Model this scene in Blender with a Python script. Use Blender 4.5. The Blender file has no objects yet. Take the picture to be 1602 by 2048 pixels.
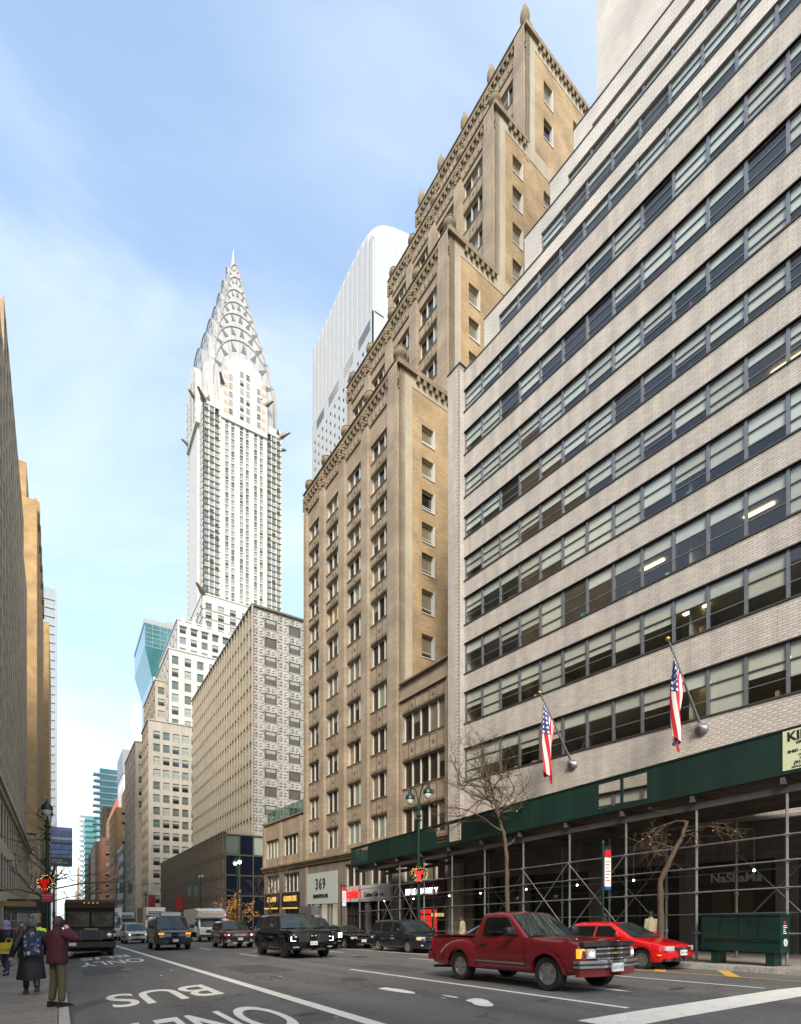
import bpy, bmesh, math, random
from mathutils import Matrix, Vector
R = random.Random(7)
scene = bpy.context.scene
col = scene.collection
rad = math.radians

# ---------------------------------------------------------------- camera
YAW = math.atan(684 / 1082)
cam_d = bpy.data.cameras.new('camera')
cam_d.sensor_fit = 'HORIZONTAL'; cam_d.sensor_width = 36.0
cam_d.lens = 36.0 * 1082 / 1602
cam_d.shift_y = (1830 - 1024) / 1602
cam_d.clip_start = 0.1; cam_d.clip_end = 6000
cam = bpy.data.objects.new('camera', cam_d); col.objects.link(cam)
cam.location = (0, 0, 1.5); cam.rotation_euler = (rad(90), 0, -YAW)
scene.camera = cam

# ---------------------------------------------------------------- sky and sun
SUN_AZ = rad(211)     # clockwise from the street's far direction (+Y)
SUN_EL = rad(38)
world = bpy.data.worlds.new('World'); scene.world = world
world.use_nodes = True
nt = world.node_tree; nt.nodes.clear()
def wn(t, **k):
    n = nt.nodes.new(t)
    for a, b in k.items(): setattr(n, a, b)
    return n
wo = wn('ShaderNodeOutputWorld'); bg = wn('ShaderNodeBackground')
sky = wn('ShaderNodeTexSky', sky_type='NISHITA', sun_disc=False)
sky.sun_elevation = SUN_EL; sky.sun_rotation = SUN_AZ
sky.air_density = 1.0; sky.dust_density = 1.0; sky.ozone_density = 1.0; sky.altitude = 20
tc = wn('ShaderNodeTexCoord')
mp = wn('ShaderNodeMapping'); mp.inputs['Scale'].default_value = (1.0, 1.0, 3.2); mp.inputs['Rotation'].default_value = (.25, .1, .5)
n1 = wn('ShaderNodeTexNoise'); n1.inputs['Scale'].default_value = 1.7; n1.inputs['Detail'].default_value = 9; n1.inputs['Roughness'].default_value = .52; n1.inputs['Distortion'].default_value = .5
cr = wn('ShaderNodeValToRGB'); cr.color_ramp.elements[0].position = .34; cr.color_ramp.elements[1].position = .74
cr.color_ramp.interpolation = 'EASE'
cm = wn('ShaderNodeMath', operation='MULTIPLY_ADD'); cm.inputs[1].default_value = .5; cm.inputs[2].default_value = .18
mx = wn('ShaderNodeMix', data_type='RGBA')
mx.inputs['B'].default_value = (2.95, 3.25, 3.45, 1)      # thin high cloud
nt.links.new(tc.outputs['Generated'], mp.inputs['Vector']); nt.links.new(mp.outputs[0], n1.inputs['Vector'])
nt.links.new(n1.outputs[0], cr.inputs[0]); nt.links.new(cr.outputs[0], cm.inputs[0]); nt.links.new(cm.outputs[0], mx.inputs['Factor'])
tint = wn('ShaderNodeMix', data_type='RGBA', blend_type='MULTIPLY'); tint.inputs['Factor'].default_value = 1; tint.inputs['B'].default_value = (.94, 1.03, 1.03, 1)
nt.links.new(sky.outputs[0], tint.inputs['A']); nt.links.new(tint.outputs['Result'], mx.inputs['A']); nt.links.new(mx.outputs['Result'], bg.inputs[0]); nt.links.new(bg.outputs[0], wo.inputs[0])
bg.inputs[1].default_value = 0.15
sl = bpy.data.lights.new('sun', 'SUN'); sl.energy = 2.1; sl.angle = rad(22); sl.color = (1, .89, .74)
so = bpy.data.objects.new('sun', sl); col.objects.link(so)
sd = Vector((math.sin(SUN_AZ) * math.cos(SUN_EL), math.cos(SUN_AZ) * math.cos(SUN_EL), math.sin(SUN_EL)))
so.rotation_euler = sd.to_track_quat('Z', 'Y').to_euler(); so.location = (0, -40, 80)
vs = scene.view_settings
vs.view_transform = 'Standard'; vs.look = 'None'; vs.exposure = 1.4; vs.gamma = 1; vs.use_curve_mapping = False

# ---------------------------------------------------------------- ground profile (metres; street falls to the north)
SLOPE = .021
PROF = [(-40, .2), (-6, .10), (0, .06), (.15, .06), (.152, -.08), (3.7, .12), (7.6, .14), (12, .13), (14.6, .07), (17.0, .0), (17.002, .15), (26, .24), (60, .3)]
def g0(X):
    if X <= PROF[0][0]: return PROF[0][1]
    for (a, b), (c, d) in zip(PROF, PROF[1:]):
        if X <= c: return b + (d - b) * (X - a) / (c - a)
    return PROF[-1][1]
def gz(X, Y): return g0(X) - SLOPE * Y

# ---------------------------------------------------------------- materials
MATS = {}
def srgb(h):
    h = h.lstrip('#'); v = [int(h[i:i + 2], 16) / 255 for i in (0, 2, 4)]
    return tuple(((c + .055) / 1.055) ** 2.4 if c > .04045 else c / 12.92 for c in v)
def mat(name, c, rough=.6, metal=0, var=.12, scale=1.5, bump=0, bscale=40, spec=.5, emit=None, estr=0, coat=0, streak=0, island=0, rnd=0, grime=0):
    if name in MATS: return MATS[name]
    m = bpy.data.materials.new(name); MATS[name] = m; m.use_nodes = True
    t = m.node_tree; N = t.nodes; Lk = t.links.new
    b = N['Principled BSDF']
    b.inputs['Roughness'].default_value = rough; b.inputs['Metallic'].default_value = metal
    b.inputs['Specular IOR Level'].default_value = spec
    if coat: b.inputs['Coat Weight'].default_value = coat; b.inputs['Coat Roughness'].default_value = .04
    if emit:
        b.inputs['Emission Color'].default_value = (*emit, 1); b.inputs['Emission Strength'].default_value = estr
    base = N.new('ShaderNodeRGB'); base.outputs[0].default_value = (*c, 1); out = base.outputs[0]
    tcn = N.new('ShaderNodeTexCoord')
    def scaled(o, fac):
        h = N.new('ShaderNodeHueSaturation'); Lk(o, h.inputs['Color']); Lk(fac, h.inputs['Value']); return h.outputs[0]
    def rng(v, lo, hi, a=.3, b_=.7):
        r = N.new('ShaderNodeMapRange'); Lk(v, r.inputs[0])
        for i, x in enumerate((a, b_, lo, hi)): r.inputs[i + 1].default_value = x
        return r.outputs[0]
    if var:
        n = N.new('ShaderNodeTexNoise'); n.inputs['Scale'].default_value = scale; n.inputs['Detail'].default_value = 6; n.inputs['Roughness'].default_value = .65
        Lk(tcn.outputs['Object'], n.inputs[0]); out = scaled(out, rng(n.outputs[0], 1 - var, 1 + var))
    if streak:
        mpn = N.new('ShaderNodeMapping'); mpn.inputs['Scale'].default_value = (1.3, 1.3, .09)
        n = N.new('ShaderNodeTexNoise'); n.inputs['Scale'].default_value = 1.6; n.inputs['Detail'].default_value = 5
        Lk(tcn.outputs['Object'], mpn.inputs[0]); Lk(mpn.outputs[0], n.inputs[0]); out = scaled(out, rng(n.outputs[0], 1 - streak, 1 + streak * .4, .38, .62))
    if grime:
        n = N.new('ShaderNodeTexNoise'); n.inputs['Scale'].default_value = 9; n.inputs['Detail'].default_value = 8
        Lk(tcn.outputs['Object'], n.inputs[0]); out = scaled(out, rng(n.outputs[0], 1 - grime, 1, .35, .5))
    if island:
        gn = N.new('ShaderNodeNewGeometry'); out = scaled(out, rng(gn.outputs['Random Per Island'], 1 - island, 1 + island, 0, 1))
    if rnd:
        oi = N.new('ShaderNodeObjectInfo'); out = scaled(out, rng(oi.outputs['Random'], 1 - rnd, 1 + rnd, 0, 1))
    Lk(out, b.inputs['Base Color'])
    if bump:
        n = N.new('ShaderNodeTexNoise'); n.inputs['Scale'].default_value = bscale; n.inputs['Detail'].default_value = 4
        Lk(tcn.outputs['Object'], n.inputs[0])
        bp = N.new('ShaderNodeBump'); bp.inputs['Strength'].default_value = bump; bp.inputs['Distance'].default_value = .02
        Lk(n.outputs[0], bp.inputs['Height']); Lk(bp.outputs[0], b.inputs['Normal'])
    return m
def brickmat(name, c1, c2, mortar, bw=.3, bh=.1, ms=.012, rough=.85, streak=.1):
    if name in MATS: return MATS[name]
    m = mat(name, c1, rough, 0, .1, 1.2)
    t = m.node_tree; N = t.nodes; Lk = t.links.new; b = N['Principled BSDF']
    tcn = N.new('ShaderNodeTexCoord'); sp = N.new('ShaderNodeSeparateXYZ'); Lk(tcn.outputs['Object'], sp.inputs[0])
    ad = N.new('ShaderNodeMath'); ad.operation = 'ADD'; Lk(sp.outputs[0], ad.inputs[0]); Lk(sp.outputs[1], ad.inputs[1])
    cb = N.new('ShaderNodeCombineXYZ'); Lk(ad.outputs[0], cb.inputs[0]); Lk(sp.outputs[2], cb.inputs[1])
    bk = N.new('ShaderNodeTexBrick'); Lk(cb.outputs[0], bk.inputs['Vector'])
    bk.inputs['Scale'].default_value = 1; bk.inputs['Brick Width'].default_value = bw; bk.inputs['Row Height'].default_value = bh; bk.inputs['Mortar Size'].default_value = ms
    bk.inputs['Color1'].default_value = (*c1, 1); bk.inputs['Color2'].default_value = (*c2, 1); bk.inputs['Mortar'].default_value = (*mortar, 1)
    n = N.new('ShaderNodeTexNoise'); n.inputs['Scale'].default_value = .5; n.inputs['Detail'].default_value = 8; Lk(tcn.outputs['Object'], n.inputs[0])
    r = N.new('ShaderNodeMapRange'); Lk(n.outputs[0], r.inputs[0])
    for i, x in enumerate((.3, .7, 1 - streak * 1.6, 1 + streak)): r.inputs[i + 1].default_value = x
    h = N.new('ShaderNodeHueSaturation'); Lk(bk.outputs[0], h.inputs['Color']); Lk(r.outputs[0], h.inputs['Value'])
    Lk(h.outputs[0], b.inputs['Base Color'])
    bp = N.new('ShaderNodeBump'); bp.inputs['Strength'].default_value = .35; bp.inputs['Distance'].default_value = .02
    bp.invert = True; Lk(bk.outputs['Fac'], bp.inputs['Height']); Lk(bp.outputs[0], b.inputs['Normal'])
    return m
def glass_sheet(name, tint=(.75, .82, .8), refl=1.0, ior=1.55):
    if name in MATS: return MATS[name]
    m = bpy.data.materials.new(name); MATS[name] = m; m.use_nodes = True
    t = m.node_tree; N = t.nodes; N.clear(); Lk = t.links.new
    o = N.new('ShaderNodeOutputMaterial'); mxs = N.new('ShaderNodeMixShader')
    tr = N.new('ShaderNodeBsdfTransparent'); tr.inputs[0].default_value = (*tint, 1)
    gl = N.new('ShaderNodeBsdfGlossy'); gl.inputs['Roughness'].default_value = .02; gl.inputs[0].default_value = (.95, .97, 1, 1)
    lw = N.new('ShaderNodeLayerWeight'); lw.inputs[0].default_value = .5
    pw = N.new('ShaderNodeMath'); pw.operation = 'POWER'; pw.inputs[1].default_value = 3.2; Lk(lw.outputs['Facing'], pw.inputs[0])
    mu = N.new('ShaderNodeMath'); mu.operation = 'MULTIPLY_ADD'; mu.inputs[1].default_value = .9 * refl; mu.inputs[2].default_value = .06 * refl; mu.use_clamp = True
    Lk(pw.outputs[0], mu.inputs[0]); Lk(mu.outputs[0], mxs.inputs[0]); Lk(tr.outputs[0], mxs.inputs[1]); Lk(gl.outputs[0], mxs.inputs[2]); Lk(mxs.outputs[0], o.inputs[0])
    return m

# ---------------------------------------------------------------- mesh builder
BOXF = ((0, 3, 2, 1), (4, 5, 6, 7), (0, 1, 5, 4), (1, 2, 6, 5), (2, 3, 7, 6), (3, 0, 4, 7))
class MB:
    def __init__(s): s.v = []; s.f = []; s.mi = []; s.cur = 0; s.M = None; s.uv = None
    def m(s, i): s.cur = i; return s
    def pts(s, ps):
        b = len(s.v)
        if s.M is None: s.v.extend(tuple(p) for p in ps)
        else: s.v.extend(tuple(s.M @ Vector(p)) for p in ps)
        return b
    def face(s, idx): s.f.append(tuple(idx)); s.mi.append(s.cur)
    def poly(s, ps): b = s.pts(ps); s.face(range(b, b + len(ps))); return s
    def box(s, x0, x1, y0, y1, z0, z1, skip=()):
        b = s.pts([(x0, y0, z0), (x1, y0, z0), (x1, y1, z0), (x0, y1, z0), (x0, y0, z1), (x1, y0, z1), (x1, y1, z1), (x0, y1, z1)])
        for i, q in enumerate(BOXF):
            if i not in skip: s.face([b + k for k in q])
        return s
    def hexa(s, p8):
        b = s.pts(p8)
        for q in BOXF: s.face([b + k for k in q])
        return s
    def prism(s, poly, axis, a, b_):
        """poly: 2d points, extruded along axis ('x','y','z') from a to b_"""
        def to3(p, h): return {'x': (h, p[0], p[1]), 'y': (p[0], h, p[1]), 'z': (p[0], p[1], h)}[axis]
        n = len(poly); i = s.pts([to3(p, a) for p in poly] + [to3(p, b_) for p in poly])
        s.face(range(i + n - 1, i - 1, -1)); s.face(range(i + n, i + 2 * n))
        for k in range(n): s.face((i + k, i + (k + 1) % n, i + n + (k + 1) % n, i + n + k))
        return s
    def tube(s, path, r, n=8, cap=True):
        path = [Vector(p) for p in path]; rs = r if isinstance(r, (list, tuple)) else [r] * len(path)
        rings = []; up = None
        for i, p in enumerate(path):
            d = (path[min(i + 1, len(path) - 1)] - path[max(i - 1, 0)])
            if d.length < 1e-9: d = Vector((0, 0, 1))
            d.normalize()
            if up is None:
                up = Vector((0, 0, 1)) if abs(d.z) < .9 else Vector((1, 0, 0))
            a = d.cross(up)
            if a.length < 1e-6: a = d.orthogonal()
            a.normalize(); b = a.cross(d); up = b
            rings.append(s.pts([p + (a * math.cos(2 * math.pi * k / n) + b * math.sin(2 * math.pi * k / n)) * rs[i] for k in range(n)]))
        for i in range(len(rings) - 1):
            for k in range(n): s.face((rings[i] + k, rings[i + 1] + k, rings[i + 1] + (k + 1) % n, rings[i] + (k + 1) % n))
        if cap:
            s.face([rings[0] + k for k in range(n)]); s.face([rings[-1] + k for k in range(n - 1, -1, -1)])
        return s
    def lathe(s, prof, n=16, o=(0, 0, 0), axis='z', a0=0, a1=2 * math.pi):
        full = abs(a1 - a0 - 2 * math.pi) < 1e-6; cnt = n if full else n + 1
        rings = []
        for r, h in prof:
            ps = []
            for k in range(cnt):
                a = a0 + (a1 - a0) * k / n; c, d = r * math.cos(a), r * math.sin(a)
                ps.append({'z': (o[0] + c, o[1] + d, o[2] + h), 'x': (o[0] + h, o[1] + c, o[2] + d), 'y': (o[0] + c, o[1] + h, o[2] + d)}[axis])
            rings.append(s.pts(ps))
        for i in range(len(rings) - 1):
            for k in range(n):
                k2 = (k + 1) % cnt
                s.face((rings[i] + k, rings[i] + k2, rings[i + 1] + k2, rings[i + 1] + k))
        if full:
            if prof[0][0] > 1e-4: s.face([rings[0] + k for k in range(n - 1, -1, -1)])
            if prof[-1][0] > 1e-4: s.face([rings[-1] + k for k in range(n)])
        return s
    def grid(s, fn, nu, nv):
        b = s.pts([fn(i / nu, j / nv) for j in range(nv + 1) for i in range(nu + 1)])
        for j in range(nv):
            for i in range(nu):
                a = b + j * (nu + 1) + i; s.face((a, a + 1, a + nu + 2, a + nu + 1))
        return s
    def mesh(s, name, mats, smooth=None):
        me = bpy.data.meshes.new(name); me.from_pydata(s.v, [], s.f)
        for m_ in (mats if isinstance(mats, (list, tuple)) else [mats]): me.materials.append(m_)
        if any(s.mi): me.polygons.foreach_set('material_index', s.mi)
        if smooth:
            bm = bmesh.new(); bm.from_mesh(me); bmesh.ops.remove_doubles(bm, verts=bm.verts, dist=1e-4); bmesh.ops.recalc_face_normals(bm, faces=bm.faces)
            for f in bm.faces: f.smooth = True
            lim = rad(smooth)
            for e in bm.edges:
                if len(e.link_faces) == 2 and e.calc_face_angle(0) > lim: e.smooth = False
            bm.to_mesh(me); bm.free()
        me.update(); return me
    def obj(s, name, mats, parent=None, smooth=None): return link(name, s.mesh(name, mats, smooth), parent)
def link(name, me, parent=None, M=None):
    o = bpy.data.objects.new(name, me); col.objects.link(o)
    if parent is not None: o.parent = parent
    if M is not None: o.matrix_local = M
    return o
def tag(o, label=None, cat=None, group=None, kind=None):
    if label: o['label'] = label
    if cat: o['category'] = cat
    if group: o['group'] = group
    if kind: o['kind'] = kind
    return o
def thing(name, label, cat, loc=(0, 0, 0), rz=0, group=None, rx=0):
    o = bpy.data.objects.new(name, None); o.empty_display_size = .3; col.objects.link(o)
    o.location = loc; o.rotation_euler = (rx, 0, rz)
    return tag(o, label, cat, group)
TMP = bpy.data.scenes.new('workbench')
def evaluated(ob):
    vl = TMP.view_layers[0]; vl.update(); return bpy.data.meshes.new_from_object(ob.evaluated_get(vl.depsgraph))
def textmesh(body, size, mats, depth=.01, align='CENTER', bold=0, sx=1, space=1, res=3):
    cu = bpy.data.curves.new('text', 'FONT'); cu.body = body; cu.size = size; cu.extrude = depth; cu.align_x = align; cu.offset = bold; cu.space_character = space
    cu.resolution_u = res
    ob = bpy.data.objects.new('text', cu); TMP.collection.objects.link(ob)
    me = evaluated(ob)
    bpy.data.objects.remove(ob); bpy.data.curves.remove(cu)
    if sx != 1:
        for v in me.vertices: v.co.x *= sx
    me.materials.clear(); me.materials.append(mats); return me
RX90 = Matrix.Rotation(rad(90), 4, 'X')
def face_M(face, p, s, o, z):
    """canonical facing -Y, put on a wall of a thing: S at y=p, W at x=p, E at x=p; s along, o outward"""
    if face == 'S': return Matrix.Translation((s, p - o, z))
    if face == 'W': return Matrix.Translation((p - o, s, z)) @ Matrix.Rotation(rad(-90), 4, 'Z')
    return Matrix.Translation((p + o, s, z)) @ Matrix.Rotation(rad(90), 4, 'Z')
def fbox(mb, face, p, s0, s1, o0, o1, z0, z1):
    if face == 'S': mb.box(s0, s1, p - o1, p - o0, z0, z1)
    elif face == 'W': mb.box(p - o1, p - o0, s0, s1, z0, z1)
    else: mb.box(p + o0, p + o1, s0, s1, z0, z1)
def fp(face, p, s, o, z):
    return {'S': (s, p - o, z), 'W': (p - o, s, z), 'E': (p + o, s, z)}[face]
def gridwall(mb, face, p, s0, s1, z0, z1, xs, zs, t=.35, out=0.0):
    """solid wall t thick with openings xs x zs left out"""
    cs = s0
    for a, b in list(xs) + [(s1, None)]:
        if a - cs > 1e-4: fbox(mb, face, p, cs, a, -t, out, z0, z1)
        cs = b
    for a, b in xs:
        cz_ = z0
        for c, d in list(zs) + [(z1, None)]:
            if c - cz_ > 1e-4: fbox(mb, face, p, a, b, -t, out - .004, cz_, c)
            cz_ = d
CAMP = Vector((0, 0, 1.5))
def place(parent, name, items, cap=300, extra_parts=None):
    """items: list of (mesh, local matrix). the nearest cap become objects, the rest one stuff mesh"""
    pm = Matrix.Translation(parent.location) @ parent.rotation_euler.to_matrix().to_4x4()
    items = sorted(items, key=lambda it: ((pm @ it[1]).translation - CAMP).length)
    obs = [link(name, me, parent, M) for me, M in items[:cap]]
    if len(items) > cap:
        bm = bmesh.new(); slots = []
        for me, M in items[cap:]:
            idx = []
            for m_ in me.materials:
                if m_ not in slots: slots.append(m_)
                idx.append(slots.index(m_))
            k = len(bm.faces); nv = len(bm.verts)
            bm.from_mesh(me); bm.verts.ensure_lookup_table(); bm.faces.ensure_lookup_table()
            for v in bm.verts[nv:]: v.co = M @ v.co
            for f in bm.faces[k:]: f.material_index = idx[f.material_index] if idx else 0
        me = bpy.data.meshes.new(name + '_rest'); bm.to_mesh(me); bm.free()
        for m_ in slots: me.materials.append(m_)
        o = link('far_' + name + 's', me, parent); o['kind'] = 'stuff'
    return obs
# ================================================================ SETTING
def asphalt():
    m = mat('asphalt', (.124, .113, .102), .75, 0, .16, .35, .5, 160)
    t = m.node_tree; N = t.nodes; Lk = t.links.new; b = N['Principled BSDF']
    src = b.inputs['Base Color'].links[0].from_socket
    tcn = N.new('ShaderNodeTexCoord')
    n = N.new('ShaderNodeTexNoise'); n.inputs['Scale'].default_value = 22; n.inputs['Detail'].default_value = 6; n.inputs['Roughness'].default_value = .8; Lk(tcn.outputs['Object'], n.inputs[0])
    r = N.new('ShaderNodeMapRange'); Lk(n.outputs[0], r.inputs[0])
    for i, x in enumerate((.3, .72, .5, 1.65)): r.inputs[i + 1].default_value = x
    h = N.new('ShaderNodeHueSaturation'); Lk(src, h.inputs['Color']); Lk(r.outputs[0], h.inputs['Value'])
    # tyre-polished lanes and cracks
    mpn = N.new('ShaderNodeMapping'); mpn.inputs['Scale'].default_value = (.9, .03, 1)
    n2 = N.new('ShaderNodeTexNoise'); n2.inputs['Scale'].default_value = 1.2; n2.inputs['Detail'].default_value = 3; Lk(tcn.outputs['Object'], mpn.inputs[0]); Lk(mpn.outputs[0], n2.inputs[0])
    r2 = N.new('ShaderNodeMapRange'); Lk(n2.outputs[0], r2.inputs[0])
    for i, x in enumerate((.35, .65, .74, 1.18)): r2.inputs[i + 1].default_value = x
    h2 = N.new('ShaderNodeHueSaturation'); Lk(h.outputs[0], h2.inputs['Color']); Lk(r2.outputs[0], h2.inputs['Value'])
    v = N.new('ShaderNodeTexVoronoi'); v.feature = 'DISTANCE_TO_EDGE'; v.inputs['Scale'].default_value = .22
    nd = N.new('ShaderNodeTexNoise'); nd.inputs['Scale'].default_value = .8; nd.inputs['Detail'].default_value = 6
    Lk(tcn.outputs['Object'], nd.inputs[0])
    va = N.new('ShaderNodeVectorMath'); va.operation = 'MULTIPLY_ADD'; Lk(nd.outputs['Color'], va.inputs[0]); va.inputs[1].default_value = (2.5, 2.5, 0); Lk(tcn.outputs['Object'], va.inputs[2])
    Lk(va.outputs[0], v.inputs[0])
    r3 = N.new('ShaderNodeMapRange'); Lk(v.outputs['Distance'], r3.inputs[0])
    for i, x in enumerate((.0, .010, .5, 1)): r3.inputs[i + 1].default_value = x
    h3 = N.new('ShaderNodeHueSaturation'); Lk(h2.outputs[0], h3.inputs['Color']); Lk(r3.outputs[0], h3.inputs['Value'])
    Lk(h3.outputs[0], b.inputs['Base Color'])
    return m
def paintmat(name, c, worn=.44):
    m = mat(name, c, .7, 0, .1, 3, .2, 90)
    t = m.node_tree; N = t.nodes; Lk = t.links.new; b = N['Principled BSDF']
    src = b.inputs['Base Color'].links[0].from_socket
    tcn = N.new('ShaderNodeTexCoord'); n = N.new('ShaderNodeTexNoise'); n.inputs['Scale'].default_value = 7; n.inputs['Detail'].default_value = 10; n.inputs['Roughness'].default_value = .75; Lk(tcn.outputs['Object'], n.inputs[0])
    r = N.new('ShaderNodeMapRange'); Lk(n.outputs[0], r.inputs[0])
    for i, x in enumerate((worn - .10, worn - .045, 0, 1)): r.inputs[i + 1].default_value = x
    mxn = N.new('ShaderNodeMix'); mxn.data_type = 'RGBA'; mxn.inputs['A'].default_value = (.075, .07, .066, 1); Lk(src, mxn.inputs['B']); Lk(r.outputs[0], mxn.inputs['Factor'])
    Lk(mxn.outputs['Result'], b.inputs['Base Color'])
    return m
def sheet(name, X0, X1, Y0, Y1, m, dz, parent=None, ny=1, nx=None):
    xs = sorted(set([X0, X1] + [p[0] for p in PROF if X0 < p[0] < X1]))
    mb = MB()
    b = mb.pts([(x, Y0 + (Y1 - Y0) * j / ny, gz(x, Y0 + (Y1 - Y0) * j / ny) + dz) for j in range(ny + 1) for x in xs])
    n = len(xs)
    for j in range(ny):
        for i in range(n - 1): a = b + j * n + i; mb.face((a, a + 1, a + n + 1, a + n))
    return mb.obj(name, m, parent)
M_ASPH = asphalt()
M_CONC = mat('sidewalk_concrete', (.25, .222, .185), .85, 0, .22, 1.4, .3, 60, rnd=.16, grime=.25)
M_CONCB = mat('sidewalk_tinted', (.13, .092, .085), .85, 0, .2, 1.4, .3, 60, rnd=.12)
M_KERB = mat('kerb_stone', (.36, .34, .31), .8, 0, .2, 3, .2, 60, rnd=.12, grime=.35)
M_JOINT = mat('joint_dirt', (.045, .04, .035), .95, 0, .2, 3)
ground = MB().poly([(-3000, -400, -.021 * -400 - .6), (3000, -400, -.021 * -400 - .6), (3000, 5000, -.021 * 5000 - .6), (-3000, 5000, -.021 * 5000 - .6)]).obj('ground', mat('city_ground', (.09, .085, .08), .9))
tag(ground, kind='structure')
road = sheet('road', .152, 17.0, -12, 800, M_ASPH, 0); tag(road, kind='structure')
side_street = MB().poly([(17.0, 62, gz(16.9, 62) - .004), (140, 62, gz(16.9, 62) - .3), (140, 81, gz(16.9, 81) - .3), (17.0, 81, gz(16.9, 81) - .004)]).obj('side_street', M_ASPH); tag(side_street, kind='structure')
side_street2 = MB().poly([(17.0, 143, gz(16.9, 143) - .004), (160, 143, gz(16.9, 143) - .3), (160, 162, gz(16.9, 162) - .3), (17.0, 162, gz(16.9, 162) - .004)]).obj('side_street', M_ASPH); tag(side_street2, kind='structure')
def sidewalk(name, X0, X1, segs, kerbx, slabs):
    mb = MB()
    for Y0, Y1 in segs:
        for xa, xb in zip([X0, (X0 + X1) / 2], [(X0 + X1) / 2, X1]):
            mb.hexa([(xa, Y0, gz(xa, Y0) - .5), (xb, Y0, gz(xb, Y0) - .5), (xb, Y1, gz(xb, Y1) - .5), (xa, Y1, gz(xa, Y1) - .5),
                     (xa, Y0, gz(xa, Y0) - .03), (xb, Y0, gz(xb, Y0) - .03), (xb, Y1, gz(xb, Y1) - .03), (xa, Y1, gz(xa, Y1) - .03)])
    o = mb.obj(name, M_JOINT); tag(o, kind='structure')
    # concrete flags: each one an object, sharing a few meshes
    cache = {}
    far = MB()
    for cx0, cx1, Y0, Y1, near, tint in slabs:
        ny = max(1, round((Y1 - Y0) / 1.5)); dy = (Y1 - Y0) / ny
        for j in range(ny):
            xc, yc = (cx0 + cx1) / 2, Y0 + dy * (j + .5); w = cx1 - cx0
            t_ = tint and (j % 4 == 1)
            if yc < near:
                k = (round(w, 2), round(dy, 2), t_)
                if k not in cache: cache[k] = MB().box(-w / 2 + .008, w / 2 - .008, -dy / 2 + .008, dy / 2 - .008, -.06, 0).mesh('paving_slab', M_CONCB if t_ else M_CONC)
                q = link('paving_slab', cache[k], o); q.location = (xc, yc, gz(xc, yc) + R.uniform(-.003, .003)); q.rotation_euler = (-SLOPE, -math.atan((gz(cx1, yc) - gz(cx0, yc)) / w), 0)
            else:
                a, b, c, d = cx0 + .01, cx1 - .01, yc - dy / 2 + .01, yc + dy / 2 - .01
                far.poly([(a, c, gz(a, c)), (b, c, gz(b, c)), (b, d, gz(b, d)), (a, d, gz(a, d))])
    fo = far.obj('far_paving_slabs', M_CONC, o); fo['kind'] = 'stuff'
    kb = MB().box(-.075, .075, -1.19, 1.19, -.3, 0).mesh('kerb_stone', M_KERB)
    for Y0, Y1 in segs:
        n = int((Y1 - Y0) / 2.4)
        for j in range(min(n, 45)):
            yc = Y0 + 2.4 * (j + .5); sx = kerbx + (-.075 if kerbx < 5 else .075)
            q = link('kerb_stone', kb, o); q.location = (sx, yc, gz(kerbx + (-.05 if kerbx < 5 else .05), yc) + .006); q.rotation_euler = (-SLOPE, 0, 0)
    return o
LSEG = [(-12, 400)]; RSEG = [(3.5, 60), (83, 141), (164, 400)]
sidewalk('sidewalk_left', -5.2, .152, LSEG, .152, [(a, b, -12, 180, 40, i == 1) for i, (a, b) in enumerate(((-5.2, -3.6), (-3.6, -1.85), (-1.85, -.002)))])
sidewalk('sidewalk_right', 17.0, 24.5, RSEG, 17.0, [(a, b, y0, y1, 26, False) for a, b in ((17.16, 18.7), (18.7, 20.3), (20.3, 21.9), (21.9, 23.9)) for y0, y1 in ((3.5, 60), (83, 141))])

# ---- road markings, each a sheet on the asphalt
M_WHITE = paintmat('road_white', (.74, .70, .60)); M_YELLOW = paintmat('road_yellow', (.62, .34, .05), .47)
mk = [('lane_line', 3.62, 3.84, 4.9, 130, M_WHITE)]
for X in (7.6, 12.05):
    mk += [('lane_line', X - .06, X + .06, 5.3, 14.9 if X < 8 else 11.2, M_WHITE)]
    y = 24.0 if X < 8 else 15.4
    while y < 110: mk.append(('lane_dash', X - .06, X + .06, y, y + 3, M_WHITE)); y += 9
mk += [('parking_line', 14.55, 14.67, 15.5, 60, M_WHITE), ('parking_line', 14.5, 14.62, 3.9, 14.6, M_YELLOW), ('stop_line', 6.1, 16.9, 4.35, 5.05, M_WHITE)]
for nm, x0, x1, y0, y1, m_ in mk: sheet(nm, x0, x1, y0, y1, m_, .005, road)
for ya in (7.0, 9.0, 11.0):      # yellow hatch by the kerb
    mb = MB(); q = [(14.64, ya), (14.64, ya + .35), (16.9, ya + 1.75), (16.9, ya + 1.4)]
    mb.poly([(x, y, gz(x, y) + .005) for x, y in q]).obj('hatch_stripe', M_YELLOW, road)
def roadtext(body, xc, yc, w, h):
    me = textmesh(body, 1, M_WHITE, 0, bold=.012, res=10)
    xs = [v.co.x for v in me.vertices]; ys = [v.co.y for v in me.vertices]
    x0, x1, y0, y1 = min(xs), max(xs), min(ys), max(ys)
    for v in me.vertices:
        X = xc - ((v.co.x - x0) / (x1 - x0) - .5) * w; Y = yc - ((v.co.y - y0) / (y1 - y0) - .5) * h
        v.co = (X, Y, gz(X, Y) + .007)
    return link('bus_lane_lettering', me, road)
roadtext('BUS', 1.92, 12.75, 2.1, 2.3); roadtext('ONLY', 1.9, 8.35, 2.3, 2.5); roadtext('ONLY', 1.95, 26.2, 2.4, 2.8); roadtext('BUS', 1.95, 30.6, 2.1, 2.4)
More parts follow.
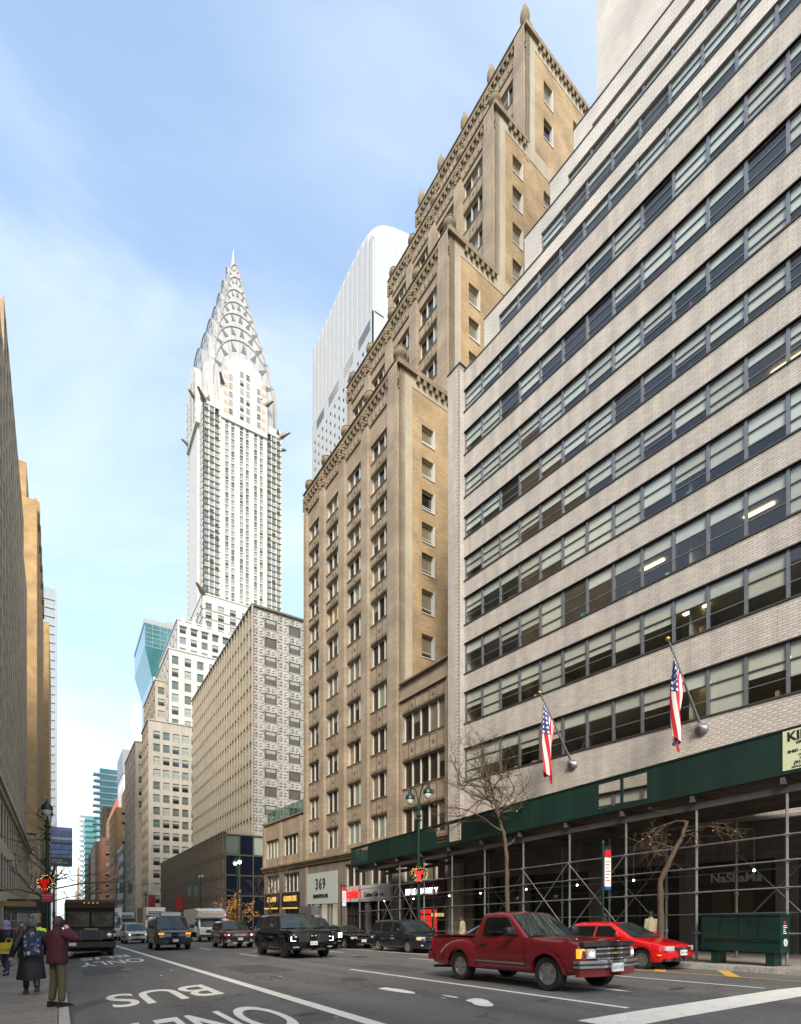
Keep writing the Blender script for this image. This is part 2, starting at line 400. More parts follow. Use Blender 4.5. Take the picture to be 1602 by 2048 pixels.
def blob(xc, yc, rx, ry, rot=0, n=14, name='worn_marking', m_=None):
    ps = []
    for k in range(n):
        a = 2 * math.pi * k / n; q = R.uniform(.65, 1.1); x, y = rx * q * math.cos(a), ry * q * math.sin(a)
        X, Y = xc + x * math.cos(rot) - y * math.sin(rot), yc + x * math.sin(rot) + y * math.cos(rot); ps.append((X, Y, gz(X, Y) + .006))
    return MB().poly(ps).obj(name, m_ or M_WHITE, road)
for a in ((5.95, 9.55, .16, .75, .05), (6.25, 8.1, .06, .28), (6.2, 7.2, .22, .5, -.4), (6.0, 8.0, .02, .1), (5.1, 14.2, .03, .12), (2.6, 17.5, .03, .2), (3.1, 18.9, .05, .12), (6.9, 20, .03, .1)): blob(*a)
MB().poly([(x, y, gz(x, y) + .006) for x, y in ((9.45, 6.5), (9.9, 8.0), (9.55, 8.0), (9.55, 10.4), (9.35, 10.4), (9.35, 8.0), (9.0, 8.0))]).obj('lane_arrow', M_WHITE, road)
MB().poly([(x, y, gz(x, y) + .004) for x, y in ((6.6, 25.6), (10.0, 27.0), (10.1, 30.0), (6.9, 29.4))]).obj('concrete_patch', mat('road_patch', (.13, .118, .1), .85, 0, .25, 1.2, .3, 60), road)
M_IRON = mat('cast_iron', (.05, .038, .03), .6, .4, .25, 8, .4, 30)
for x, y in ((11.0, 20.6), (5.4, 40), (9.0, 48)):
    mb = MB(); mb.lathe([(0.0, .012), (.3, .012), (.34, .010), (.38, .004)], 20); o = mb.obj('manhole_cover', M_IRON, road); o.location = (x, y, gz(x, y)); o.rotation_euler = (-SLOPE, 0, 0)

M_PATCH = mat('dark_patch', (.08, .073, .066), .8, 0, .2, 1.5, .5, 120); M_SEAL = mat('crack_sealer', (.022, .022, .023), .5, 0, .2, 3)
for x0, y0, w, h in ((4.6, 15.5, 1.6, 3.4), (8.3, 13.2, 1.2, 2.6), (12.6, 12.4, 1.3, 4.2), (.7, 20.0, 1.4, 3.2), (10.2, 27, 1.6, 5), (4.4, 44, 2.2, 6)):
    MB().poly([(x, y, gz(x, y) + .0025) for x, y in ((x0, y0), (x0 + w, y0 + .1), (x0 + w - .05, y0 + h), (x0 + .04, y0 + h + .1))]).obj('asphalt_patch', M_PATCH, road)
rs_ = random.Random(3)
for k in range(16):      # wandering tar-sealed cracks
    x, y = rs_.uniform(.6, 16), rs_.uniform(5.5, 30); a = rs_.choice((0, 1.57, 1.57)) + rs_.gauss(0, .25); ps = []
    for s_ in range(rs_.randint(8, 20)): ps.append((x, y)); a += rs_.gauss(0, .22); x += .28 * math.cos(a); y += .28 * math.sin(a)
    ps = [p for p in ps if .3 < p[0] < 16.8]; mb = MB()
    for (xa, ya), (xb, yb) in zip(ps, ps[1:]):
        nx, ny = -(yb - ya), xb - xa; l = math.hypot(nx, ny) or 1; w = .018; nx, ny = nx / l * w, ny / l * w
        mb.poly([(xa - nx, ya - ny, gz(xa, ya) + .0032), (xb - nx, yb - ny, gz(xb, yb) + .0032), (xb + nx, yb + ny, gz(xb, yb) + .0032), (xa + nx, ya + ny, gz(xa, ya) + .0032)])
    if len(ps) > 3: mb.obj('sealed_crack', M_SEAL, road)
for k in range(26): blob(rs_.uniform(.5, 16), rs_.uniform(5.5, 34), rs_.uniform(.05, .35), rs_.uniform(.1, .7), 0, 12, 'oil_stain', mat('oil_stain', (.06, .053, .046), .45, 0, .2, 4)).location.z = -.0028
for k in range(34): blob(rs_.uniform(-4.4, 16.5), rs_.uniform(5.5, 30), rs_.uniform(.02, .05), rs_.uniform(.02, .06), 0, 7, 'litter_scrap', mat('litter', (.4, .38, .33), .8, rnd=.3))
# ================================================================ WHITE BRICK OFFICE BUILDING
M_WB = mat('white_brick', (.47, .42, .37), .55, 0, .05, 2, 0, island=.08, rnd=.07, spec=.35, streak=.14)
M_WBM = mat('white_brick_mortar', (.24, .21, .18), .9, 0, .15, 4)
M_WBT = brickmat('white_brick_wall', (.52, .475, .425), (.58, .535, .485), (.30, .265, .235), .33, .115, .012, .6, .12)
M_ALU = mat('grey_aluminium', (.17, .175, .185), .45, .55, .12, 3)
M_DKF = mat('dark_sill', (.05, .045, .042), .5, .2, .1, 3)
M_PANE = glass_sheet('office_glass', (.86, .88, .86), .9)
M_BLIND = mat('roller_blind', (.49, .475, .415), .8, 0, .06, 2, rnd=.12)
M_BLIND2 = mat('roller_blind_pale', (.54, .55, .505), .8, 0, .06, 2, rnd=.1)
M_ROOM = mat('office_room', (.36, .345, .31), .9, 0, .25, .6)
M_CEIL = mat('office_ceiling', (.5, .49, .46), .9, 0, .1, 1)
M_LAMP = mat('ceiling_lamp', (.9, .8, .5), .5, 0, 0, emit=(1, .75, .35), estr=2.5)
M_BOXB = mat('cardboard', (.33, .2, .1), .9, 0, .1, 5); M_WPAINT = mat('white_partition', (.6, .6, .57), .8, 0, .05, 1); M_TEAL = mat('teal_plastic', (.03, .3, .33), .5)
NC = (21.37, 26.75); SK = math.atan(.1095)          # north-west corner of the facade, skew against the street
wb = thing('office_building', 'white brick office building with ribbon windows rising above the green sidewalk shed', 'building', (NC[0] + .1095 * 26.75, 0, 0), SK)
# local: x east (into the building), y north; facade W at x=0, y from YS to YN
YN = 26.75 / math.cos(SK); YS = -6.0
rows = [(5.75, 7.4), (9.85, 11.85), (13.45, 15.35), (16.55, 18.4), (19.6, 21.25), (22.35, 23.75), (25.0, 26.3), (27.55, 28.9), (30.2, 31.6), (32.9, 34.2)]
PITCH = 1.42
zb0, zt0 = 5.2, 35.4
nb = int((YN - .35 - YS) / PITCH)
ww = [(YN - .35 - (k + 1) * PITCH, YN - .35 - k * PITCH) for k in range(nb)]
win_y0 = ww[-1][0]
core = MB()
# mortar backing of the spandrels, floors and ceilings behind the glass
bands = [(zb0, rows[0][0])] + [(a[1], b[0]) for a, b in zip(rows, rows[1:])] + [(rows[-1][1], zt0)]
for a, b in bands: core.box(.012, .34, YS, YN - .3, a, b)
core.box(-.36, .34, YN - .3, YN + .75, 0, zt0 + .3)   # end pier behind its bricks
core.obj('wall_core', M_WBM, wb)
slabs = MB()
for a, b in rows: slabs.box(.34, 9, YS, YN - .3, b + .05, b + .25); 
slabs.obj('ceiling', M_CEIL, wb)
room = MB().box(8.9, 9.2, YS, YN, zb0, zt0)
for a, b in bands: room.box(.34, 9, YS, YN - .3, a + .1, b - .6 if b - a > 1 else b - .1)
for k in range(4): room.box(.5, 9, YS + 8 * k + 3.2, YS + 8 * k + 3.3, zb0, zt0)
room.obj('interior_wall', M_ROOM, wb)
body = MB().box(9.3, 24, YS, YN, 0, zt0 - .2); body.box(.3, 9.3, YN - .28, YN + .7, 0, zt0); body.box(.35, 9.3, YS, YN, zt0 - .5, zt0 - .2)
body.obj('rear_wall', M_WBT, wb)
# sills and heads
for a, b in rows:
    mb = MB(); mb.box(-.05, .2, win_y0, YN - .3, a - .07, a); mb.obj('sill', M_DKF, wb)
    mb = MB(); mb.box(-.02, .2, win_y0, YN - .3, b, b + .05); mb.obj('window_head', M_DKF, wb)
# windows: frame with pane and blind as its pieces
fcache = {}
def wwin(h):
    k = round(h, 2)
    if k in fcache: return fcache[k]
    w = PITCH; f = MB()
    f.box(-w / 2, -w / 2 + .06, -.05, .06, 0, h); f.box(w / 2 - .06, w / 2, -.05, .06, 0, h)
    f.box(-w / 2 + .06, w / 2 - .06, -.02, .05, 0, .05); f.box(-w / 2 + .06, w / 2 - .06, -.02, .05, h - .05, h)
    for q in (.33, .66): f.box(-w / 2 + .06, w / 2 - .06, -.02, .04, h * q - .018, h * q + .018)
    fm = f.mesh('window', M_ALU)
    pm = MB().poly([(-w / 2 + .06, .01, .05), (w / 2 - .06, .01, .05), (w / 2 - .06, .01, h - .05), (-w / 2 + .06, .01, h - .05)]).mesh('pane', M_PANE)
    bl = [MB().box(-w / 2 + .07, w / 2 - .07, .045, .055, h * (1 - q), h - .02).mesh('blind', m_) for q, m_ in ((.36, M_BLIND), (.5, M_BLIND), (.68, M_BLIND), (.97, M_BLIND), (.36, M_BLIND2), (.62, M_BLIND2), (.95, M_BLIND2))]
    fcache[k] = (fm, pm, bl); return fcache[k]
for ri, (a, b) in enumerate(rows):
    fm, pm, bl = wwin(b - a)
    for (y0, y1) in ww:
        o = link('window', fm, wb, face_M('W', .12, (y0 + y1) / 2, 0, a)); link('pane', pm, o)
        q = R.random()
        if q < (.92 if ri < 6 else .88): link('blind', R.choice(bl if ri > 3 else bl[:4] + bl[4:5]), o)
        if R.random() < .25 and ri < 8:
            z = R.uniform(.12, .4); xx = R.uniform(-.4, .3)
            MB().box(xx, xx + R.uniform(.12, .4), .16, .4, .02, z).obj('sill_box', R.choice((M_BOXB, M_WPAINT, M_WPAINT, M_TEAL)), o)
for ri, yy in ((0, 12.5), (0, 17), (0, 21.5), (1, 20.3), (1, 13.5), (2, 11), (3, 18.2), (4, 10), (1, 23), (0, 9.6), (2, 15.5)):
    MB().box(1.6, 1.75, yy - .55, yy + .55, rows[ri + 1][1] - .01, rows[ri + 1][1] + .045).obj('ceiling_light', M_LAMP, wb)
# bricks, laid course by course; the 300 largest in view are objects, the rest one mass
BW, BH, JT = .335, .1125, .013
cand = []
def brickrows(a, b, y0, y1, xf):
    n = max(1, int(round((b - a) / BH))); h = (b - a) / n
    for c in range(n):
        off = (BW / 2 if c % 2 else 0); y = y1 - off
        if off: cand.append((xf, y1 - off / 2, a + (c + .5) * h, off - JT, h - JT))
        while y - BW > y0: cand.append((xf, y - BW / 2, a + (c + .5) * h, BW - JT, h - JT)); y -= BW
for a, b in bands:
    lo = 4.5 if a < 30 else 6
    brickrows(a + (.06 if a > 9 else 0), b - .07 if b < zt0 - .1 else b, max(YS, lo - 1), YN - .32, .012)
brickrows(5.0, zt0 + .3, YN - .3, YN + .75, -.36)
pmw = Matrix.Translation(wb.location) @ Matrix.Rotation(SK, 4, 'Z')
def near(p):
    v = pmw @ Vector(p); return (v - CAMP).length + (0 if v.y > 8.6 and v.z > 7 else 1e4)
cand.sort(key=lambda c: near(c[:3]))
def brickbox(mb, x, y, z, w, h): mb.box(x - .012, x + .02, y - w / 2, y + w / 2, z - h / 2, z + h / 2, skip=(3,))
bcache = {}
for x, y, z, w, h in cand[:300]:
    k = (round(w, 3), round(h, 4))
    if k not in bcache: mb = MB(); brickbox(mb, 0, 0, 0, w, h); bcache[k] = mb.mesh('brick', M_WB)
    q = link('brick', bcache[k], wb); q.location = (x, y, z)
mb = MB()
for c in cand[300:]: brickbox(mb, *c)
# inner return of the end pier
nz = int((zt0 - 5.0) / BH)
for c in range(nz):
    z = 5.0 + (c + .5) * BH
    if c % 2: mb.box(-.34, .1, YN - .312, YN - .28, z - .05, z + .05)
    else: mb.box(-.34, -.13, YN - .312, YN - .28, z - .05, z + .05); mb.box(-.117, .1, YN - .312, YN - .28, z - .05, z + .05)
o = mb.obj('brickwork', M_WB, wb); o['kind'] = 'stuff'
cop = MB(); cop.box(-.03, .4, YS, YN - .33, zt0, zt0 + .08); cop.box(-.42, .4, YN - .36, YN + .8, zt0 + .3, zt0 + .38); cop.obj('coping', M_DKF, wb)
for yj in (9.4, 14.3):
    pass
# upper storeys stepping back from the north and from the street
tiers = [(25.4, .55, 35.5, 38.0), (22.63, .95, 38.0, 40.6), (21.42, 1.7, 40.6, 43.2), (20.49, 2.6, 43.2, 45.9)]
for yl, sb, z0, z1 in tiers:
    t = MB(); wz = (z0 + .62, z0 + 1.75)
    gridwall(t, 'W', sb, YS, yl, z0 - .6, z1, [(YS + .1, yl - 1.15)], [wz], .5)
    t.box(sb + .51, 20, YS, yl - .01, z0 - .6, z1 - .3)
    t.obj('setback_wall', M_WBT, wb)
    MB().box(sb - .03, sb + .45, YS, yl + .03, z1, z1 + .07).obj('coping', M_DKF, wb)
    MB().box(sb - .03, sb + .2, YS + .1, yl - 1.15, wz[0] - .06, wz[0]).obj('sill', M_DKF, wb)
    fm, pm, bl = wwin(wz[1] - wz[0]); y = yl - 1.15
    while y - PITCH > 3.5:
        o = link('window', fm, wb, face_M('W', sb + .12, y - PITCH / 2, 0, wz[0])); link('pane', pm, o); y -= PITCH
        if R.random() < .85: link('blind', R.choice(bl[4:]), o)  # pale blinds kept frequent, standing in for bright sky reflected in upper panes
tw = MB(); yl = 21.45
gridwall(tw, 'W', 6.5, YS, yl, 45, 75, [(yl - 6.0, yl - 1.6)], [(59.8, 63)], .6)
tw.box(7.1, 20, YS, yl - .01, 45, 75); tw.obj('penthouse_tower', M_WBT, wb)
MB().box(6.72, 6.8, yl - 6, yl - 1.6, 59.8, 63).obj('penthouse_louvre', mat('louvre', (.2, .19, .17), .6), wb)
for k in range(9):
    zz = 48 + k * 1.4
# street-level stone front under the shed
M_STN = mat('shopfront_stone', (.12, .10, .085), .8, 0, .15, 1.5, .2, 30, streak=.25)
M_DARKGL = mat('dark_shop_glass', (.012, .016, .016), .12, 0, .3, 1, spec=.6)
M_DFR = mat('dark_shop_frame', (.03, .028, .027), .5)
bays = [(4.2, 9.2), (9.9, 12.9), (13.5, 17.2), (17.9, 21.6), (22.3, 25.9)]
sf = MB(); gridwall(sf, 'W', .0, YS, YN - .3, -1.2, 5.19, bays, [(-.9, 3.7)], .5); fbox(sf, 'W', 0, YS, YN - .3, 0, .12, 4.9, 5.15); fbox(sf, 'W', 0, YS, YN - .3, 0, .08, 3.75, 4.0)
sf.obj('stone_shopfront', M_STN, wb)
for a, b in bays:
    n = max(2, int((b - a) / 1.3)); g = MB(); f = MB(); w = (b - a) / n
    MB().box(.28, .3, a, b, -.9, 3.7).obj('shop_window', M_DARKGL, wb)
    for k in range(n + 1): f.box(.16, .27, a + k * w - .04, a + k * w + .04, -.9, 3.7)
    f.box(.15, .275, a, b, -.9, -.55); f.box(.15, .275, a, b, 2.55, 2.68); f.obj('shop_frame', M_DFR, wb)
MB().box(.2, .26, 10.1, 12.7, 2.7, 3.6).obj('shop_fascia', M_DFR, wb)
d = MB(); d.box(.2, .26, 10.7, 11.45, -.8, 2.4); d.box(.2, .26, 11.5, 12.25, -.8, 2.4); d.obj('shop_door', mat('bronze_door', (.07, .05, .03), .4, .4), wb)
me = textmesh('NaShaMa', .5, mat('sign_dull_white', (.34, .33, .31), .6), .02, bold=.01)
link('shop_lettering', me, wb, face_M('W', .18, 11.35, .02, 2.85) @ RX90)
# ================================================================ TAN ART DECO TOWER WITH LOW WINGS
M_LIME = brickmat('limestone', (.285, .222, .158), (.325, .258, .185), (.185, .145, .10), 1.15, .52, .014, .85, .17)
M_LIMEP = mat('limestone_panel', (.215, .165, .105), .85, 0, .25, 1.1, .15, 25, streak=.1, rnd=.1)
M_LIMEB = mat('limestone_pale', (.36, .31, .235), .85, 0, .14, .45, .1, 25, streak=.08)
M_TANB = brickmat('tan_brick', (.33, .225, .115), (.42, .305, .175), (.25, .18, .10), .30, .105, .016, .9, .2)
M_WFR = mat('white_window_frame', (.50, .49, .45), .5, 0, .05, 2)
M_BGL = [mat('brown_mirrored_glass', (.030, .021, .014), .07, 0, .5, .9, spec=.55), mat('brown_mirrored_dark', (.012, .010, .008), .06, 0, .5, .9, spec=.55),  # brown reflection of the building opposite put into the pane colours
         mat('brown_glass_blind', (.17, .145, .10), .18, 0, .3, .6, spec=.5), mat('green_glass_blind', (.22, .25, .20), .18, 0, .2, .6, spec=.5),
         mat('lit_room_glass', (.12, .085, .03), .12, 0, .6, 1.2, spec=.5, emit=(1, .62, .18), estr=.07)]
br = thing('art_deco_tower', 'tan limestone and brick setback tower topped with urns, green shed at its foot', 'building', (21.81, 27.9, 0), math.atan(.0524))
bayw = [(7.63, 10.29), (11.47, 14.1), (15.3, 17.93), (19.0, 21.6)]
rows0 = [(7.55, 9.4), (10.75, 12.75), (14.3, 16.2), (17.75, 19.7), (21.3, 23.15), (24.7, 26.6), (27.75, 29.4), (30.2, 31.75), (32.7, 34.25), (35.2, 36.7), (37.75, 39.2)]
rowsA = [(40.4, 41.9), (43.3, 45.0), (46.1, 47.8), (48.9, 50.6), (51.7, 53.4)]
rowsB = [(54.4, 56.0), (57.3, 59.0), (60.4, 62.2), (63.6, 65.4), (66.6, 68.1)]
rowsC = [(69.8, 71.6), (72.9, 74.8), (76.2, 78.2)]
tiers = [(0, -1.2, 42.8, rows0, bayw), (4.9, 42, 56.2, rowsA, bayw), (10.0, 55, 70.6, rowsB, bayw), (13.8, 69, 81.0, rowsC, bayw)]
SY, NY = 6.2, 22.35
trip = {}
def triple(w, h, n=3):
    k = (round(w, 2), round(h, 2), n)
    if k in trip: return trip[k]
    out = []
    for v in range(9):
        f = MB(); f.m(0); f.box(-w / 2, -w / 2 + .06, -.03, .1, 0, h); f.box(w / 2 - .05, w / 2, -.03, .1, 0, h)
        f.box(-w / 2, w / 2, -.02, .1, 0, .05); f.box(-w / 2, w / 2, 0, .1, h - .05, h)
        for q in range(1, n): f.box(-w / 2 + w * q / n - .035, -w / 2 + w * q / n + .035, -.05, .1, 0, h)
        for q in range(n):
            a, b = -w / 2 + w * q / n, -w / 2 + w * (q + 1) / n
            f.m(1 + R.choice((0, 0, 0, 1, 1, 2) if v < 6 else (0, 1, 2, 3, 3) if v < 8 else (0, 4, 4))); f.poly([(a, .06, .03), (b, .06, .03), (b, .06, h - .03), (a, .06, h - .03)])
            if R.random() < .22: f.m(3); f.poly([(a + .05, .05, h * .6), (b - .05, .05, h * .6), (b - .05, .05, h - .04), (a + .05, .05, h - .04)])
        out.append(f.mesh('window', [M_WFR] + M_BGL))
    trip[k] = out; return out
# ornamental spandrel panel between window bands
spc = {}
def spandrel(w, h):
    k = (round(w, 2), round(h, 2))
    if k in spc: return spc[k]
    p = MB(); p.box(-w / 2, w / 2, -.02, .15, h - .14, h); p.box(-w / 2, w / 2, -.06, .15, h - .05, h); p.box(-w / 2, w / 2, -.03, .15, 0, .07)
    ih = h - .2; z = .07
    for a, b in ((-w / 2 + .08, -w * .17), (w * .17, w / 2 - .08)):      # side frames
        for q in ((a, b, z + .05, z + .09), (a, b, z + ih - .07, z + ih - .03), (a, a + .04, z + .05, z + ih - .03), (b - .04, b, z + .05, z + ih - .03)): p.box(q[0], q[1], -.035, 0, q[2], q[3])
    for x in (-w * .15, w * .15):
        p.box(x - .03, x + .03, -.05, 0, z, z + ih)
        for zz in (z + .05, z + ih - .05): p.lathe([(.0, -.09), (.055, -.075), (.065, -.02), (.05, 0)], 8, (x, 0, zz), 'y')
    p.lathe([(.0, -.06), (min(.15, ih * .35), -.05), (min(.17, ih * .4), 0)], 10, (0, 0, z + ih / 2), 'y')
    for s_ in (-1, 1): p.box(-w * .13, w * .13, -.03, 0, z + ih / 2 + s_ * ih * .42 - .02, z + ih / 2 + s_ * ih * .42 + .02)
    spc[k] = p.mesh('spandrel_panel', mat('shade_grime_panel', (.165, .125, .082), .85, 0, .3, 1.1, .15, 25, streak=.15, rnd=.15)); return spc[k]  # ornament shade and grime put into one darker panel colour
URN = MB().lathe([(.0, 0), (.24, 0), (.24, .08), (.16, .14), (.26, .22), (.44, .36), (.54, .56), (.53, .74), (.46, .84), (.5, .88), (.48, .94), (.36, .95), (.0, .9)], 16).mesh('urn', M_LIMEP, 50)
FIN = MB().lathe([(.0, 0), (.3, 0), (.3, .25), (.2, .35), (.32, .6), (.44, 1.0), (.42, 1.4), (.3, 1.8), (.16, 2.05), (.18, 2.15), (.1, 2.3), (.0, 2.35)], 14).mesh('finial', M_LIMEP, 50)
def scroll():
    p = MB()
    for s_ in (-1, 1):
        for k in range(5):
            p.lathe([(.0, -.11), (.1, -.09), (.15, 0), (.1, .09), (.0, .11)], 8, (s_ * .3, -.05, -.26 * k), 'x')
    p.box(-.16, .16, -.1, .1, -.3, .3); return p.mesh('scroll_ornament', M_LIMEP, 50)
SCR = scroll()
for ti, (sb, z0, z1, rws, bw) in enumerate(tiers):
    w = MB(); lo = 6.9 if ti == 0 else z0
    gridwall(w, 'W', sb, SY, NY, lo, z1, bw, [r for r in rws], .5)
    for a, b in zip([SY] + [x[1] for x in bw], [x[0] for x in bw] + [NY]):     # piers stand proud
        fbox(w, 'W', sb, a + .1, b - .1, 0, .26, lo, z1 - 1.9)
        if a == SY: fbox(w, 'W', sb, a - .02, b - .3, .26, .32, lo, z1 - .2)
    w.box(sb + .5, 26 if ti == 0 else 26, SY + .45, NY, z0, z1 - .5)
    w.box(sb, sb + .5, NY - .3, NY, z0, z1)
    w.obj('stone_wall', M_LIME, br)
    # window bands and panels
    for a, b in bw:
        for c, d in rws:
            link('window', R.choice(triple(b - a, d - c)), br, face_M('W', sb + .24, (a + b) / 2, 0, c))
        for (c, d), (e, f) in zip(rws, rws[1:]):
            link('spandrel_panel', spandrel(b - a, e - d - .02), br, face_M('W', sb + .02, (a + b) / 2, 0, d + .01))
    # parapet with corbel table
    c = MB(); fbox(c, 'W', sb, SY - .06, NY, .02, .22, z1 - .42, z1 - .02); fbox(c, 'W', sb, SY, NY, .0, .1, z1 - 2.0, z1 - 1.86)
    y = SY + .9
    while y < NY - .5: fbox(c, 'W', sb, y, y + .2, .0, .2, z1 - .85, z1 - .42); fbox(c, 'W', sb, y, y + .12, .0, .12, z1 - 1.75, z1 - 1.45); y += .55
    xe = tiers[ti + 1][0] if ti < 3 else 25.5
    fbox(c, 'S', SY, sb - .3, xe, 0, .26, z1 - .42, z1 - .02); x = sb + 1.5
    while x < xe - .3: fbox(c, 'S', SY, x, x + .24, .0, .24, z1 - .85, z1 - .42); x += .6
    c.obj('corbel_table', M_LIMEP, br)
    cu = MB(); cu.box(sb - .32, sb + .5, SY - .28, NY, z1, z1 + .06); cu.obj('coping', M_LIMEP, br)
    for yy in [SY + .45] + [(p[1] + q[0]) / 2 for p, q in zip(bw, bw[1:])] + [NY - .4]:
        o = link('finial' if ti == 3 else 'urn', FIN if ti == 3 else URN, br); o.location = (sb + .35, yy, z1 + .35)
        MB().box(sb - .12, sb + .75, yy - .34, yy + .34, z1 - 1.3, z1 + .36).obj('pedestal', M_LIME, br)
        link('scroll_ornament', SCR, br, face_M('W', sb - .16, yy, 0, z1 - .5))
# south side: one brick plane, stepped at the top, with stone quoins
allrows = rows0 + rowsA + rowsB + rowsC
swin = [(2.1, 3.35), (6.95, 8.2), (12.1, 13.4), (16.2, 17.5), (20.5, 21.8)]
for ti, (sb, z0, z1, rws, bw) in enumerate(tiers):
    zs = [r for r in allrows if r[1] < z1 - 1 and r[0] > (17 if ti == 0 else tiers[ti - 1][2] - 0)]
    zlo = 6.9 if ti == 0 else tiers[ti - 1][2]
    cols = [c for c in swin if c[0] > sb + 1.3]
    w = MB(); gridwall(w, 'S', SY + .03, sb + 1.15, 25.5, zlo, z1 - 1.3, cols, zs, .4); w.obj('brick_wall', M_TANB, br)
    q = MB(); fbox(q, 'S', SY, sb - .0, sb + 1.16, -.4, .0, zlo, z1); fbox(q, 'S', SY, sb + 1.16, 25.5, -.4, .0, z1 - 1.3, z1)
    if ti < 3: fbox(q, 'S', SY, tiers[ti + 1][0] - .2, tiers[ti + 1][0] + 1.2, -.3, .012, z1 - 1.3, z1 + .02)
    q.obj('stone_quoin', M_LIMEB, br)
    for a, b in cols:
        for c_, d_ in zs:
            k = ('s', round(b - a, 2), round(d_ - c_, 2))
            if k not in trip:
                trip[k] = []
                ww_, hh = b - a, d_ - c_
                for v in range(4):
                    f = MB(); f.m(0); f.box(ww_ / 2 - .1, ww_ / 2, -.28, .08, 0, hh); f.box(-ww_ / 2, -ww_ / 2 + .05, -.02, .08, 0, hh); f.box(-ww_ / 2, ww_ / 2, -.3, .1, 0, .08); f.box(-ww_ / 2, ww_ / 2, -.0, .08, hh * .3, hh * .3 + .05); f.box(-ww_ / 2, ww_ / 2, -.0, .08, hh - .05, hh)
                    f.m(1 + (0, 1, 2, 3)[v]); f.poly([(-ww_ / 2, .05, .05), (ww_ / 2, .05, .05), (ww_ / 2, .05, hh), (-ww_ / 2, .05, hh)])
                    f.m(3 if v != 1 else 2); f.poly([(-ww_ / 2 + .06, .045, hh * (.25, .5, .1, .36)[v]), (ww_ / 2 - .1, .045, hh * (.25, .5, .1, .36)[v]), (ww_ / 2 - .1, .045, hh - .06), (-ww_ / 2 + .06, .045, hh - .06)])
                    trip[k].append(f.mesh('window', [M_WFR] + M_BGL))
            link('window', R.choice(trip[k]), br, face_M('S', SY + .28, (a + b) / 2, 0, c_))
# south wing
w = MB(); xs = [(1.05, 5.95)]; zs = [(7.2, 9.3), (10.8, 12.8), (14.2, 16.3)]
gridwall(w, 'W', .05, -.1, SY, 6.9, 18.5, xs, zs, .5); w.box(.55, 20, -.1, SY + .3, -1.2, 18.2); fbox(w, 'W', .05, -.1, SY - .02, 0, .16, 17.3, 17.5); fbox(w, 'W', .05, -.1, .75, 0, .12, 6.9, 18.3)
w.obj('stone_wall', M_LIME, br); MB().box(-.2, .6, -.1, SY - .1, 18.5, 18.62).obj('coping', M_LIMEP, br)
for c, d in zs: link('window', R.choice(triple(4.9, d - c, 5)), br, face_M('W', .3, 3.5, 0, c))
for a, b in ((9.3, 10.8), (12.8, 14.2), (16.3, 17.3)):
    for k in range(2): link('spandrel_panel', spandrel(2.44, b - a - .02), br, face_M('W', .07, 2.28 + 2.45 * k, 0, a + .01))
# north wing with glass terrace rail
w = MB(); xs = [(24.0, 27.9), (29.1, 32.8)]; zs = [(7.8, 9.9)]
gridwall(w, 'W', .0, NY + .002, 33.5, 6.9, 11.7, xs, zs, .5); w.box(.5, 20, NY + .01, 33.5, -1.6, 11.4)
for y in (23.5, 28.5, 33.2): fbox(w, 'W', 0, y - .28, y + .28, 0, .12, 6.9, 11.5)
w.obj('stone_wall', M_LIME, br); MB().box(-.15, .6, NY + .1, 33.6, 11.7, 11.82).obj('coping', M_LIMEP, br)
for a, b in xs: link('window', R.choice(triple(b - a, 2.1, 4)), br, face_M('W', .24, (a + b) / 2, 0, 7.8))
M_RAILG = glass_sheet('terrace_glass', (.62, .78, .72), .9)
for k in range(9):
    MB().box(.5, .52, NY + .4 + 1.2 * k, NY + 1.5 + 1.2 * k, 11.85, 13.3).obj('glass_rail_panel', M_RAILG, br); MB().box(.46, .53, NY + 1.52 + 1.2 * k, NY + 1.58 + 1.2 * k, 11.8, 13.3).obj('rail_post', M_ALU, br)
# cornice over the shops
c = MB(); fbox(c, 'W', 0, -.1, 33.6, 0, .35, 6.72, 6.9); fbox(c, 'W', 0, -.1, 33.55, 0, .22, 6.55, 6.72); fbox(c, 'W', 0, -.1, 33.55, 0, .1, 6.35, 6.55); c.obj('cornice', M_LIMEP, br)
# shop storey
M_STORE = mat('shop_pier_stone', (.17, .145, .115), .8, 0, .12, 1, .15, 30, streak=.2)
w = MB(); mz = [(1.05, 5.95), (7.63, 10.29), (11.47, 14.1), (24.0, 27.9), (29.1, 32.8)]
gridwall(w, 'W', .06, -.1, 15.2, -1.8, 6.36, [(1.05, 5.95), (7.3, 10.6), (11.2, 14.6)], [(-1.7, 2.6), (3.95, 5.9)], .5)
gridwall(w, 'W', .06, 15.2, 22.9, -1.8, 6.36, [(15.9, 22.3)], [(-1.7, 5.5)], .5)
gridwall(w, 'W', .06, 22.9, 33.5, -1.8, 6.36, [(24.0, 27.9), (29.1, 32.8)], [(-1.7, 2.4), (3.95, 5.9)], .5)
w.obj('shop_storey_wall', M_STORE, br)
for a, b in ((1.05, 5.95), (7.3, 10.6), (11.2, 14.6), (24.0, 27.9), (29.1, 32.8)):
    link('window', R.choice(triple(b - a, 1.95, 4 if b - a > 3.5 else 3)), br, face_M('W', .34, (a + b) / 2, 0, 3.95))
    MB().box(.4, .42, a, b, -1.7, 2.6).obj('shop_window', M_DARKGL, br)
    f = MB(); n = 3
    for k in range(n + 1): y = a + (b - a) * k / n; f.box(.28, .39, y - .05, y + .05, -1.7, 2.6)
    f.box(.28, .39, a, b, 1.5, 1.6); f.box(.27, .395, a, b, -1.7, -.6); f.obj('shop_frame', M_DFR, br)
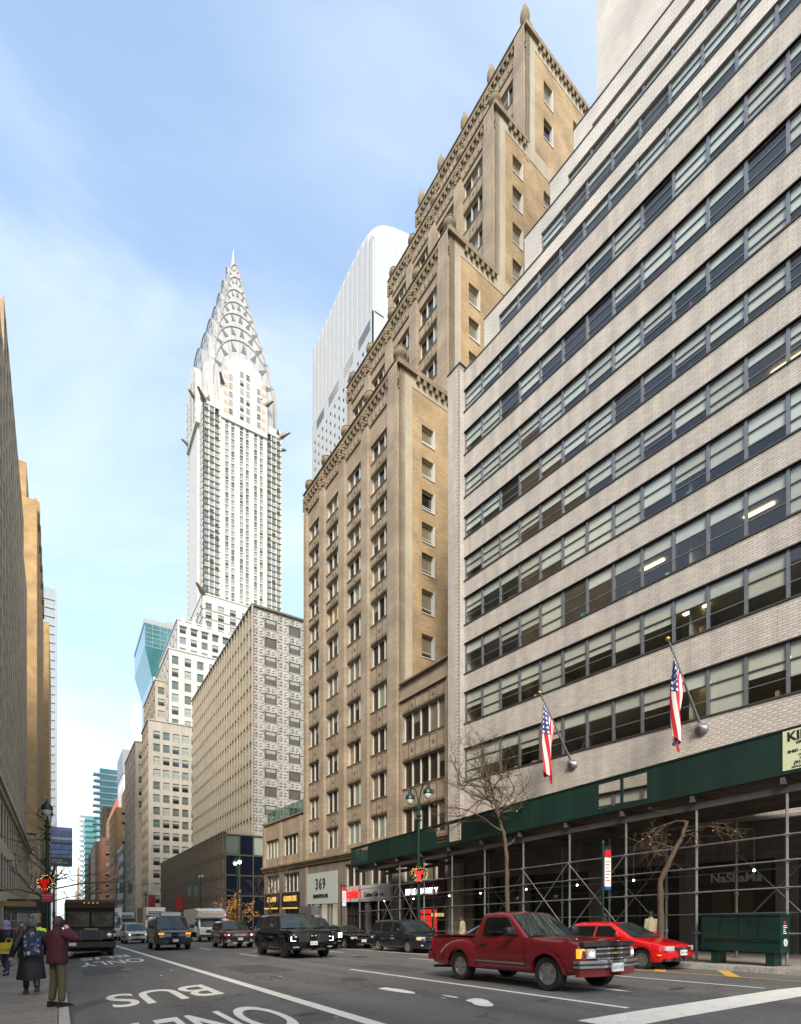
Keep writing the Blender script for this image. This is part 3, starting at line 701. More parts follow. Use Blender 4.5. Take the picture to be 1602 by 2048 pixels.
# 369 entrance panel
pan = MB()
for k in range(8): fbox(pan, 'W', .06, 15.9 + .8 * k + .006, 15.9 + .8 * (k + 1) - .006, -.1, .05, 2.55, 5.5)
pan.obj('entrance_panel', mat('grey_glass_panel', (.40, .44, .42), .3, 0, .05, 1, spec=.5), br)
def wtext(body, size, m_, y, z, o, parent=None, bold=0, sx=1, name='lettering', p=0.0, space=1):
    me = textmesh(body, size, m_, .03, bold=bold, sx=sx, space=space); return link(name, me, parent or br, face_M('W', p, y, o, z) @ RX90)
M_BLKL = mat('black_letter', (.02, .02, .02), .4)
wtext('369', 1.45, M_BLKL, 19.1, 3.95, .03, space=1.25, sx=.8); wtext('LEXINGTON AVE', .46, M_BLKL, 19.1, 3.15, .03, sx=.85)
e = MB(); e.box(.4, .42, 15.9, 22.3, -1.7, 2.5); e.obj('lobby_glass', mat('lobby_glass', (.12, .14, .13), .15, 0, .4, .6, emit=(1, .85, .6), estr=.12), br)
e = MB(); 
for y in (15.9, 17.4, 18.0, 19.6, 21.2, 22.2): e.box(.2, .38, y, y + .12, -1.7, 2.5)
e.box(-.6, .3, 19.8, 22.4, 1.5, 2.35); e.obj('lobby_frame', M_ALU, br)
# shop signs
M_SIGNW = mat('sign_pale', (.45, .44, .42), .5, 0, .05, 1); M_RED = mat('sign_red', (.55, .02, .02), .4, emit=(1, .02, .02), estr=.2); M_SIGNDR = mat('sign_dark_red', (.06, .008, .008), .5)
fb = MB(); fbox(fb, 'W', .06, 7.2, 15.0, .01, .14, 2.62, 3.9); fb.obj('sign_board', M_SIGNW, br)
wtext("Sophie's", 1.12, M_RED, 12.9, 2.98, .1, bold=.03, sx=.72); wtext('Cuban Cuisine', .5, M_BLKL, 9.7, 3.0, .1, sx=.95)
fb = MB(); fbox(fb, 'W', .06, .9, 6.1, .01, .12, 2.62, 3.85); fb.obj('sign_board', M_SIGNDR, br)
wtext('HALE & HEARTY', .62, mat('sign_white_lit', (.8, .8, .78), .5, emit=(1, 1, .97), estr=.8), 3.5, 2.95, .08, bold=.015, sx=.82)
MB().box(.36, .38, 2.3, 4.4, -1.2, 1.9).obj('red_lit_window', mat('red_glow', (.5, .01, .01), .5, emit=(1, .03, .02), estr=.3), br)
wtext('WE ARE OPEN', .34, mat('sign_tan', (.5, .38, .2), .5, emit=(1, .7, .3), estr=.25), 1.75, 1.4, .02, sx=.6)
M_GOLD = mat('gold_letter', (.6, .38, .08), .35, .3, 0, emit=(1, .65, .15), estr=.25)
for a, b, t_ in ((23.7, 28.2, 'GOLDEN CAFE'), (28.8, 33.1, 'GOLDEN')):
    fb = MB(); fbox(fb, 'W', .06, a, b, .01, .12, 2.45, 3.85); fb.obj('sign_board', M_BLKL, br)
    wtext(t_, .78, M_GOLD, (a + b) / 2, 2.95, .08, bold=.01, sx=.62 if len(t_) > 7 else .8)
    for k in range(9): MB().box(-.16, -.1, a + .3 + k * .44, a + .55 + k * .44, 2.15, 2.3).obj('sign_bulb', M_GOLD, br)
# ================================================================ OTHER BUILDINGS
GL = [mat('window_dark', (.018, .020, .022), .08, 0, .4, .5, spec=.6), mat('window_green', (.10, .13, .115), .12, 0, .3, .5, spec=.6), mat('window_blind', (.30, .33, .29), .3, 0, .2, .5, spec=.5),
      mat('window_lit', (.10, .07, .03), .15, 0, .5, .6, spec=.5, emit=(1, .68, .22), estr=.09), mat('window_sky_reflection', (.20, .24, .27), .08, 0, .2, .5, spec=.6)]  # last, pale pane carries the reflected sky in its base colour
wcache = {}
def winset(w, h, fr, weights=(6, 3, 3, 1, 0), t=.12, split=True):
    k = (round(w, 2), round(h, 2), fr.name, weights, split)
    if k in wcache: return wcache[k]
    out = []
    for v, n in enumerate(weights):
        if not n: continue
        f = MB(); f.m(0)
        for q in ((-w / 2, -w / 2 + t * .6, 0, h), (w / 2 - t * .6, w / 2, 0, h), (-w / 2 + t * .6, w / 2 - t * .6, 0, t * .6), (-w / 2 + t * .6, w / 2 - t * .6, h - t * .6, h)): f.box(q[0], q[1], -.03, .1, q[2], q[3])
        if split: f.box(-w / 2 + t * .6, w / 2 - t * .6, -.01, .08, h * .5 - .04, h * .5 + .04)
        f.m(1 + v); f.poly([(-w / 2, .05, 0), (w / 2, .05, 0), (w / 2, .05, h), (-w / 2, .05, h)])
        if v in (0, 3): f.m(3); q = (.62, .8, .5)[v % 3]; f.poly([(-w / 2 + .05, .04, h * q), (w / 2 - .05, .04, h * q), (w / 2 - .05, .04, h - .05), (-w / 2 + .05, .04, h - .05)])
        out += [f.mesh('window', [fr] + GL)] * n
    wcache[k] = out; return out
def spaced(s0, s1, n, w, margin=0):
    p = (s1 - s0 - 2 * margin) / n; return [(s0 + margin + p * (k + .5) - w / 2, s0 + margin + p * (k + .5) + w / 2) for k in range(n)]
def levels(z0, z1, n, h):
    p = (z1 - z0) / n; return [(z0 + p * k + (p - h) * .45, z0 + p * k + (p - h) * .45 + h) for k in range(n)]
ITEMS = {}
def block(parent, x0, x1, y0, y1, z0, z1, m_, west=None, south=None, east=None, t=.3, fr=None, weights=(6, 3, 3, 1, 0), name='wall', roof=None, split=True):
    """a storey mass with window openings. west/east/south: (n columns, window width, n rows, window height, z-range or None)"""
    mb = MB(); fr = fr or M_ALU
    for face, spec, p, a, b in (('W', west, x0, y0, y1), ('E', east, x1, y0, y1), ('S', south, y0, x0, x1)):
        if not spec: continue
        nc, w, nr, h = spec[:4]; za, zb = spec[4] if len(spec) > 4 else (z0, z1)
        xs = spaced(a, b, nc, w, spec[5] if len(spec) > 5 else 0); zs = levels(za, zb, nr, h)
        gridwall(mb, face, p, a + (.001 if face != 'S' else .0), b, z0, z1, xs, zs, t)
        ws = winset(w, h, fr, weights, split=split)
        for c in xs:
            for r in zs: ITEMS.setdefault(parent.name, []).append((R.choice(ws), face_M(face, p, (c[0] + c[1]) / 2, -t * .7, r[0])))
    mb.box(x0 + (t if west else 0), x1 - (t if east else 0), y0 + (t if south else 0), y1, z0, z1 - (.4 if west or south or east else 0))
    mb.obj(name, m_, parent)
    if roof: MB().box(x0 - .2, x1 + .2, y0 - .2, y1 + .2, z1, z1 + .35).obj('coping', roof, parent)
def finish(parent): place(parent, 'window', ITEMS.pop(parent.name, []))

# ---- steel-panelled office block with star-embossed panels, on a dark podium
M_STEEL = mat('embossed_steel', (.47, .445, .405), .42, .2, .1, .6, streak=.15, rnd=.06)
M_STEELD = mat('dark_steel_panel', (.17, .145, .115), .45, .35, .2, 1.2, rnd=.15)  # darker steel for spandrels, window frames and roof edge
M_CREAM = mat('cream_panel', (.44, .385, .28), .5, .1, .12, .8, island=.15)
mo = thing('steel_office_block', 'silver office block of embossed steel panels with vertical cream window stripes', 'building', (26.0, 85.0, -2), 0)
W_, D_, Ht = 34, 46, 52.6
nf = 13; fh = (Ht - 13.5) / nf
core = MB(); core.box(.35, W_, .35, D_, 0, Ht - .3); core.obj('wall', mat('steel_core', (.12, .11, .10), .6), mo)
M_BRONZEW = mat('dark_window_frame', (.06, .05, .04), .5)
def star(w, h):
    p = MB(); p.box(-w / 2 + .02, w / 2 - .02, -.02, .1, .02, h - .02)
    cx, cz = 0, h / 2; d = .09
    for sx in (-1, 1):
        for sz in (-1, 1):
            for q0, q1 in (((.08, .34), (.42, .08)), ((.46, .44), (.10, .46)), ((.30, .12), (.46, .30))):
                a = (sx * q0[0] * w, -.02, cz + sz * q0[1] * h); b = (sx * q1[0] * w, -.02, cz + sz * q1[1] * h); c = (sx * .04 * w, -.02, cz + sz * .04 * h) if q0[0] < .2 else (sx * .47 * w, -.02, cz + sz * .47 * h)
                m_ = tuple((a[i] + b[i] + c[i]) / 3 - (d if i == 1 else 0) for i in range(3))
                for e, f in ((a, b), (b, c), (c, a)): p.poly([e, f, m_]); p.poly([f, e, m_])
    return p.mesh('embossed_panel', M_STEEL)
cw = 2.05; st1, st2 = star(cw, fh * .5), star(cw, fh * .44)
wset = winset(1.75, fh * .56, M_BRONZEW, (5, 1, 3, 4, 0), split=False)
its = []
for k in range(8):
    x = .9 + 2.05 * k
    for r in range(nf):
        z = 13.5 + r * fh
        if k % 2 == 0:
            its.append((st1, Matrix.Translation((x + .1, .32, z)))); its.append((st1, Matrix.Translation((x + .1, .32, z + fh * .5))))
        else:
            its.append((st2, Matrix.Translation((x + .1, .32, z + fh * .56)))); ITEMS.setdefault(mo.name, []).append((R.choice(wset), Matrix.Translation((x + .1, .3, z + fh * .01))))
place(mo, 'embossed_panel', its, 300)
mb = MB(); mb.box(-.02, .0 + .12, .02, .36, 13.2, Ht); mb.box(17, W_, .1, .36, 13.2, Ht)
for r in range(nf + 1): mb.box(0, 17.2, .26, .33, 13.5 + r * fh - .05, 13.5 + r * fh + .05)
mb.obj('steel_trim', M_STEEL, mo)
# west face: mullions, cream stripes, dark panels
nb_ = 27; bw_ = D_ / nb_
mul = MB(); crm = MB(); dkp = MB()
for k in range(nb_):
    y0 = k * bw_; mul.box(-.18, .1, y0 - .06, y0 + .06, 13.2, Ht)
    mul.box(-.06, .05, y0 + bw_ * .5 - .04, y0 + bw_ * .5 + .04, 13.2, Ht)
    for r in range(nf):
        z = 13.5 + r * fh
        crm.box(.1, .2, y0 + .08, y0 + bw_ * .5 - .05, z + .1, z + fh * .63)
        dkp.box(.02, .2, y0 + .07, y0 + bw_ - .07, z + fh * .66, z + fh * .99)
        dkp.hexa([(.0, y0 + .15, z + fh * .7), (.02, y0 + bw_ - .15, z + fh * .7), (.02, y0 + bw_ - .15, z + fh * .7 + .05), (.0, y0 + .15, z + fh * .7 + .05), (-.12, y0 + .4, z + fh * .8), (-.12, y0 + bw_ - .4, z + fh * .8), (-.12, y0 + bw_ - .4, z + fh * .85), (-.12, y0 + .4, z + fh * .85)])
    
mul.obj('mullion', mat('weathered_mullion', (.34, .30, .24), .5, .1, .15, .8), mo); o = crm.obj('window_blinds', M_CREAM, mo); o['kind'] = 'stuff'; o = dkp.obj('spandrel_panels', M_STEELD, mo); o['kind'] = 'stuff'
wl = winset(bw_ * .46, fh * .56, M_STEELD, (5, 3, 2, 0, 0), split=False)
for k in range(nb_):
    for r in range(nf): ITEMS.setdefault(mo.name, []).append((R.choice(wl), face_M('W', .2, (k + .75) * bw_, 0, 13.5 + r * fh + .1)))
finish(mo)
MB().box(-.2, W_, -.05, D_ + .2, Ht, Ht + .3).obj('roof_edge', M_STEELD, mo)
po = thing('glass_podium', 'low dark podium of blue glass and bronze fins at the corner below the steel block', 'building', (21.0, 82.6, -2.0), 0)
M_BLUEG = mat('navy_glass', (.004, .009, .020), .05, 0, .3, .5, spec=.8); M_BRONZE = mat('bronze_fin', (.13, .108, .085), .45, .5, .15, 1)
Ph = 15.8; MB().box(.3, 34, .3, 60, 0, Ph).obj('wall', M_BRONZE, po)
its = []; pn = [MB().box(-.98, .98, -.02, .06, .08, 3.0).mesh('glass_pane', m_) for m_ in (M_BLUEG, M_BLUEG, M_BLUEG, GL[1], GL[2])]
fins = MB()
for k in range(6):
    for r in range(5): its.append((pn[0] if (k + r) % 2 or r in (0, 3) else R.choice(pn), Matrix.Translation((1.2 + 2.1 * k, .2, .3 + 3.1 * r))))
    fins.box(.1 + 2.1 * k, .25 + 2.1 * k, -.05, .3, 0, Ph)
for r in range(6): fins.box(0, 13, .0, .28, .1 + 3.1 * r, .3 + 3.1 * r)
place(po, 'glass_pane', its)
wp = [MB().box(-.62, .62, -.02, .06, .08, 2.5).mesh('window_pane', m_) for m_ in (GL[0], GL[2], M_CREAM, M_BLUEG, M_CREAM)]
its = []
for k in range(40):
    y0 = .6 + k * 1.48
    fins.box(-.2, .3, y0 - .08, y0 + .08, 4.0, Ph - .1)
    for r in range(4): its.append((wp[0] if R.random() < .35 else R.choice(wp), face_M('W', .2, y0 + .74, 0, 3.6 + 3.1 * r)))
for r in range(5): fins.box(-.06, .3, 0, 60, 3.0 + 3.1 * r, 3.6 + 3.1 * r - .02)
fins.box(-.1, .3, 0, 60, Ph, Ph + .3); fins.obj('fin', M_BRONZE, po); place(po, 'window_pane', its)
ar = MB()
for k in range(12):     # arched canopy over an entrance
    a0, a1 = math.pi * k / 12, math.pi * (k + 1) / 12
    for r0, r1 in ((4.0, 4.6),):
        ar.hexa([(-1.6, 44 + r0 * math.cos(a0), .5 + r0 * math.sin(a0) * .8), (.3, 44 + r0 * math.cos(a0), .5 + r0 * math.sin(a0) * .8), (.3, 44 + r0 * math.cos(a1), .5 + r0 * math.sin(a1) * .8), (-1.6, 44 + r0 * math.cos(a1), .5 + r0 * math.sin(a1) * .8),
                 (-1.6, 44 + r1 * math.cos(a0), .5 + r1 * math.sin(a0) * .8), (.3, 44 + r1 * math.cos(a0), .5 + r1 * math.sin(a0) * .8), (.3, 44 + r1 * math.cos(a1), .5 + r1 * math.sin(a1) * .8), (-1.6, 44 + r1 * math.cos(a1), .5 + r1 * math.sin(a1) * .8)])
ar.obj('entrance_arch', M_STEEL, po)

# ---- art deco skyscraper with the arched steel crown
M_CHW = mat('white_glazed_brick', (.50, .485, .46), .55, 0, .06, .4, streak=.1); M_CHB = mat('beige_stone', (.40, .36, .30), .75, 0, .08, .3, streak=.12)
M_CHS = mat('crown_steel', (.50, .475, .44), .36, .45, .1, .3, streak=.2); M_CHG = mat('grey_brick_band', (.27, .24, .21), .8, 0, .1, .5)
ch = thing('crowned_skyscraper', 'tall white art deco skyscraper with arched steel crown, needle spire and eagle gargoyles', 'skyscraper', (21, 164, -3.4), 0)
CH0 = 3.4
def CB(*a, **k): block(ch, *a, weights=(8, 4, 4, 0, 1), **k)
CB(0, 22, 0, 14, 0, 59, M_CHB, west=(4, 1.9, 15, 2.1, (4, 57)), south=(8, 1.75, 15, 2.2, (4, 57), .9), roof=M_CHB, fr=M_CHG)
CB(0, 30, 30, 62, 0, 61, M_CHB, west=(8, 1.9, 16, 2.1, (4, 59)), south=(8, 1.7, 6, 2.2, (35, 59)), roof=M_CHB, fr=M_CHG)
CB(3, 20, 9, 34, 40, 74, M_CHB, west=(6, 1.8, 9, 2.1, (42, 73)), south=(5, 1.8, 9, 2.1, (42, 73)), roof=M_CHB, fr=M_CHG)
CB(5.8, 44, 3, 40, 40, 81.5, M_CHW, west=(8, 1.8, 10, 2.3, (44, 80.5)), south=(11, 1.8, 10, 2.4, (44, 80.5)), roof=M_CHW, fr=M_CHG)
CB(8.6, 46, 6, 40, 70, 92, M_CHW, west=(7, 1.9, 3, 2.1, (81.5, 91)), south=(12, 1.8, 3, 2.1, (81.5, 91)), roof=M_CHW, fr=M_CHG)
for k in range(12):    # chevron pediments along the parapet
    x = 8.6 + 37.4 * (k + .5) / 12; MB().prism([(x - 1.1, 90.4), (x + 1.1, 90.4), (x, 94.2)], 'y', 5.6, 6.4).obj('chevron', M_CHW, ch)
# banded block below the first eagles
CB(16.5, 50, 9.5, 40, 85, 104, M_CHW, west=(6, 2.0, 4, 1.9, (91, 102)), south=(9, 1.9, 4, 1.9, (91, 102)), roof=M_CHW, fr=M_CHG)
mb = MB()
for r in range(4): z = 91 + 2.75 * r; mb.box(16.35, 50, 9.38, 9.6, z + .05, z + .32); mb.box(16.35, 16.6, 9.38, 40, z + .05, z + .32)
mb.obj('brick_band', M_CHG, ch)
# shaft
X0, X1, Y0, Y1 = 17.9, 43.6, 14.0, 40.5; zS, zT = 60, 170.5
its = []
M_CHF = mat('pale_window_frame', (.42, .40, .37), .6)
sw_ = winset(1.05, 1.75, M_CHF, (2, 3, 5, 0, 4)); nfl = 36; z0f = 96.0; fp_ = (zT - 2.5 - z0f) / nfl
shaft = MB(); cent = (X0 + 6.0, X1 - 6.0)
# south side: three window strips in the middle, banded corners
scols = []
for cx in (X0 + 8.15, (X0 + X1) / 2, X1 - 8.15): scols += [(cx - 1.5, cx - .42), (cx + .42, cx + 1.5)]
zs = [(z0f + fp_ * k, z0f + fp_ * k + 1.75) for k in range(nfl)]
gridwall(shaft, 'S', Y0, X0 + 5.2, X1 - 5.2, zS, zT + 6, scols, zs, .3)
for a, b in ((X0, X0 + 5.2), (X1 - 5.2, X1)):
    cc = [(a + .35, a + .45)] if False else []
    xs = [(a + .25 + 1.65 * q, a + .25 + 1.65 * q + 1.35) for q in range(3)]
    gridwall(shaft, 'S', Y0 + .6, a, b, zS, zT, xs, zs, .3)
    for z in zs:
        for xa in xs: its.append((R.choice(sw_), Matrix.Translation(((xa[0] + xa[1]) / 2, Y0 + .8, z[0])) @ Matrix.Diagonal((1.28, 1, 1, 1))))
wcols = spaced(Y0 + .4, Y1, 8, 1.1); gridwall(shaft, 'W', X0, Y0 + .6, Y1, zS, zT - 1, wcols, zs, .3)
shaft.box(X0 + .3, X1, Y0 + .95, Y1, zS, zT - .4); shaft.box(X0 + 5.2, X1 - 5.2, Y0 + .3, Y1 + 1, zS, zT + 5.6); shaft.box(X0 - .55, X0 + 4, Y0 + 7, Y1 - 7, zS, zT + 4)
shaft.obj('shaft', M_CHW, ch)
for z in zs:
    for c in scols: its.append((R.choice(sw_), Matrix.Translation(((c[0] + c[1]) / 2, Y0 + .2, z[0]))))
    for c in wcols: its.append((R.choice(sw_), face_M('W', X0 + .2, (c[0] + c[1]) / 2, 0, z[0])))
bd = MB()
for z in zs:
    for a, b in ((X0, X0 + 5.25), (X1 - 5.25, X1)):
        bd.box(a - .03, b + .03, Y0 + .54, Y0 + .62, z[0] - .22, z[0]); bd.box(a - .03, b + .03, Y0 + .54, Y0 + .62, z[1], z[1] + .18)
    bd.box(X0 - .06, X0, Y0 + .55, Y0 + 5, z[0] - .2, z[0] - .02)
bd.obj('brick_band', M_CHG, ch)
place(ch, 'window', ITEMS.pop(ch.name, []) + its)
# crown: cross-vaulted arches in shrinking tiers
CXc, CYc = (X0 + X1) / 2, (Y0 + Y1) / 2
def arch_poly(hw, zb, za, n=18, pw=.62):
    pts = [(-hw, zb)]
    for k in range(n + 1):
        a = math.pi * (1 - k / n); c = math.cos(a); pts.append((hw * c, (zb + (za - zb) * .35) + (za - zb) * .65 * max(0, math.sin(a)) ** .8))
    pts.append((hw, zb)); return pts
ctiers = [(9.9, 12.4, 166, 194), (8.8, 10.4, 180, 200.2), (7.5, 8.6, 188, 206.4), (6.2, 6.8, 195, 212.2), (4.8, 5.2, 202, 218.2), (3.5, 3.7, 208, 224.2), (2.3, 2.3, 214, 230)]
TRI = MB(); TRI.poly([(-.75, -.06, 0), (.75, -.06, 0), (0, -.06, 2.9)]); TRI.poly([(-.75, -.06, 0), (0, -.06, 2.9), (-.75, .1, 0)]); TRI.poly([(.75, -.06, 0), (.75, .1, 0), (0, -.06, 2.9)])
TRIM = TRI.mesh('triangular_window', mat('crown_window', (.14, .145, .13), .3, 0, .2, .5))
for i, (hw, L, zb, za) in enumerate(ctiers):
    P = arch_poly(hw, zb, za); t = MB()
    t.prism([(CXc + p[0], p[1]) for p in P], 'y', CYc - L, CYc + L); t.prism([(CYc + p[0], p[1]) for p in P], 'x', CXc - L, CXc + L)
    q = min(hw, L) * .86; t.box(CXc - q, CXc + q, CYc - q, CYc + q, zb, zb + (za - zb) * .5)
    t.obj('crown_tier', M_CHS, ch, 40)
    rim = MB(); n = len(P)
    pp = [(CXc + p[0] * 1.0, CYc - L - .1, p[1]) for p in P[1:-1]]; rim.tube(pp, .16, 5); rim.tube([(CXc - L - .1, CYc + p[0], p[1]) for p in P[1:-1]], .16, 5)
    rim.obj('arch_rim', mat('crown_rib', (.34, .32, .29), .5, .3), ch)
    hub = zb + (za - zb) * .35
    for k in range(1, 8):
        if i == 0 and k in (3, 4, 5): pass
        a = math.pi * k / 8; rr = .80
        px_, pz_ = hw * rr * math.cos(a), hub + (za - zb) * .65 * rr * max(0, math.sin(a)) ** .8
        sc = .95 * hw / 9 + .12
        Mx = Matrix.Translation((CXc + px_, CYc - L - .03, pz_)) @ Matrix.Rotation(-(a - math.pi / 2), 4, 'Y') @ Matrix.Diagonal((sc, 1, sc, 1))
        link('triangular_window', TRIM, ch, Mx)
        Mx = Matrix.Translation((CXc - L - .03, CYc - px_, pz_)) @ Matrix.Rotation(rad(-90), 4, 'Z') @ Matrix.Rotation(-(a - math.pi / 2), 4, 'Y') @ Matrix.Diagonal((sc, 1, sc, 1))
        link('triangular_window', TRIM, ch, Mx)
# arched central bay under the crown, on the south and west sides
for face, p, c0, L in (('S', Y0 + .2, CXc, 0), ('W', X0 - .6, CYc, 0)):
    hw = 7.6; P = arch_poly(hw, 165, 187.5, 14); mb = MB()
    if face == 'S': mb.prism([(c0 + q[0], q[1]) for q in P], 'y', p - .7, p + 3)
    else: mb.prism([(c0 + q[0], q[1]) for q in P], 'x', p - .7, p + 3)
    mb.obj('arched_bay', M_CHW, ch)
    w2 = winset(1.3, 1.9, M_CHF, (2, 3, 4, 0, 4))
    for cx in (-4.6, -1.0, 1.0, 4.6):
        for r in range(6 if abs(cx) < 2 else 5): link('window', R.choice(w2), ch, face_M(face, p, c0 + cx, .76, 167 + 2.75 * r))
    for r in range(6):
        for cx in (-6.2, 6.2): mb = MB(); fbox(mb, face, p, c0 + cx - .7, c0 + cx + .7, .70, .76, 167 + 2.75 * r, 168.2 + 2.75 * r); mb.obj('tan_panel', mat('tan_band', (.42, .33, .23), .8), ch)
sp = MB(); sp.lathe([(1.6, 228), (1.0, 232), (.5, 234.5), (.2, 237), (.0, 238.5)], 10, (CXc, CYc, 0)); sp.obj('spire', M_CHS, ch, 40)
def eagle():
    e = MB(); e.tube([(0, .6, -.6), (0, -.6, 0), (0, -2.0, .35), (0, -3.0, .75), (0, -3.7, .6)], [.75, .75, .5, .42, .12], 8)
    for s_ in (-1, 1): e.hexa([(0, .4, -.5), (s_ * 1.5, .6, .2), (s_ * 1.5, .9, .2), (0, .9, -.5), (0, .2, .1), (s_ * 1.7, .1, 1.1), (s_ * 1.7, .5, 1.1), (0, .6, .1)])
    return e.mesh('eagle_gargoyle', mat('gargoyle_steel', (.22, .18, .14), .45, .6), 50)
EG = eagle()
for x, y, z, a in ((X0 + .2, Y0 + .8, zT - 1.5, -45), (X1 - .2, Y0 + .8, zT - 1.5, 45), (X0 + 6, Y0 + .2, zT + 5.6, -30), (X1 - 6, Y0 + .2, zT + 5.6, 40), (X0, Y1 - 8, zT - 4, -80), (16.6, 9.6, 104.6, -45), (X0 - .4, Y0 + 8, zT + 3.4, -60), (X1, Y0 + 6, zT - 2, 80)):
    link('eagle_gargoyle', EG, ch, Matrix.Translation((x, y, z)) @ Matrix.Rotation(rad(a), 4, 'Z'))

# ---- pale tower with rounded crest behind the art deco tower
M_PALE = mat('pale_concrete', (.40, .41, .43), .7, 0, .04, .3)
pt = thing('pale_tower', 'very tall pale white tower with a curved crest and slit windows behind the tan tower', 'skyscraper', (73.5, 131, -2.7), 0)
tw_ = MB(); top0 = 172
ncol = 13; xs = spaced(0, 42, ncol, 1.15, .8)
gridwall(tw_, 'W', 0, 0, 42, 0, top0, xs, [(z, z + 1.5) for z in [20 + 3.05 * k for k in range(48)]], .5)
gridwall(tw_, 'S', 0, .001, 40, 0, top0, spaced(0, 40, 9, 1.5, 1), [(z, z + 1.5) for z in [20 + 3.05 * k for k in range(48)]], .5)
tw_.box(.5, 40, .5, 42, 0, top0)
tw_.obj('grid_wall', M_PALE, pt)
fin_ = MB()
zc = top0 + 33
def crest(x, y): return zc + .2 * min(x, 22) - 6 * math.exp(-x / 3) - 6.5 * math.exp(-y / 3.2)
X_ = [.6, 1.2, 2, 3.2, 5, 7.5, 11, 16, 22, 30, 40]; Y_ = [0, .5, 1.2, 2.2, 3.6, 5.5, 8, 12, 20, 30, 42]
q0 = fin_.pts([(x, y, crest(x - .6, y)) for y in Y_ for x in X_]); nX = len(X_)
for j in range(len(Y_) - 1):
    for i in range(nX - 1): q = q0 + j * nX + i; fin_.face((q, q + 1, q + nX + 1, q + nX))
for p, r in zip(Y_, Y_[1:]): fin_.poly([(.6, r, top0), (.6, p, top0), (.6, p, crest(0, p)), (.6, r, crest(0, r))])
for p, r in zip(X_, X_[1:]): fin_.poly([(p, 0, top0), (r, 0, top0), (r, 0, crest(r - .6, 0)), (p, 0, crest(p - .6, 0))])
for k in range(ncol + 1):
    y = .8 + (42 - 1.6) / ncol * k
    fin_.box(.15, .6, max(.05, y - 1.0), min(41.95, y + 1.0), top0, crest(0, max(.05, y - 1)) - 1.0)
for k in range(ncol):
    y = .8 + (42 - 1.6) / ncol * (k + .5); MB().box(.52, .59, y - .5, y + .5, top0 + 1, crest(0, y) - 1.6).obj('slot_glass', mat('slot_pale', (.27, .29, .30), .3), pt)
for k in range(9): fin_.box(.7 + 4.4 * k, 3.6 + 4.4 * k, -.25, .3, top0, crest(.7 + 4.4 * k, 0) - 1.5)
fin_.obj('crest', M_PALE, pt, 35)
dk = mat('slit_glass', (.10, .105, .11), .2)
its = [(MB().box(-.6, .6, -.02, .05, 0, 1.5).mesh('slit_window', dk), face_M('W', .4, (c[0] + c[1]) / 2, 0, 20 + 3.05 * k)) for c in xs[:1] for k in range(1)]
me_ = its[0][0]
its = [(me_, face_M('W', .4, (c[0] + c[1]) / 2, 0, 20 + 3.05 * k)) for c in xs for k in range(48)] + [(me_, face_M('S', .4, (c[0] + c[1]) / 2, 0, 20 + 3.05 * k)) for c in spaced(0, 40, 9, 1.5, 1) for k in range(48)]
place(pt, 'slit_window', its, 120)
for a, b in ((0, 8), (10.5, 17.5), (20, 28.5), (31, 38)): MB().box(-.04, .3, a + 1.2, b, top0 - 4.5, top0 - 1.5).obj('louvre_band', dk, pt)

# ---- teal glass tower with flared top
M_TEALG = mat('teal_glass', (.06, .20, .215), .06, .2, .25, .15, spec=.7); M_TEALB = mat('teal_band', (.30, .33, .32), .5); M_TEALW = mat('teal_white_pier', (.55, .6, .6), .5)
tg = thing('flared_glass_tower', 'teal glass tower with an outward flaring top beyond the crowned skyscraper', 'skyscraper', (41.0, 307, -6.5), 0)
mb = MB(); mb.box(0, 40, 0, 40, 0, 132); mb.hexa([(0, 0, 132), (40, 0, 132), (40, 40, 132), (0, 40, 132), (-3.6, -2.5, 146), (42, -2.5, 146), (42, 42, 146), (-3.6, 42, 146)]); mb.box(-3.6, 42, -2.5, 42, 146, 158); mb.obj('glass_wall', M_TEALG, tg)
mb = MB()
for k in range(6): z = 146.2 + 2.3 * k; mb.box(-3.7, 42.1, -2.62, -2.4, z, z + .25)
for k in range(22): z = 88 + 2.2 * k; mb.box(-.08, 40, -.1, .1, z, z + (.9 if k % 5 == 0 else .2)) if z < 131 else None
for k in range(13): x = -3.6 + 3.6 * k; mb.box(x, x + .15, -2.66, -2.4, 146, 158)
for k in range(10): x = 4 * k; mb.box(x, x + .15, -.12, .1, 40, 132)
mb.box(-3.8, 42.2, -2.7, 42, 158, 160.2); mb.box(8, 34, 6, 30, 160, 166); mb.obj('floor_band', M_TEALB, tg)
MB().box(.6, 4.2, -.14, .1, 40, 132).obj('white_pier', M_TEALW, tg)

# ---- far blocks up the avenue on the right
def far(name, label, x, y, w, d, h, m_, west=None, south=None, cat='building', roof=None, z=0, fr=None, weights=(6, 2, 2, 0, 0)):
    t = thing(name, label, cat, (x, y, -SLOPE * y - .5), 0); block(t, 0, w, 0, d, 0, h, m_, west=west, south=south, roof=roof, fr=fr, weights=weights, t=.4); finish(t); return t
M_BRK2 = mat('ochre_brick', (.30, .185, .085), .85, 0, .1, .2); M_RBRK = mat('red_brick', (.24, .105, .065), .85, 0, .1, .2); M_GRYT = mat('grey_tower', (.30, .31, .33), .5, .2, .08, .2); M_CPR = mat('copper_roof', (.22, .42, .35), .7, 0, .1, .3)
M_LTEAL = mat('light_teal_glass', (.13, .33, .33), .15, .1, .2, .1); M_WHT = mat('white_aluminium', (.66, .68, .70), .5, 0, .04, .2); M_TANS = mat('tan_stone', (.36, .28, .19), .85, 0, .1, .2)
t = far('low_teal_building', 'low teal glass building with dark window bands beside the beige skyscraper base', 21, 232, 22, 26, 34, mat('muted_teal', (.13, .22, .21), .35, .1, .15, .3), west=(5, 3.6, 7, 2.2), south=(4, 3.6, 7, 2.2))
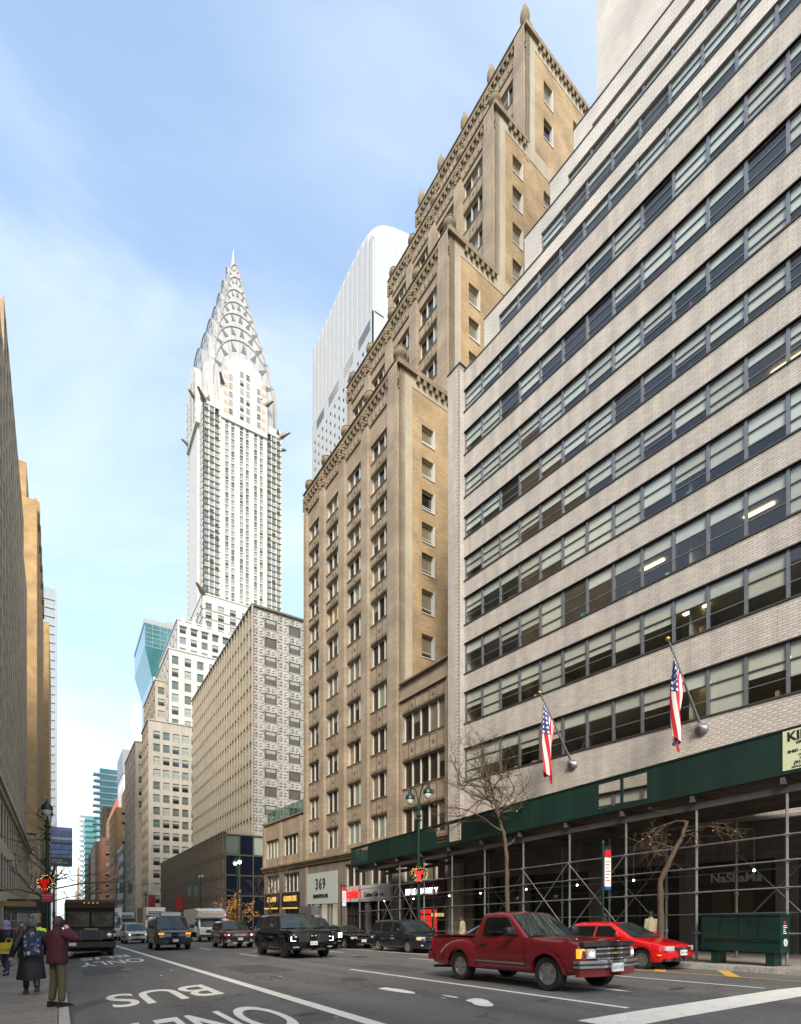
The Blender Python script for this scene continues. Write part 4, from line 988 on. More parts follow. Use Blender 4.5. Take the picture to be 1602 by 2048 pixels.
t = far('ochre_brick_hotel', 'ochre brick setback building with arched windows and a battlement top', 21, 262, 30, 38, 54, M_BRK2, west=(9, 1.7, 13, 2.1), south=(5, 1.7, 13, 2.1), fr=M_CHG)
block(t, 5, 28, 4, 34, 50, 66, M_BRK2, west=(7, 1.7, 3, 2.1, (54.5, 65)), south=(5, 1.7, 3, 2.1, (54.5, 65)), fr=M_CHG); block(t, 9, 26, 6, 30, 62, 74, M_BRK2, west=(5, 1.7, 2, 2.1, (66.5, 72)), south=(4, 1.7, 2, 2.1, (66.5, 72)), fr=M_CHG)
for k in range(5): MB().box(10 + 3.7 * k, 11.6 + 3.7 * k, 5.8, 7, 74, 76).obj('merlon', M_BRK2, t)
finish(t)
t = far('grey_slab_tower', 'grey metal slab tower with white shaft rising behind the ochre building', 29, 322, 36, 30, 84, M_WHT, west=(4, 3, 1, 5, (76, 83)), cat='skyscraper'); MB().box(-.3, 36, -.3, 30, 84, 97).obj('upper_slab', M_GRYT, t); finish(t)
t = thing('copper_roof_tower', 'far tower with a pale green copper pyramid roof', 'building', (45, 345, -8), 0); MB().box(0, 26, 0, 26, 0, 86).obj('wall', M_BRK2, t); MB().hexa([(0, 0, 86), (26, 0, 86), (26, 26, 86), (0, 26, 86), (12.5, 12.5, 108), (13.5, 12.5, 108), (13.5, 13.5, 108), (12.5, 13.5, 108)]).obj('pyramid_roof', M_CPR, t)
t = far('red_brick_tower', 'red brick building with a steep red tiled roof far up the avenue', 20, 340, 24, 40, 52, M_RBRK, west=(6, 2, 9, 2.4), south=(4, 2, 9, 2.4)); block(t, 4, 22, 4, 30, 52, 64, M_TANS, west=(4, 2, 4, 2.4), south=(3, 2, 4, 2.4)); finish(t)
MB().hexa([(4, 4, 64), (22, 4, 64), (22, 30, 64), (4, 30, 64), (9, 12, 78), (17, 12, 78), (17, 22, 78), (9, 22, 78)]).obj('tiled_roof', mat('red_tile', (.33, .1, .06), .8), t)
t = far('glass_balcony_tower', 'tall light teal glass tower with stepped white balconies far up the avenue', 24, 425, 40, 40, 112, M_LTEAL, cat='skyscraper')
mb = MB()
for k in range(20): mb.box(-3.5 - (k % 3) * .3, 40, -.4, 8, 26 + 4.3 * k, 26.8 + 4.3 * k)
mb.obj('balcony_slab', M_WHT, t)
t = far('brown_stone_block', 'tan stone block with stepped top farther up the avenue', 20, 400, 26, 60, 58, M_TANS, west=(9, 2.4, 10, 3), south=(4, 2.4, 10, 3)); block(t, 5, 24, 6, 40, 58, 82, M_BRK2, west=(6, 2.2, 6, 2.8), south=(3, 2.2, 6, 2.8)); finish(t)
t = far('striped_white_tower', 'white aluminium striped skyscraper with slanted top at the end of the avenue', 19.5, 660, 17, 40, 142, M_WHT, cat='skyscraper')
mb = MB(); 
for k in range(18): mb.box(.4, 17, -.3, .2, 30 + 5.2 * k, 32.4 + 5.2 * k); mb.box(-.3, .2, 0, 40, 30 + 5.2 * k, 32.4 + 5.2 * k)
mb.obj('window_band', mat('band_glass', (.2, .23, .25), .2), t)
t = far('teal_office_slab', 'mid-rise teal glass slab in front of the striped white tower', 18.5, 520, 12, 40, 95, M_LTEAL, cat='building')
mb = MB()
for k in range(19): mb.box(-.3, 12, -.3, 40, 8 + 4.6 * k, 9.4 + 4.6 * k)
mb.obj('floor_band', mat('dark_teal_band', (.04, .13, .13), .3), t)
for i, (x, y, w, d, h, m_, lb) in enumerate(((20, 470, 20, 34, 58, M_RBRK, 'dull red brick block beside the far avenue'), (20, 570, 20, 44, 62, M_TANS, 'low tan block beside the far avenue below the teal slab'), (19, 700, 30, 60, 72, M_BRK2, 'farthest brown block closing the right side of the avenue'), (19, 800, 26, 60, 50, M_TANS, 'farthest pale tan block at the end of the avenue'))):
    far('avenue_block', lb, x, y, w, d, h, m_, west=(8, 2.6, 10, 3), south=(4, 2.6, 10, 3))
sp_ = thing('slim_white_tower', 'slim pale ribbed tower behind the beige skyscraper base', 'skyscraper', (40, 372, -8), 0)
mb = MB(); mb.box(0, 20, 0, 20, 0, 140)
for k in range(7): mb.box(-.6, 20, 1 + 2.8 * k, 2.2 + 2.8 * k, 0, 141); mb.box(1 + 2.8 * k, 2.2 + 2.8 * k, -.6, 20, 0, 141)
mb.obj('ribbed_wall', M_WHT, sp_)

# ---- left side of the avenue
M_GBR = brickmat('grey_brown_brick', (.42, .29, .165), (.50, .355, .21), (.30, .21, .13), .3, .1, .012, .9, .15); M_LSTN = mat('grey_limestone', (.48, .39, .28), .85, 0, .12, .5, .15, 20, streak=.2); M_OCH = brickmat('ochre_brick_wall', (.38, .235, .10), (.47, .30, .14), (.30, .2, .1), .32, .11, .014, .9, .18)
lb_ = thing('grey_brown_block', 'tall grey brown brick building with vertical piers along the left edge', 'building', (-4.8, 40, 0), 0)
block(lb_, -26, 0, 0, 76, 13, 60, M_GBR, east=(22, 1.9, 15, 2.1, (14.5, 59)), weights=(8, 1, 0, 0, 0), t=.1, fr=M_CHG)
block(lb_, -26, -.3, 34, 74, 60, 70, M_GBR, east=(11, 1.9, 3, 2.0), weights=(8, 1, 0, 0, 0), t=.1, fr=M_CHG)
block(lb_, -26, .35, 0, 76, 3.3, 12.6, M_LSTN, east=(22, 2.0, 2, 3.4), weights=(8, 1, 0, 0, 0), t=.15, fr=M_DFR); mb = MB(); mb.box(-1, .9, -.2, 76.3, 12.6, 13.0); mb.box(-1, .65, -.2, 76.2, 12.2, 12.598)
for k in range(23): y = 76 / 22 * k; mb.box(0, .07, y - .4, y + .4, 13, 59.5)
mb.obj('cornice', M_LSTN, lb_)
mb = MB(); gridwall(mb, 'E', .35, 0, 76, -4.5, 3.3, [(1.5 + 7.5 * k, 7.5 + 7.5 * k) for k in range(10)], [(-4.4, 2.4)], .6); mb.obj('stone_base', M_LSTN, lb_)
for k in range(10): MB().box(-.2, .0, 1.5 + 7.5 * k, 7.5 + 7.5 * k, -4.4, 2.4).obj('shop_window', M_DARKGL, lb_)
finish(lb_)
ls = thing('unseen_street_wall', 'unseen grey brown street wall on the left, shaped for shade and reflections', 'building', (-4.9, -70, 0), 0)  # unseen, out of frame; heights set for street shade and window reflections
block(ls, -22, 0, 0, 58, -.5, 24, M_GBR, east=(16, 1.6, 6, 2.0, (5, 23)), t=.4, fr=M_CHG, weights=(8, 2, 1, 0, 0)); block(ls, -22, 0, 75, 108, -1.5, 30, M_GBR, east=(10, 1.6, 8, 2.0, (5, 29)), t=.4, fr=M_CHG, weights=(8, 2, 1, 0, 0)); finish(ls)
lo = thing('ochre_brick_tower', 'plain ochre brick tower with a carved stone panel on the left side', 'building', (-3.9, 140, -3), 0)
block(lo, -24, 0, 0, 60, 22, 94, M_OCH, east=(9, 1.3, 22, 1.9, (24, 92)), t=.5, fr=M_CHG, weights=(8, 2, 1, 0, 0)); block(lo, -22, -2, 3, 52, 94, 103, M_OCH, t=.5)
for k in range(6): MB().box(-1.2, .4, 4 + 8.5 * k, 7 + 8.5 * k, 91, 96).obj('parapet_block', M_OCH, lo)
block(lo, -24, .5, -.5, 60, 0, 22, mat('carved_stone', (.34, .26, .165), .9, 0, .3, 1.1, 1, 1.3), east=(14, 1.6, 4, 3.2), t=.5, fr=M_CHG)
finish(lo)
l3 = far('tan_left_tower', 'tan brick tower behind the ochre one on the left', -27, 215, 24.3, 60, 104, M_OCH)
l4 = thing('thin_glass_tower', 'thin glass tower edge with floor bands far up the left side', 'skyscraper', (-28, 330, -7), 0)
MB().box(0, 26.5, 0, 60, 0, 176).obj('glass_wall', mat('pale_glass', (.30, .34, .38), .12, .1, .1, .2), l4); mb = MB()
for k in range(26): mb.box(-.2, 26.2, -.5, .1, 60 + 4.4 * k, 60.6 + 4.4 * k)
mb.obj('floor_band', mat('gold_band', (.42, .33, .2), .5), l4); MB().box(26.5, 27.2, -.5, 60, 0, 178).obj('side_fin', M_GRYT, l4)
l5 = far('far_left_block', 'tan block with balconies farthest along the left side', -24, 430, 21, 80, 96, M_TANS)
l6 = far('far_left_block', 'low grey block at the far end of the left side', -22, 560, 19, 200, 60, M_GRYT)
# ================================================================ SIDEWALK SHED
M_SHED = mat('shed_green', (.004, .026, .018), .55, 0, .12, .8, .1, 20, streak=.25, rnd=.22, grime=.25); M_PIPE = mat('galvanised_pipe', (.20, .20, .205), .5, .55, .2, 4, rnd=.12)
M_DECK = mat('shed_timber', (.11, .085, .06), .9, 0, .25, 1.5, rnd=.2); M_BEAM = mat('shed_steel_beam', (.10, .095, .09), .6, .4, .2, 2)
M_PLEX = glass_sheet('shed_mesh', (.92, .92, .90), .25); M_BULB = mat('bulb', (1, .95, .8), .5, 0, 0, emit=(1, .93, .75), estr=9)
sh = thing('sidewalk_shed', 'long green plywood sidewalk shed on steel pipe posts in front of the white building', 'scaffold', (17.75, 0, 0), 0)
def zt(y): return 6.98 - .0218 * y
def slab(mb, x0, x1, y0, y1, da, db):
    mb.hexa([(x0, y0, zt(y0) + da), (x1, y0, zt(y0) + da), (x1, y1, zt(y1) + da), (x0, y1, zt(y1) + da), (x0, y0, zt(y0) + db), (x1, y0, zt(y0) + db), (x1, y1, zt(y1) + db), (x0, y1, zt(y1) + db)])
openings = [(11.5, 13.8), (22.05, 24.5), (32.1, 34.6)]
segs = []; y = 0.5
for a, b in openings + [(34.8, None)]:
    n = max(1, round((a - y) / 2.44)); 
    for k in range(n): segs.append((y + (a - y) * k / n, y + (a - y) * (k + 1) / n))
    y = b
for a, b in segs:
    if b - a < .3: continue
    mb = MB(); slab(mb, 0, .03, a + .004, b - .004, -1.2, 0); mb.obj('fascia_panel', M_SHED, sh)
for a, b in openings:
    mb = MB(); m_ = (a + b) / 2
    for q in (a, m_ - .06, b - .12): slab(mb, 0, .035, q, q + .12, -1.2, 0)
    slab(mb, -.002, .037, a, b, -.12, 0.002); slab(mb, -.002, .037, a, b, -1.202, -1.06); mb.obj('window_frame', M_SHED, sh)
    mb = MB(); slab(mb, .012, .016, a + .12, b - .12, -1.06, -.12); mb.obj('window_pane', M_PLEX, sh)
mb = MB(); slab(mb, .03, 3.1, 34.75, 34.8, -1.2, 0); mb.obj('fascia_panel', M_SHED, sh)
mb = MB(); slab(mb, -.03, .06, .5, 34.82, 0.004, .06); slab(mb, -.03, .06, .5, 34.82, -1.27, -1.204); mb.obj('fascia_rail', M_SHED, sh)
for k in range(16):     # deck planks, out to the building line
    x = .08 + .33 * k; ye = 34.7 if x < 3.2 else min(34.7 if x < 3.2 else 26.6, (24.31 - 17.75 - x + .05) / .1095)
    if ye > 2: mb = MB(); slab(mb, x, x + .31, .6, ye, -1.30, -1.24); mb.obj('deck_plank', M_DECK, sh)
posts = [7.35 + 2.66 * k for k in range(-1, 11)]
for k, y in enumerate(posts):
    mb = MB(); slab(mb, .0, 3.3, y - .06, y + .06, -1.52, -1.32); mb.obj('cross_beam', M_BEAM, sh)
for x in (.3, 2.9):
    mb = MB(); slab(mb, x - .06, x + .06, .6, 34.6, -1.74, -1.53); mb.obj('long_beam', M_BEAM, sh)
PH = 7.2
pm_ = {}
for x in (.3, 2.9):
    for k, y in enumerate(posts):
        z0, z1 = gz(17.75 + x, y), zt(y) - 1.74
        mb = MB(); mb.tube([(0, 0, z0 + .03), (0, 0, z1)], .045, 8); mb.box(-.1, .1, -.1, .1, z0, z0 + .03)
        for h in (.95, 2.3, 3.1, 3.85): mb.lathe([(.045, -.06), (.075, -.05), (.075, .05), (.045, .06)], 8, (0, 0, z0 + h))
        o = mb.obj('post', M_PIPE, sh, 40); o.location = (x, y, 0)
for x, hs in ((.3, (.95, 2.3, 3.1, 3.85)), (2.9, (1.6, 3.1, 4.2))):
    for h in hs:
        for k in range(len(posts) - 1):
            if x < 1 and h < 1 and k in (2, 3, 4, 6): continue
            y0, y1 = posts[k], posts[k + 1]
            mb = MB(); ex = R.uniform(0, .35); mb.tube([(x - .055, y0 - ex, gz(18, y0) + h), (x - .055, y1 + .1, gz(18, y1) + h)], .028, 6); mb.obj('ledger_pipe', M_PIPE, sh, 40)
for x, k in ((.3, 3), (.3, 4), (.3, 8), (.3, 9), (2.9, 1), (2.9, 3), (2.9, 6), (2.9, 8)):
    y0, y1 = posts[k], posts[k + 1]
    for s_ in (0, 1):
        mb = MB(); a, b = (.95, 3.85) if s_ else (3.85, .95); mb.tube([(x - .09 - .03 * s_, y0, gz(18, y0) + a), (x - .09 - .03 * s_, y1, gz(18, y1) + b)], .02, 6); mb.obj('brace', M_PIPE, sh, 40)
for k, y in enumerate((8.6, 12.9, 15.6, 18.6, 21.9, 24.6, 28.3, 31.9)):
    z = gz(18.5, y) + 2.95; mb = MB(); mb.lathe([(.0, -.04), (.03, -.03), (.037, 0), (.025, .03), (.0, .04)], 10, (1.1, y, z)); mb.obj('bulb', M_BULB, sh, 60)
    mb = MB(); mb.tube([(1.1, y, z + .06), (1.1, y + .02, zt(y) - 1.5)], .008, 4); mb.obj('bulb_wire', M_DKF, sh)
# contractor sign at the near end
M_SGN = mat('sign_lime', (.58, .62, .38), .6, 0, .05, 1)
mb = MB(); slab(mb, -.02, -.004, 4.4, 7.33, -1.16, -.02); mb.obj('sign_board', M_SGN, sh)
tl = Matrix.Rotation(math.atan(.0218), 4, 'X')
def stext(b, size, y, dz, bold=0, sx=1):
    me = textmesh(b, size, M_BLKL, .004, 'LEFT', bold, sx); link('sign_lettering', me, sh, Matrix.Translation((-.024, y, zt(y) + dz)) @ Matrix.Rotation(rad(-90), 4, 'Z') @ Matrix.Rotation(-math.atan(.0218), 4, 'Y') @ RX90)
stext('KING', .36, 7.22, -.33, .012); stext('GROUP', .1, 7.0, -.45, .004, 1.2); stext('SHED - SCAFFOLD', .11, 7.2, -.68, .004); stext('183', .08, 6.95, -.80); stext('JAMAICA', .08, 6.9, -.89); stext('(91', .13, 7.05, -1.03, .005, 1.1); stext('NO STORAGE', .06, 7.1, -1.12, .003)

# ================================================================ FLAGS ON THE FACADE
def flagmat():
    m = bpy.data.materials.new('flag_cloth'); m.use_nodes = True; t = m.node_tree; N = t.nodes; Lk = t.links.new; b = N['Principled BSDF']; b.inputs['Roughness'].default_value = .8
    uv = N.new('ShaderNodeUVMap'); sp = N.new('ShaderNodeSeparateXYZ'); Lk(uv.outputs[0], sp.inputs[0])
    def ma(op, a, b_):
        n = N.new('ShaderNodeMath'); n.operation = op
        for i, x in enumerate((a, b_)):
            if isinstance(x, (int, float)): n.inputs[i].default_value = x
            else: Lk(x, n.inputs[i])
        return n.outputs[0]
    st = ma('LESS_THAN', ma('MODULO', ma('MULTIPLY', sp.outputs[1], 13), 2), 1)
    mix1 = N.new('ShaderNodeMix'); mix1.data_type = 'RGBA'; mix1.inputs['A'].default_value = (.68, .66, .62, 1); mix1.inputs['B'].default_value = (.48, .015, .02, 1); Lk(st, mix1.inputs['Factor'])
    can = ma('MULTIPLY', ma('LESS_THAN', sp.outputs[0], .4), ma('LESS_THAN', sp.outputs[1], 7 / 13))
    fx = ma('SUBTRACT', ma('FRACT', ma('MULTIPLY', sp.outputs[0], 15), 0), .5); fy = ma('SUBTRACT', ma('FRACT', ma('MULTIPLY', sp.outputs[1], 10), 0), .5)
    dot = ma('LESS_THAN', ma('ADD', ma('MULTIPLY', fx, fx), ma('MULTIPLY', fy, fy)), .07)
    mix2 = N.new('ShaderNodeMix'); mix2.data_type = 'RGBA'; mix2.inputs['A'].default_value = (.02, .045, .16, 1); mix2.inputs['B'].default_value = (.7, .7, .7, 1); Lk(dot, mix2.inputs['Factor'])
    mix3 = N.new('ShaderNodeMix'); mix3.data_type = 'RGBA'; Lk(mix1.outputs['Result'], mix3.inputs['A']); Lk(mix2.outputs['Result'], mix3.inputs['B']); Lk(can, mix3.inputs['Factor'])
    Lk(mix3.outputs['Result'], b.inputs['Base Color']); return m
M_FLAG = flagmat(); M_POLE = mat('flagpole', (.22, .22, .23), .4, .6, .1, 3); M_GOLDB = mat('gold_ball', (.6, .36, .06), .3, .8)
def flagpole(label, base, out, up, L, spread=0, seed=0):
    """base on the wall; pole leans out along vector out (2d) and up"""
    t = thing('flagpole', label, 'flag', base, 0, 'stars and stripes flags on wall poles')
    tip = Vector((out[0], out[1], up)); mb = MB(); mb.tube([(0, 0, 0), tip], [.06, .038], 10); mb.obj('pole', M_POLE, t, 40)
    mb = MB(); mb.lathe([(.0, -.09), (.07, -.06), (.09, 0), (.07, .06), (.0, .09)], 12); o = mb.obj('finial_ball', M_GOLDB, t, 60); o.location = tip + tip.normalized() * .09
    od = Vector((out[0], out[1], 0)).normalized()
    mb = MB(); mb.lathe([(.30, -.1), (.30, 0), (.24, .1), (.13, .2), (.1, .34), (.0, .35)], 14); o = mb.obj('wall_bracket', M_POLE, t, 40)
    o.rotation_euler = Vector((od.x, od.y, .35)).to_track_quat('Z', 'Y').to_euler()
    h0, h1 = tip * .93, tip * .55; rr = random.Random(seed); ph = rr.uniform(0, 6); side = Vector((-od.y, od.x, 0))
    nu, nv = 40, 26; vs_, uvs = [], []
    for j in range(nv + 1):
        for i in range(nu + 1):
            a, b = i / nu, j / nv
            p = h0.lerp(h1, b)
            gather = 1 - .62 * min(1, a * 1.6)
            cx = h0.lerp(h1, .35); q = cx.lerp(p, gather) if a > 0 else p
            q = Vector((q.x, q.y, p.z * (gather) + cx.z * (1 - gather)))
            fold = math.sin(b * 15 + ph + a * 2.0) * .16 * min(1, a * 3) + math.sin(b * 7 + a * 5 + ph) * .10 * a
            q = q + side * (fold + spread * a * .5) + od * (math.sin(b * 12 + ph * 2 + a * 3) * .07 * min(1, a * 3)) + Vector((0, 0, -a * L * (1 - .05 * math.sin(b * 9 + ph)) ))
            vs_.append(q); uvs.append((a, b))
    fc = [(j * (nu + 1) + i, j * (nu + 1) + i + 1, (j + 1) * (nu + 1) + i + 1, (j + 1) * (nu + 1) + i) for j in range(nv) for i in range(nu)]
    me = bpy.data.meshes.new('flag'); me.from_pydata(vs_, [], fc); ul = me.uv_layers.new(name='UVMap')
    for lp in me.loops: ul.data[lp.index].uv = uvs[lp.vertex_index]
    me.polygons.foreach_set('use_smooth', [True] * len(me.polygons)); me.materials.append(M_FLAG); link('flag', me, t); return t
wn_ = (-math.cos(SK), -math.sin(SK))
def onwall(y): return (24.31 - .1095 * y, y)
for y, z, s_, lb in ((12.5, 9.35, 3, 'drooping stars and stripes flag on the wall pole nearest the lime sign'), (18.7, 9.2, 9, 'drooping stars and stripes flag on the wall pole above the twin lamp post')):
    flagpole(lb if s_ == 3 else 'drooping stars and stripes flag on the wall pole above the bare street tree', (*onwall(y), z), (wn_[0] * 2.25, wn_[1] * 2.25 + .35), 3.15, 3.3, 0, s_)
flagpole('small distant stars and stripes flag on a pole from the beige skyscraper base', (20.9, 197, 16), (-6.5, -1.5), 5, 6.5, .5, 4)

# ================================================================ LAMPS, SIGNS, TREES
M_LGRN = mat('lamp_green', (.007, .036, .030), .35, .3, .15, 4, spec=.5); M_LGL = mat('lamp_glass', (.65, .66, .62), .15, 0, .1, 6, spec=.6); M_LLIT = mat('lamp_glass_lit', (1, .8, .5), .3, 0, 0, emit=(1, .72, .35), estr=6)
def lamp(label, X, Y, H=9.4, lit=False, rz=0):
    t = thing('street_lamp', label, 'street lamp', (X, Y, gz(X, Y)), rz, 'green twin-headed street lamps along the avenue')
    mb = MB(); mb.lathe([(.24, 0), (.24, .25), (.18, .4), (.15, 1.0), (.12, 1.1), (.10, 1.3), (.075, H - 2.2)], 12); mb.obj('post', M_LGRN, t, 35)
    mb = MB()
    for z in (H - 2.2, H - 1.95, H - 1.55): mb.lathe([(.07, 0), (.16, .04), (.16, .12), (.09, .18), (.09, .3)], 12, (0, 0, z))
    mb.lathe([(.1, H - 2.2), (.09, H - 1.2), (.05, H - 1.15)], 10); mb.obj('collar', M_LGRN, t, 35)
    for s_ in (-1, 1):
        p = [(0, s_ * .05, H - 1.3)] + [(0, s_ * (.7 - .62 * math.cos(a)), H - .75 + .62 * math.sin(a)) for a in [math.pi * k / 8 for k in range(0, 8)]] 
        p = [(0, s_ * .05, H - 1.35), (0, s_ * .09, H - .9), (0, s_ * .22, H - .5), (0, s_ * .42, H - .22), (0, s_ * .64, H - .12), (0, s_ * .84, H - .2), (0, s_ * .9, H - .34)]
        mb = MB(); mb.tube(p, .035, 7); mb.obj('arm', M_LGRN, t, 50)
        mb = MB(); mb.lathe([(.03, .06), (.06, 0), (.10, -.04), (.13, -.12), (.25, -.22), (.27, -.42), (.24, -.44)], 14, (0, s_ * .9, H - .34)); sd_ = mb.obj('lamp_shade', M_LGRN, t, 50)
        mb = MB(); mb.lathe([(.22, -.44), (.2, -.55), (.12, -.7), (.0, -.76)], 12, (0, s_ * .9, H - .34)); mb.obj('lamp_globe', M_LLIT if lit else M_LGL, t, 50)
    return t
lamp('green twin-headed street lamp rising past the near end of the green shed fascia', 17.35, 25.5)
lamp('green street lamp with a skyline banner at the left kerb', -.5, 34, 8.3)
lamp('green street lamp with lit globes at the far corner by the orange tree', 17.5, 63, 9.6, True)
lamp('green street lamp in front of the dark glass podium', 17.5, 82, 9.6)
lamp('distant dark street lamp before the beige skyscraper base', 17.5, 141, 9.6)
M_FIR = mat('fir_garland', (.015, .04, .012), .9, 0, .3, 9); M_BOW = mat('red_bow', (.55, .008, .008), .5, 0, .1, 4, emit=(1, 0, 0), estr=.15); M_FAIRY = mat('fairy_light', (1, .7, .2), .5, 0, 0, emit=(1, .6, .12), estr=1.6)
def wreath(label, X, Y, z):
    t = thing('holiday_wreath', label, 'wreath', (X, Y, z), rad(-35)); rr = random.Random(int(Y)); mb = MB()
    for k in range(520):
        a = rr.uniform(0, 2 * math.pi); c = Vector((.42 * math.cos(a), rr.uniform(-.12, .12), .3 * math.sin(a))); d = Vector((rr.gauss(0, 1), rr.gauss(0, 1), rr.gauss(0, 1))).normalized() * .13; e = d.orthogonal().normalized() * .02
        mb.poly([c + e, c - e, c + d])
    mb.obj('greenery', M_FIR, t)
    mb = MB()
    for k in range(60):
        a = rr.uniform(0, 2 * math.pi); c = (.44 * math.cos(a) + rr.uniform(-.08, .08), -.13 + rr.uniform(-.04, .02), .32 * math.sin(a) + rr.uniform(-.08, .08)); mb.lathe([(.0, -.012), (.012, 0), (.0, .012)], 5, c)
    o = mb.obj('fairy_lights', M_FAIRY, t); o['kind'] = 'stuff'
    mb = MB()
    for s_ in (-1, 1):
        mb.hexa([(0, -.2, .02), (s_ * .22, -.24, -.08), (s_ * .22, -.18, -.08), (0, -.16, .02), (0, -.2, .1), (s_ * .24, -.26, .2), (s_ * .24, -.18, .2), (0, -.16, .1)])
        mb.hexa([(0, -.2, 0), (s_ * .14, -.22, -.5), (s_ * .14, -.2, -.5), (0, -.18, 0), (s_ * .1, -.2, .04), (s_ * .03, -.23, -.45), (s_ * .03, -.2, -.45), (s_ * .1, -.18, .04)])
    mb.obj('bow', M_BOW, t)
wreath('lit holiday wreath with red bow on the lamp post under the shed', 17.3, 25.4, 3.85); wreath('lit holiday wreath with red bow on the left lamp post', -.5, 33.8, 3.2)
# skyline banner on the left lamp
t = thing('street_banner', 'printed skyline banner hanging from the left street lamp', 'banner', (-.42, 34, 4.1), 0)
M_BAN = mat('banner_print', (.16, .22, .38), .6, 0, .5, 3.2); MB().box(.08, 1.05, -.01, .01, .45, 2.05).obj('printed_sky', M_BAN, t); MB().box(.08, 1.05, -.011, .011, 0, .45).obj('dark_footer', M_BLKL, t)
for z, h, m_ in ((1.62, .08, mat('banner_violet', (.25, .17, .25), .6)), (1.42, .1, M_WPAINT), (1.15, .12, mat('banner_brown', (.10, .07, .06), .6)), (.85, .05, M_BLKL), (.6, .04, M_BLKL), (1.9, .12, mat('banner_lilac', (.3, .28, .5), .6))): MB().box(.09, 1.04, -.014, .014, z, z + h).obj('printed_stripe', m_, t)
for b, z in (('IMAGINE', .27), ('POSSIBILITIES', .15)): link('banner_lettering', textmesh(b, .12, M_WPAINT, .002, 'LEFT'), t, Matrix.Translation((.12, -.015, z)) @ RX90)
for z in (2.07, -.02): mb = MB(); mb.tube([(-.05, 0, z), (1.08, 0, z)], .015, 6); mb.obj('banner_rod', M_DKF, t)
t = thing('parking_sign', 'red parking rules sign on the left lamp post below the wreath', 'sign', (-.5, 33.8, 2.2), 0); MB().box(-.25, .25, -.13, -.11, 0, .45).obj('plate', mat('sign_red_flat', (.42, .015, .02), .5), t)
for b, z in (('NO STANDING', .3), ('BUS STOP', .17)): link('sign_lettering', textmesh(b, .075, M_WPAINT, .001), t, Matrix.Translation((0, -.132, z)) @ RX90)
mb = MB(); mb.box(-.05, .05, -.112, -.08, .1, .35); mb.obj('clamp', M_DKF, t)
def busstop(label, X, Y, H):
    t = thing('bus_stop_sign', label, 'sign', (X, Y, gz(X, Y)), rad(-12), 'bus stop poles on the right sidewalk')
    mb = MB(); mb.tube([(0, 0, 0), (0, 0, H)], .045, 8); mb.lathe([(.05, H), (.03, H + .06), (.0, H + .12)], 8); mb.obj('pole', M_LGRN, t, 40)
    MB().box(.08, .36, -.02, .02, H - 1.65, H - .55).obj('timetable_panel', mat('sign_white', (.66, .66, .64), .5), t); MB().box(.08, .36, -.024, .024, H - .55, H - .25).obj('red_header', mat('sign_red_flat', (.42, .015, .02), .5), t)
    MB().box(.06, .38, -.03, .03, H - .25, H - .12).obj('frame_top', M_LGRN, t); MB().box(.08, .36, -.024, .024, H - 1.78, H - 1.65).obj('blue_footer', mat('sign_blue', (.02, .06, .25), .5), t)
    for k in range(7): MB().box(.11, .33 - .04 * (k % 3), -.0225, -.0205, H - .72 - .12 * k, H - .69 - .12 * k).obj('printed_line', M_BLKL if k % 2 else mat('sign_red_flat', (0, 0, 0)), t)
busstop('green bus stop pole with red headed timetable behind the red hatchback', 17.4, 13.2, 4.35); busstop('green bus stop pole with timetable before the grey entrance panel', 17.4, 35.6, 4.4)
# traffic signal mast arms
M_SIG = mat('signal_green', (.012, .03, .028), .5); M_SIGY = mat('signal_head', (.02, .05, .05), .5)
def signal(label, X, Y, L, side, H=5.6):
    t = thing('traffic_signal', label, 'traffic light', (X, Y, gz(X, Y)), 0); mb = MB(); mb.tube([(0, 0, 0), (0, 0, H)], [.11, .07], 10); mb.obj('post', M_SIG, t, 40)
    p = [(0, 0, H - .6), (side * L * .3, 0, H - .1), (side * L * .65, 0, H + .15), (side * L, 0, H + .25)]; mb = MB(); mb.tube(p, [.07, .06, .05, .04], 8); mb.tube([(0, 0, H - .05), (side * L * .3, 0, H - .1)], .02, 5); mb.obj('mast_arm', M_SIG, t, 40)
    for q in (1.0, .88):
        x = side * L * q; z = H + .2; h = MB(); h.box(x - .16, x + .16, -.12, .14, z - 1.05, z - .08); o = h.obj('signal_head', M_SIGY, t)
        for k in range(3):
            v = MB(); v.lathe([(.12, -.3), (.13, -.3), (.13, 0), (.0, 0)], 12, (x, .16 + .28, z - .25 - .31 * k), 'y'); v.obj('visor', M_SIG, o, 40)
    h = MB(); h.box(-.12, .12, -.3, -.1, 2.5, 2.95); h.obj('pedestrian_signal', M_SIG, t)
signal('long traffic signal mast arm reaching over the avenue from the left kerb', -.35, 58, 6.2, 1); signal('traffic signal mast arm reaching from the right corner before the podium', 17.5, 61.5, 5.6, -1)
t = thing('street_name_sign', 'small blue street name plate on the right corner', 'sign', (14.6, 61, gz(14.6, 61)), 0)
MB().box(-.95, .95, -.02, .02, 3.15, 3.6).obj('plate', mat('street_blue', (.02, .045, .2), .5), t); link('sign_lettering', textmesh('East 41 St', .34, M_WPAINT, .003, sx=1.05), t, Matrix.Translation((0, -.025, 3.26)) @ RX90)
mb = MB(); mb.tube([(.95, .05, 0), (.95, .05, 3.7)], .04, 8); mb.tube([(-.9, .05, 3.62), (3, .05, 3.75)], .02, 6); mb.obj('bracket', M_SIG, t, 40)
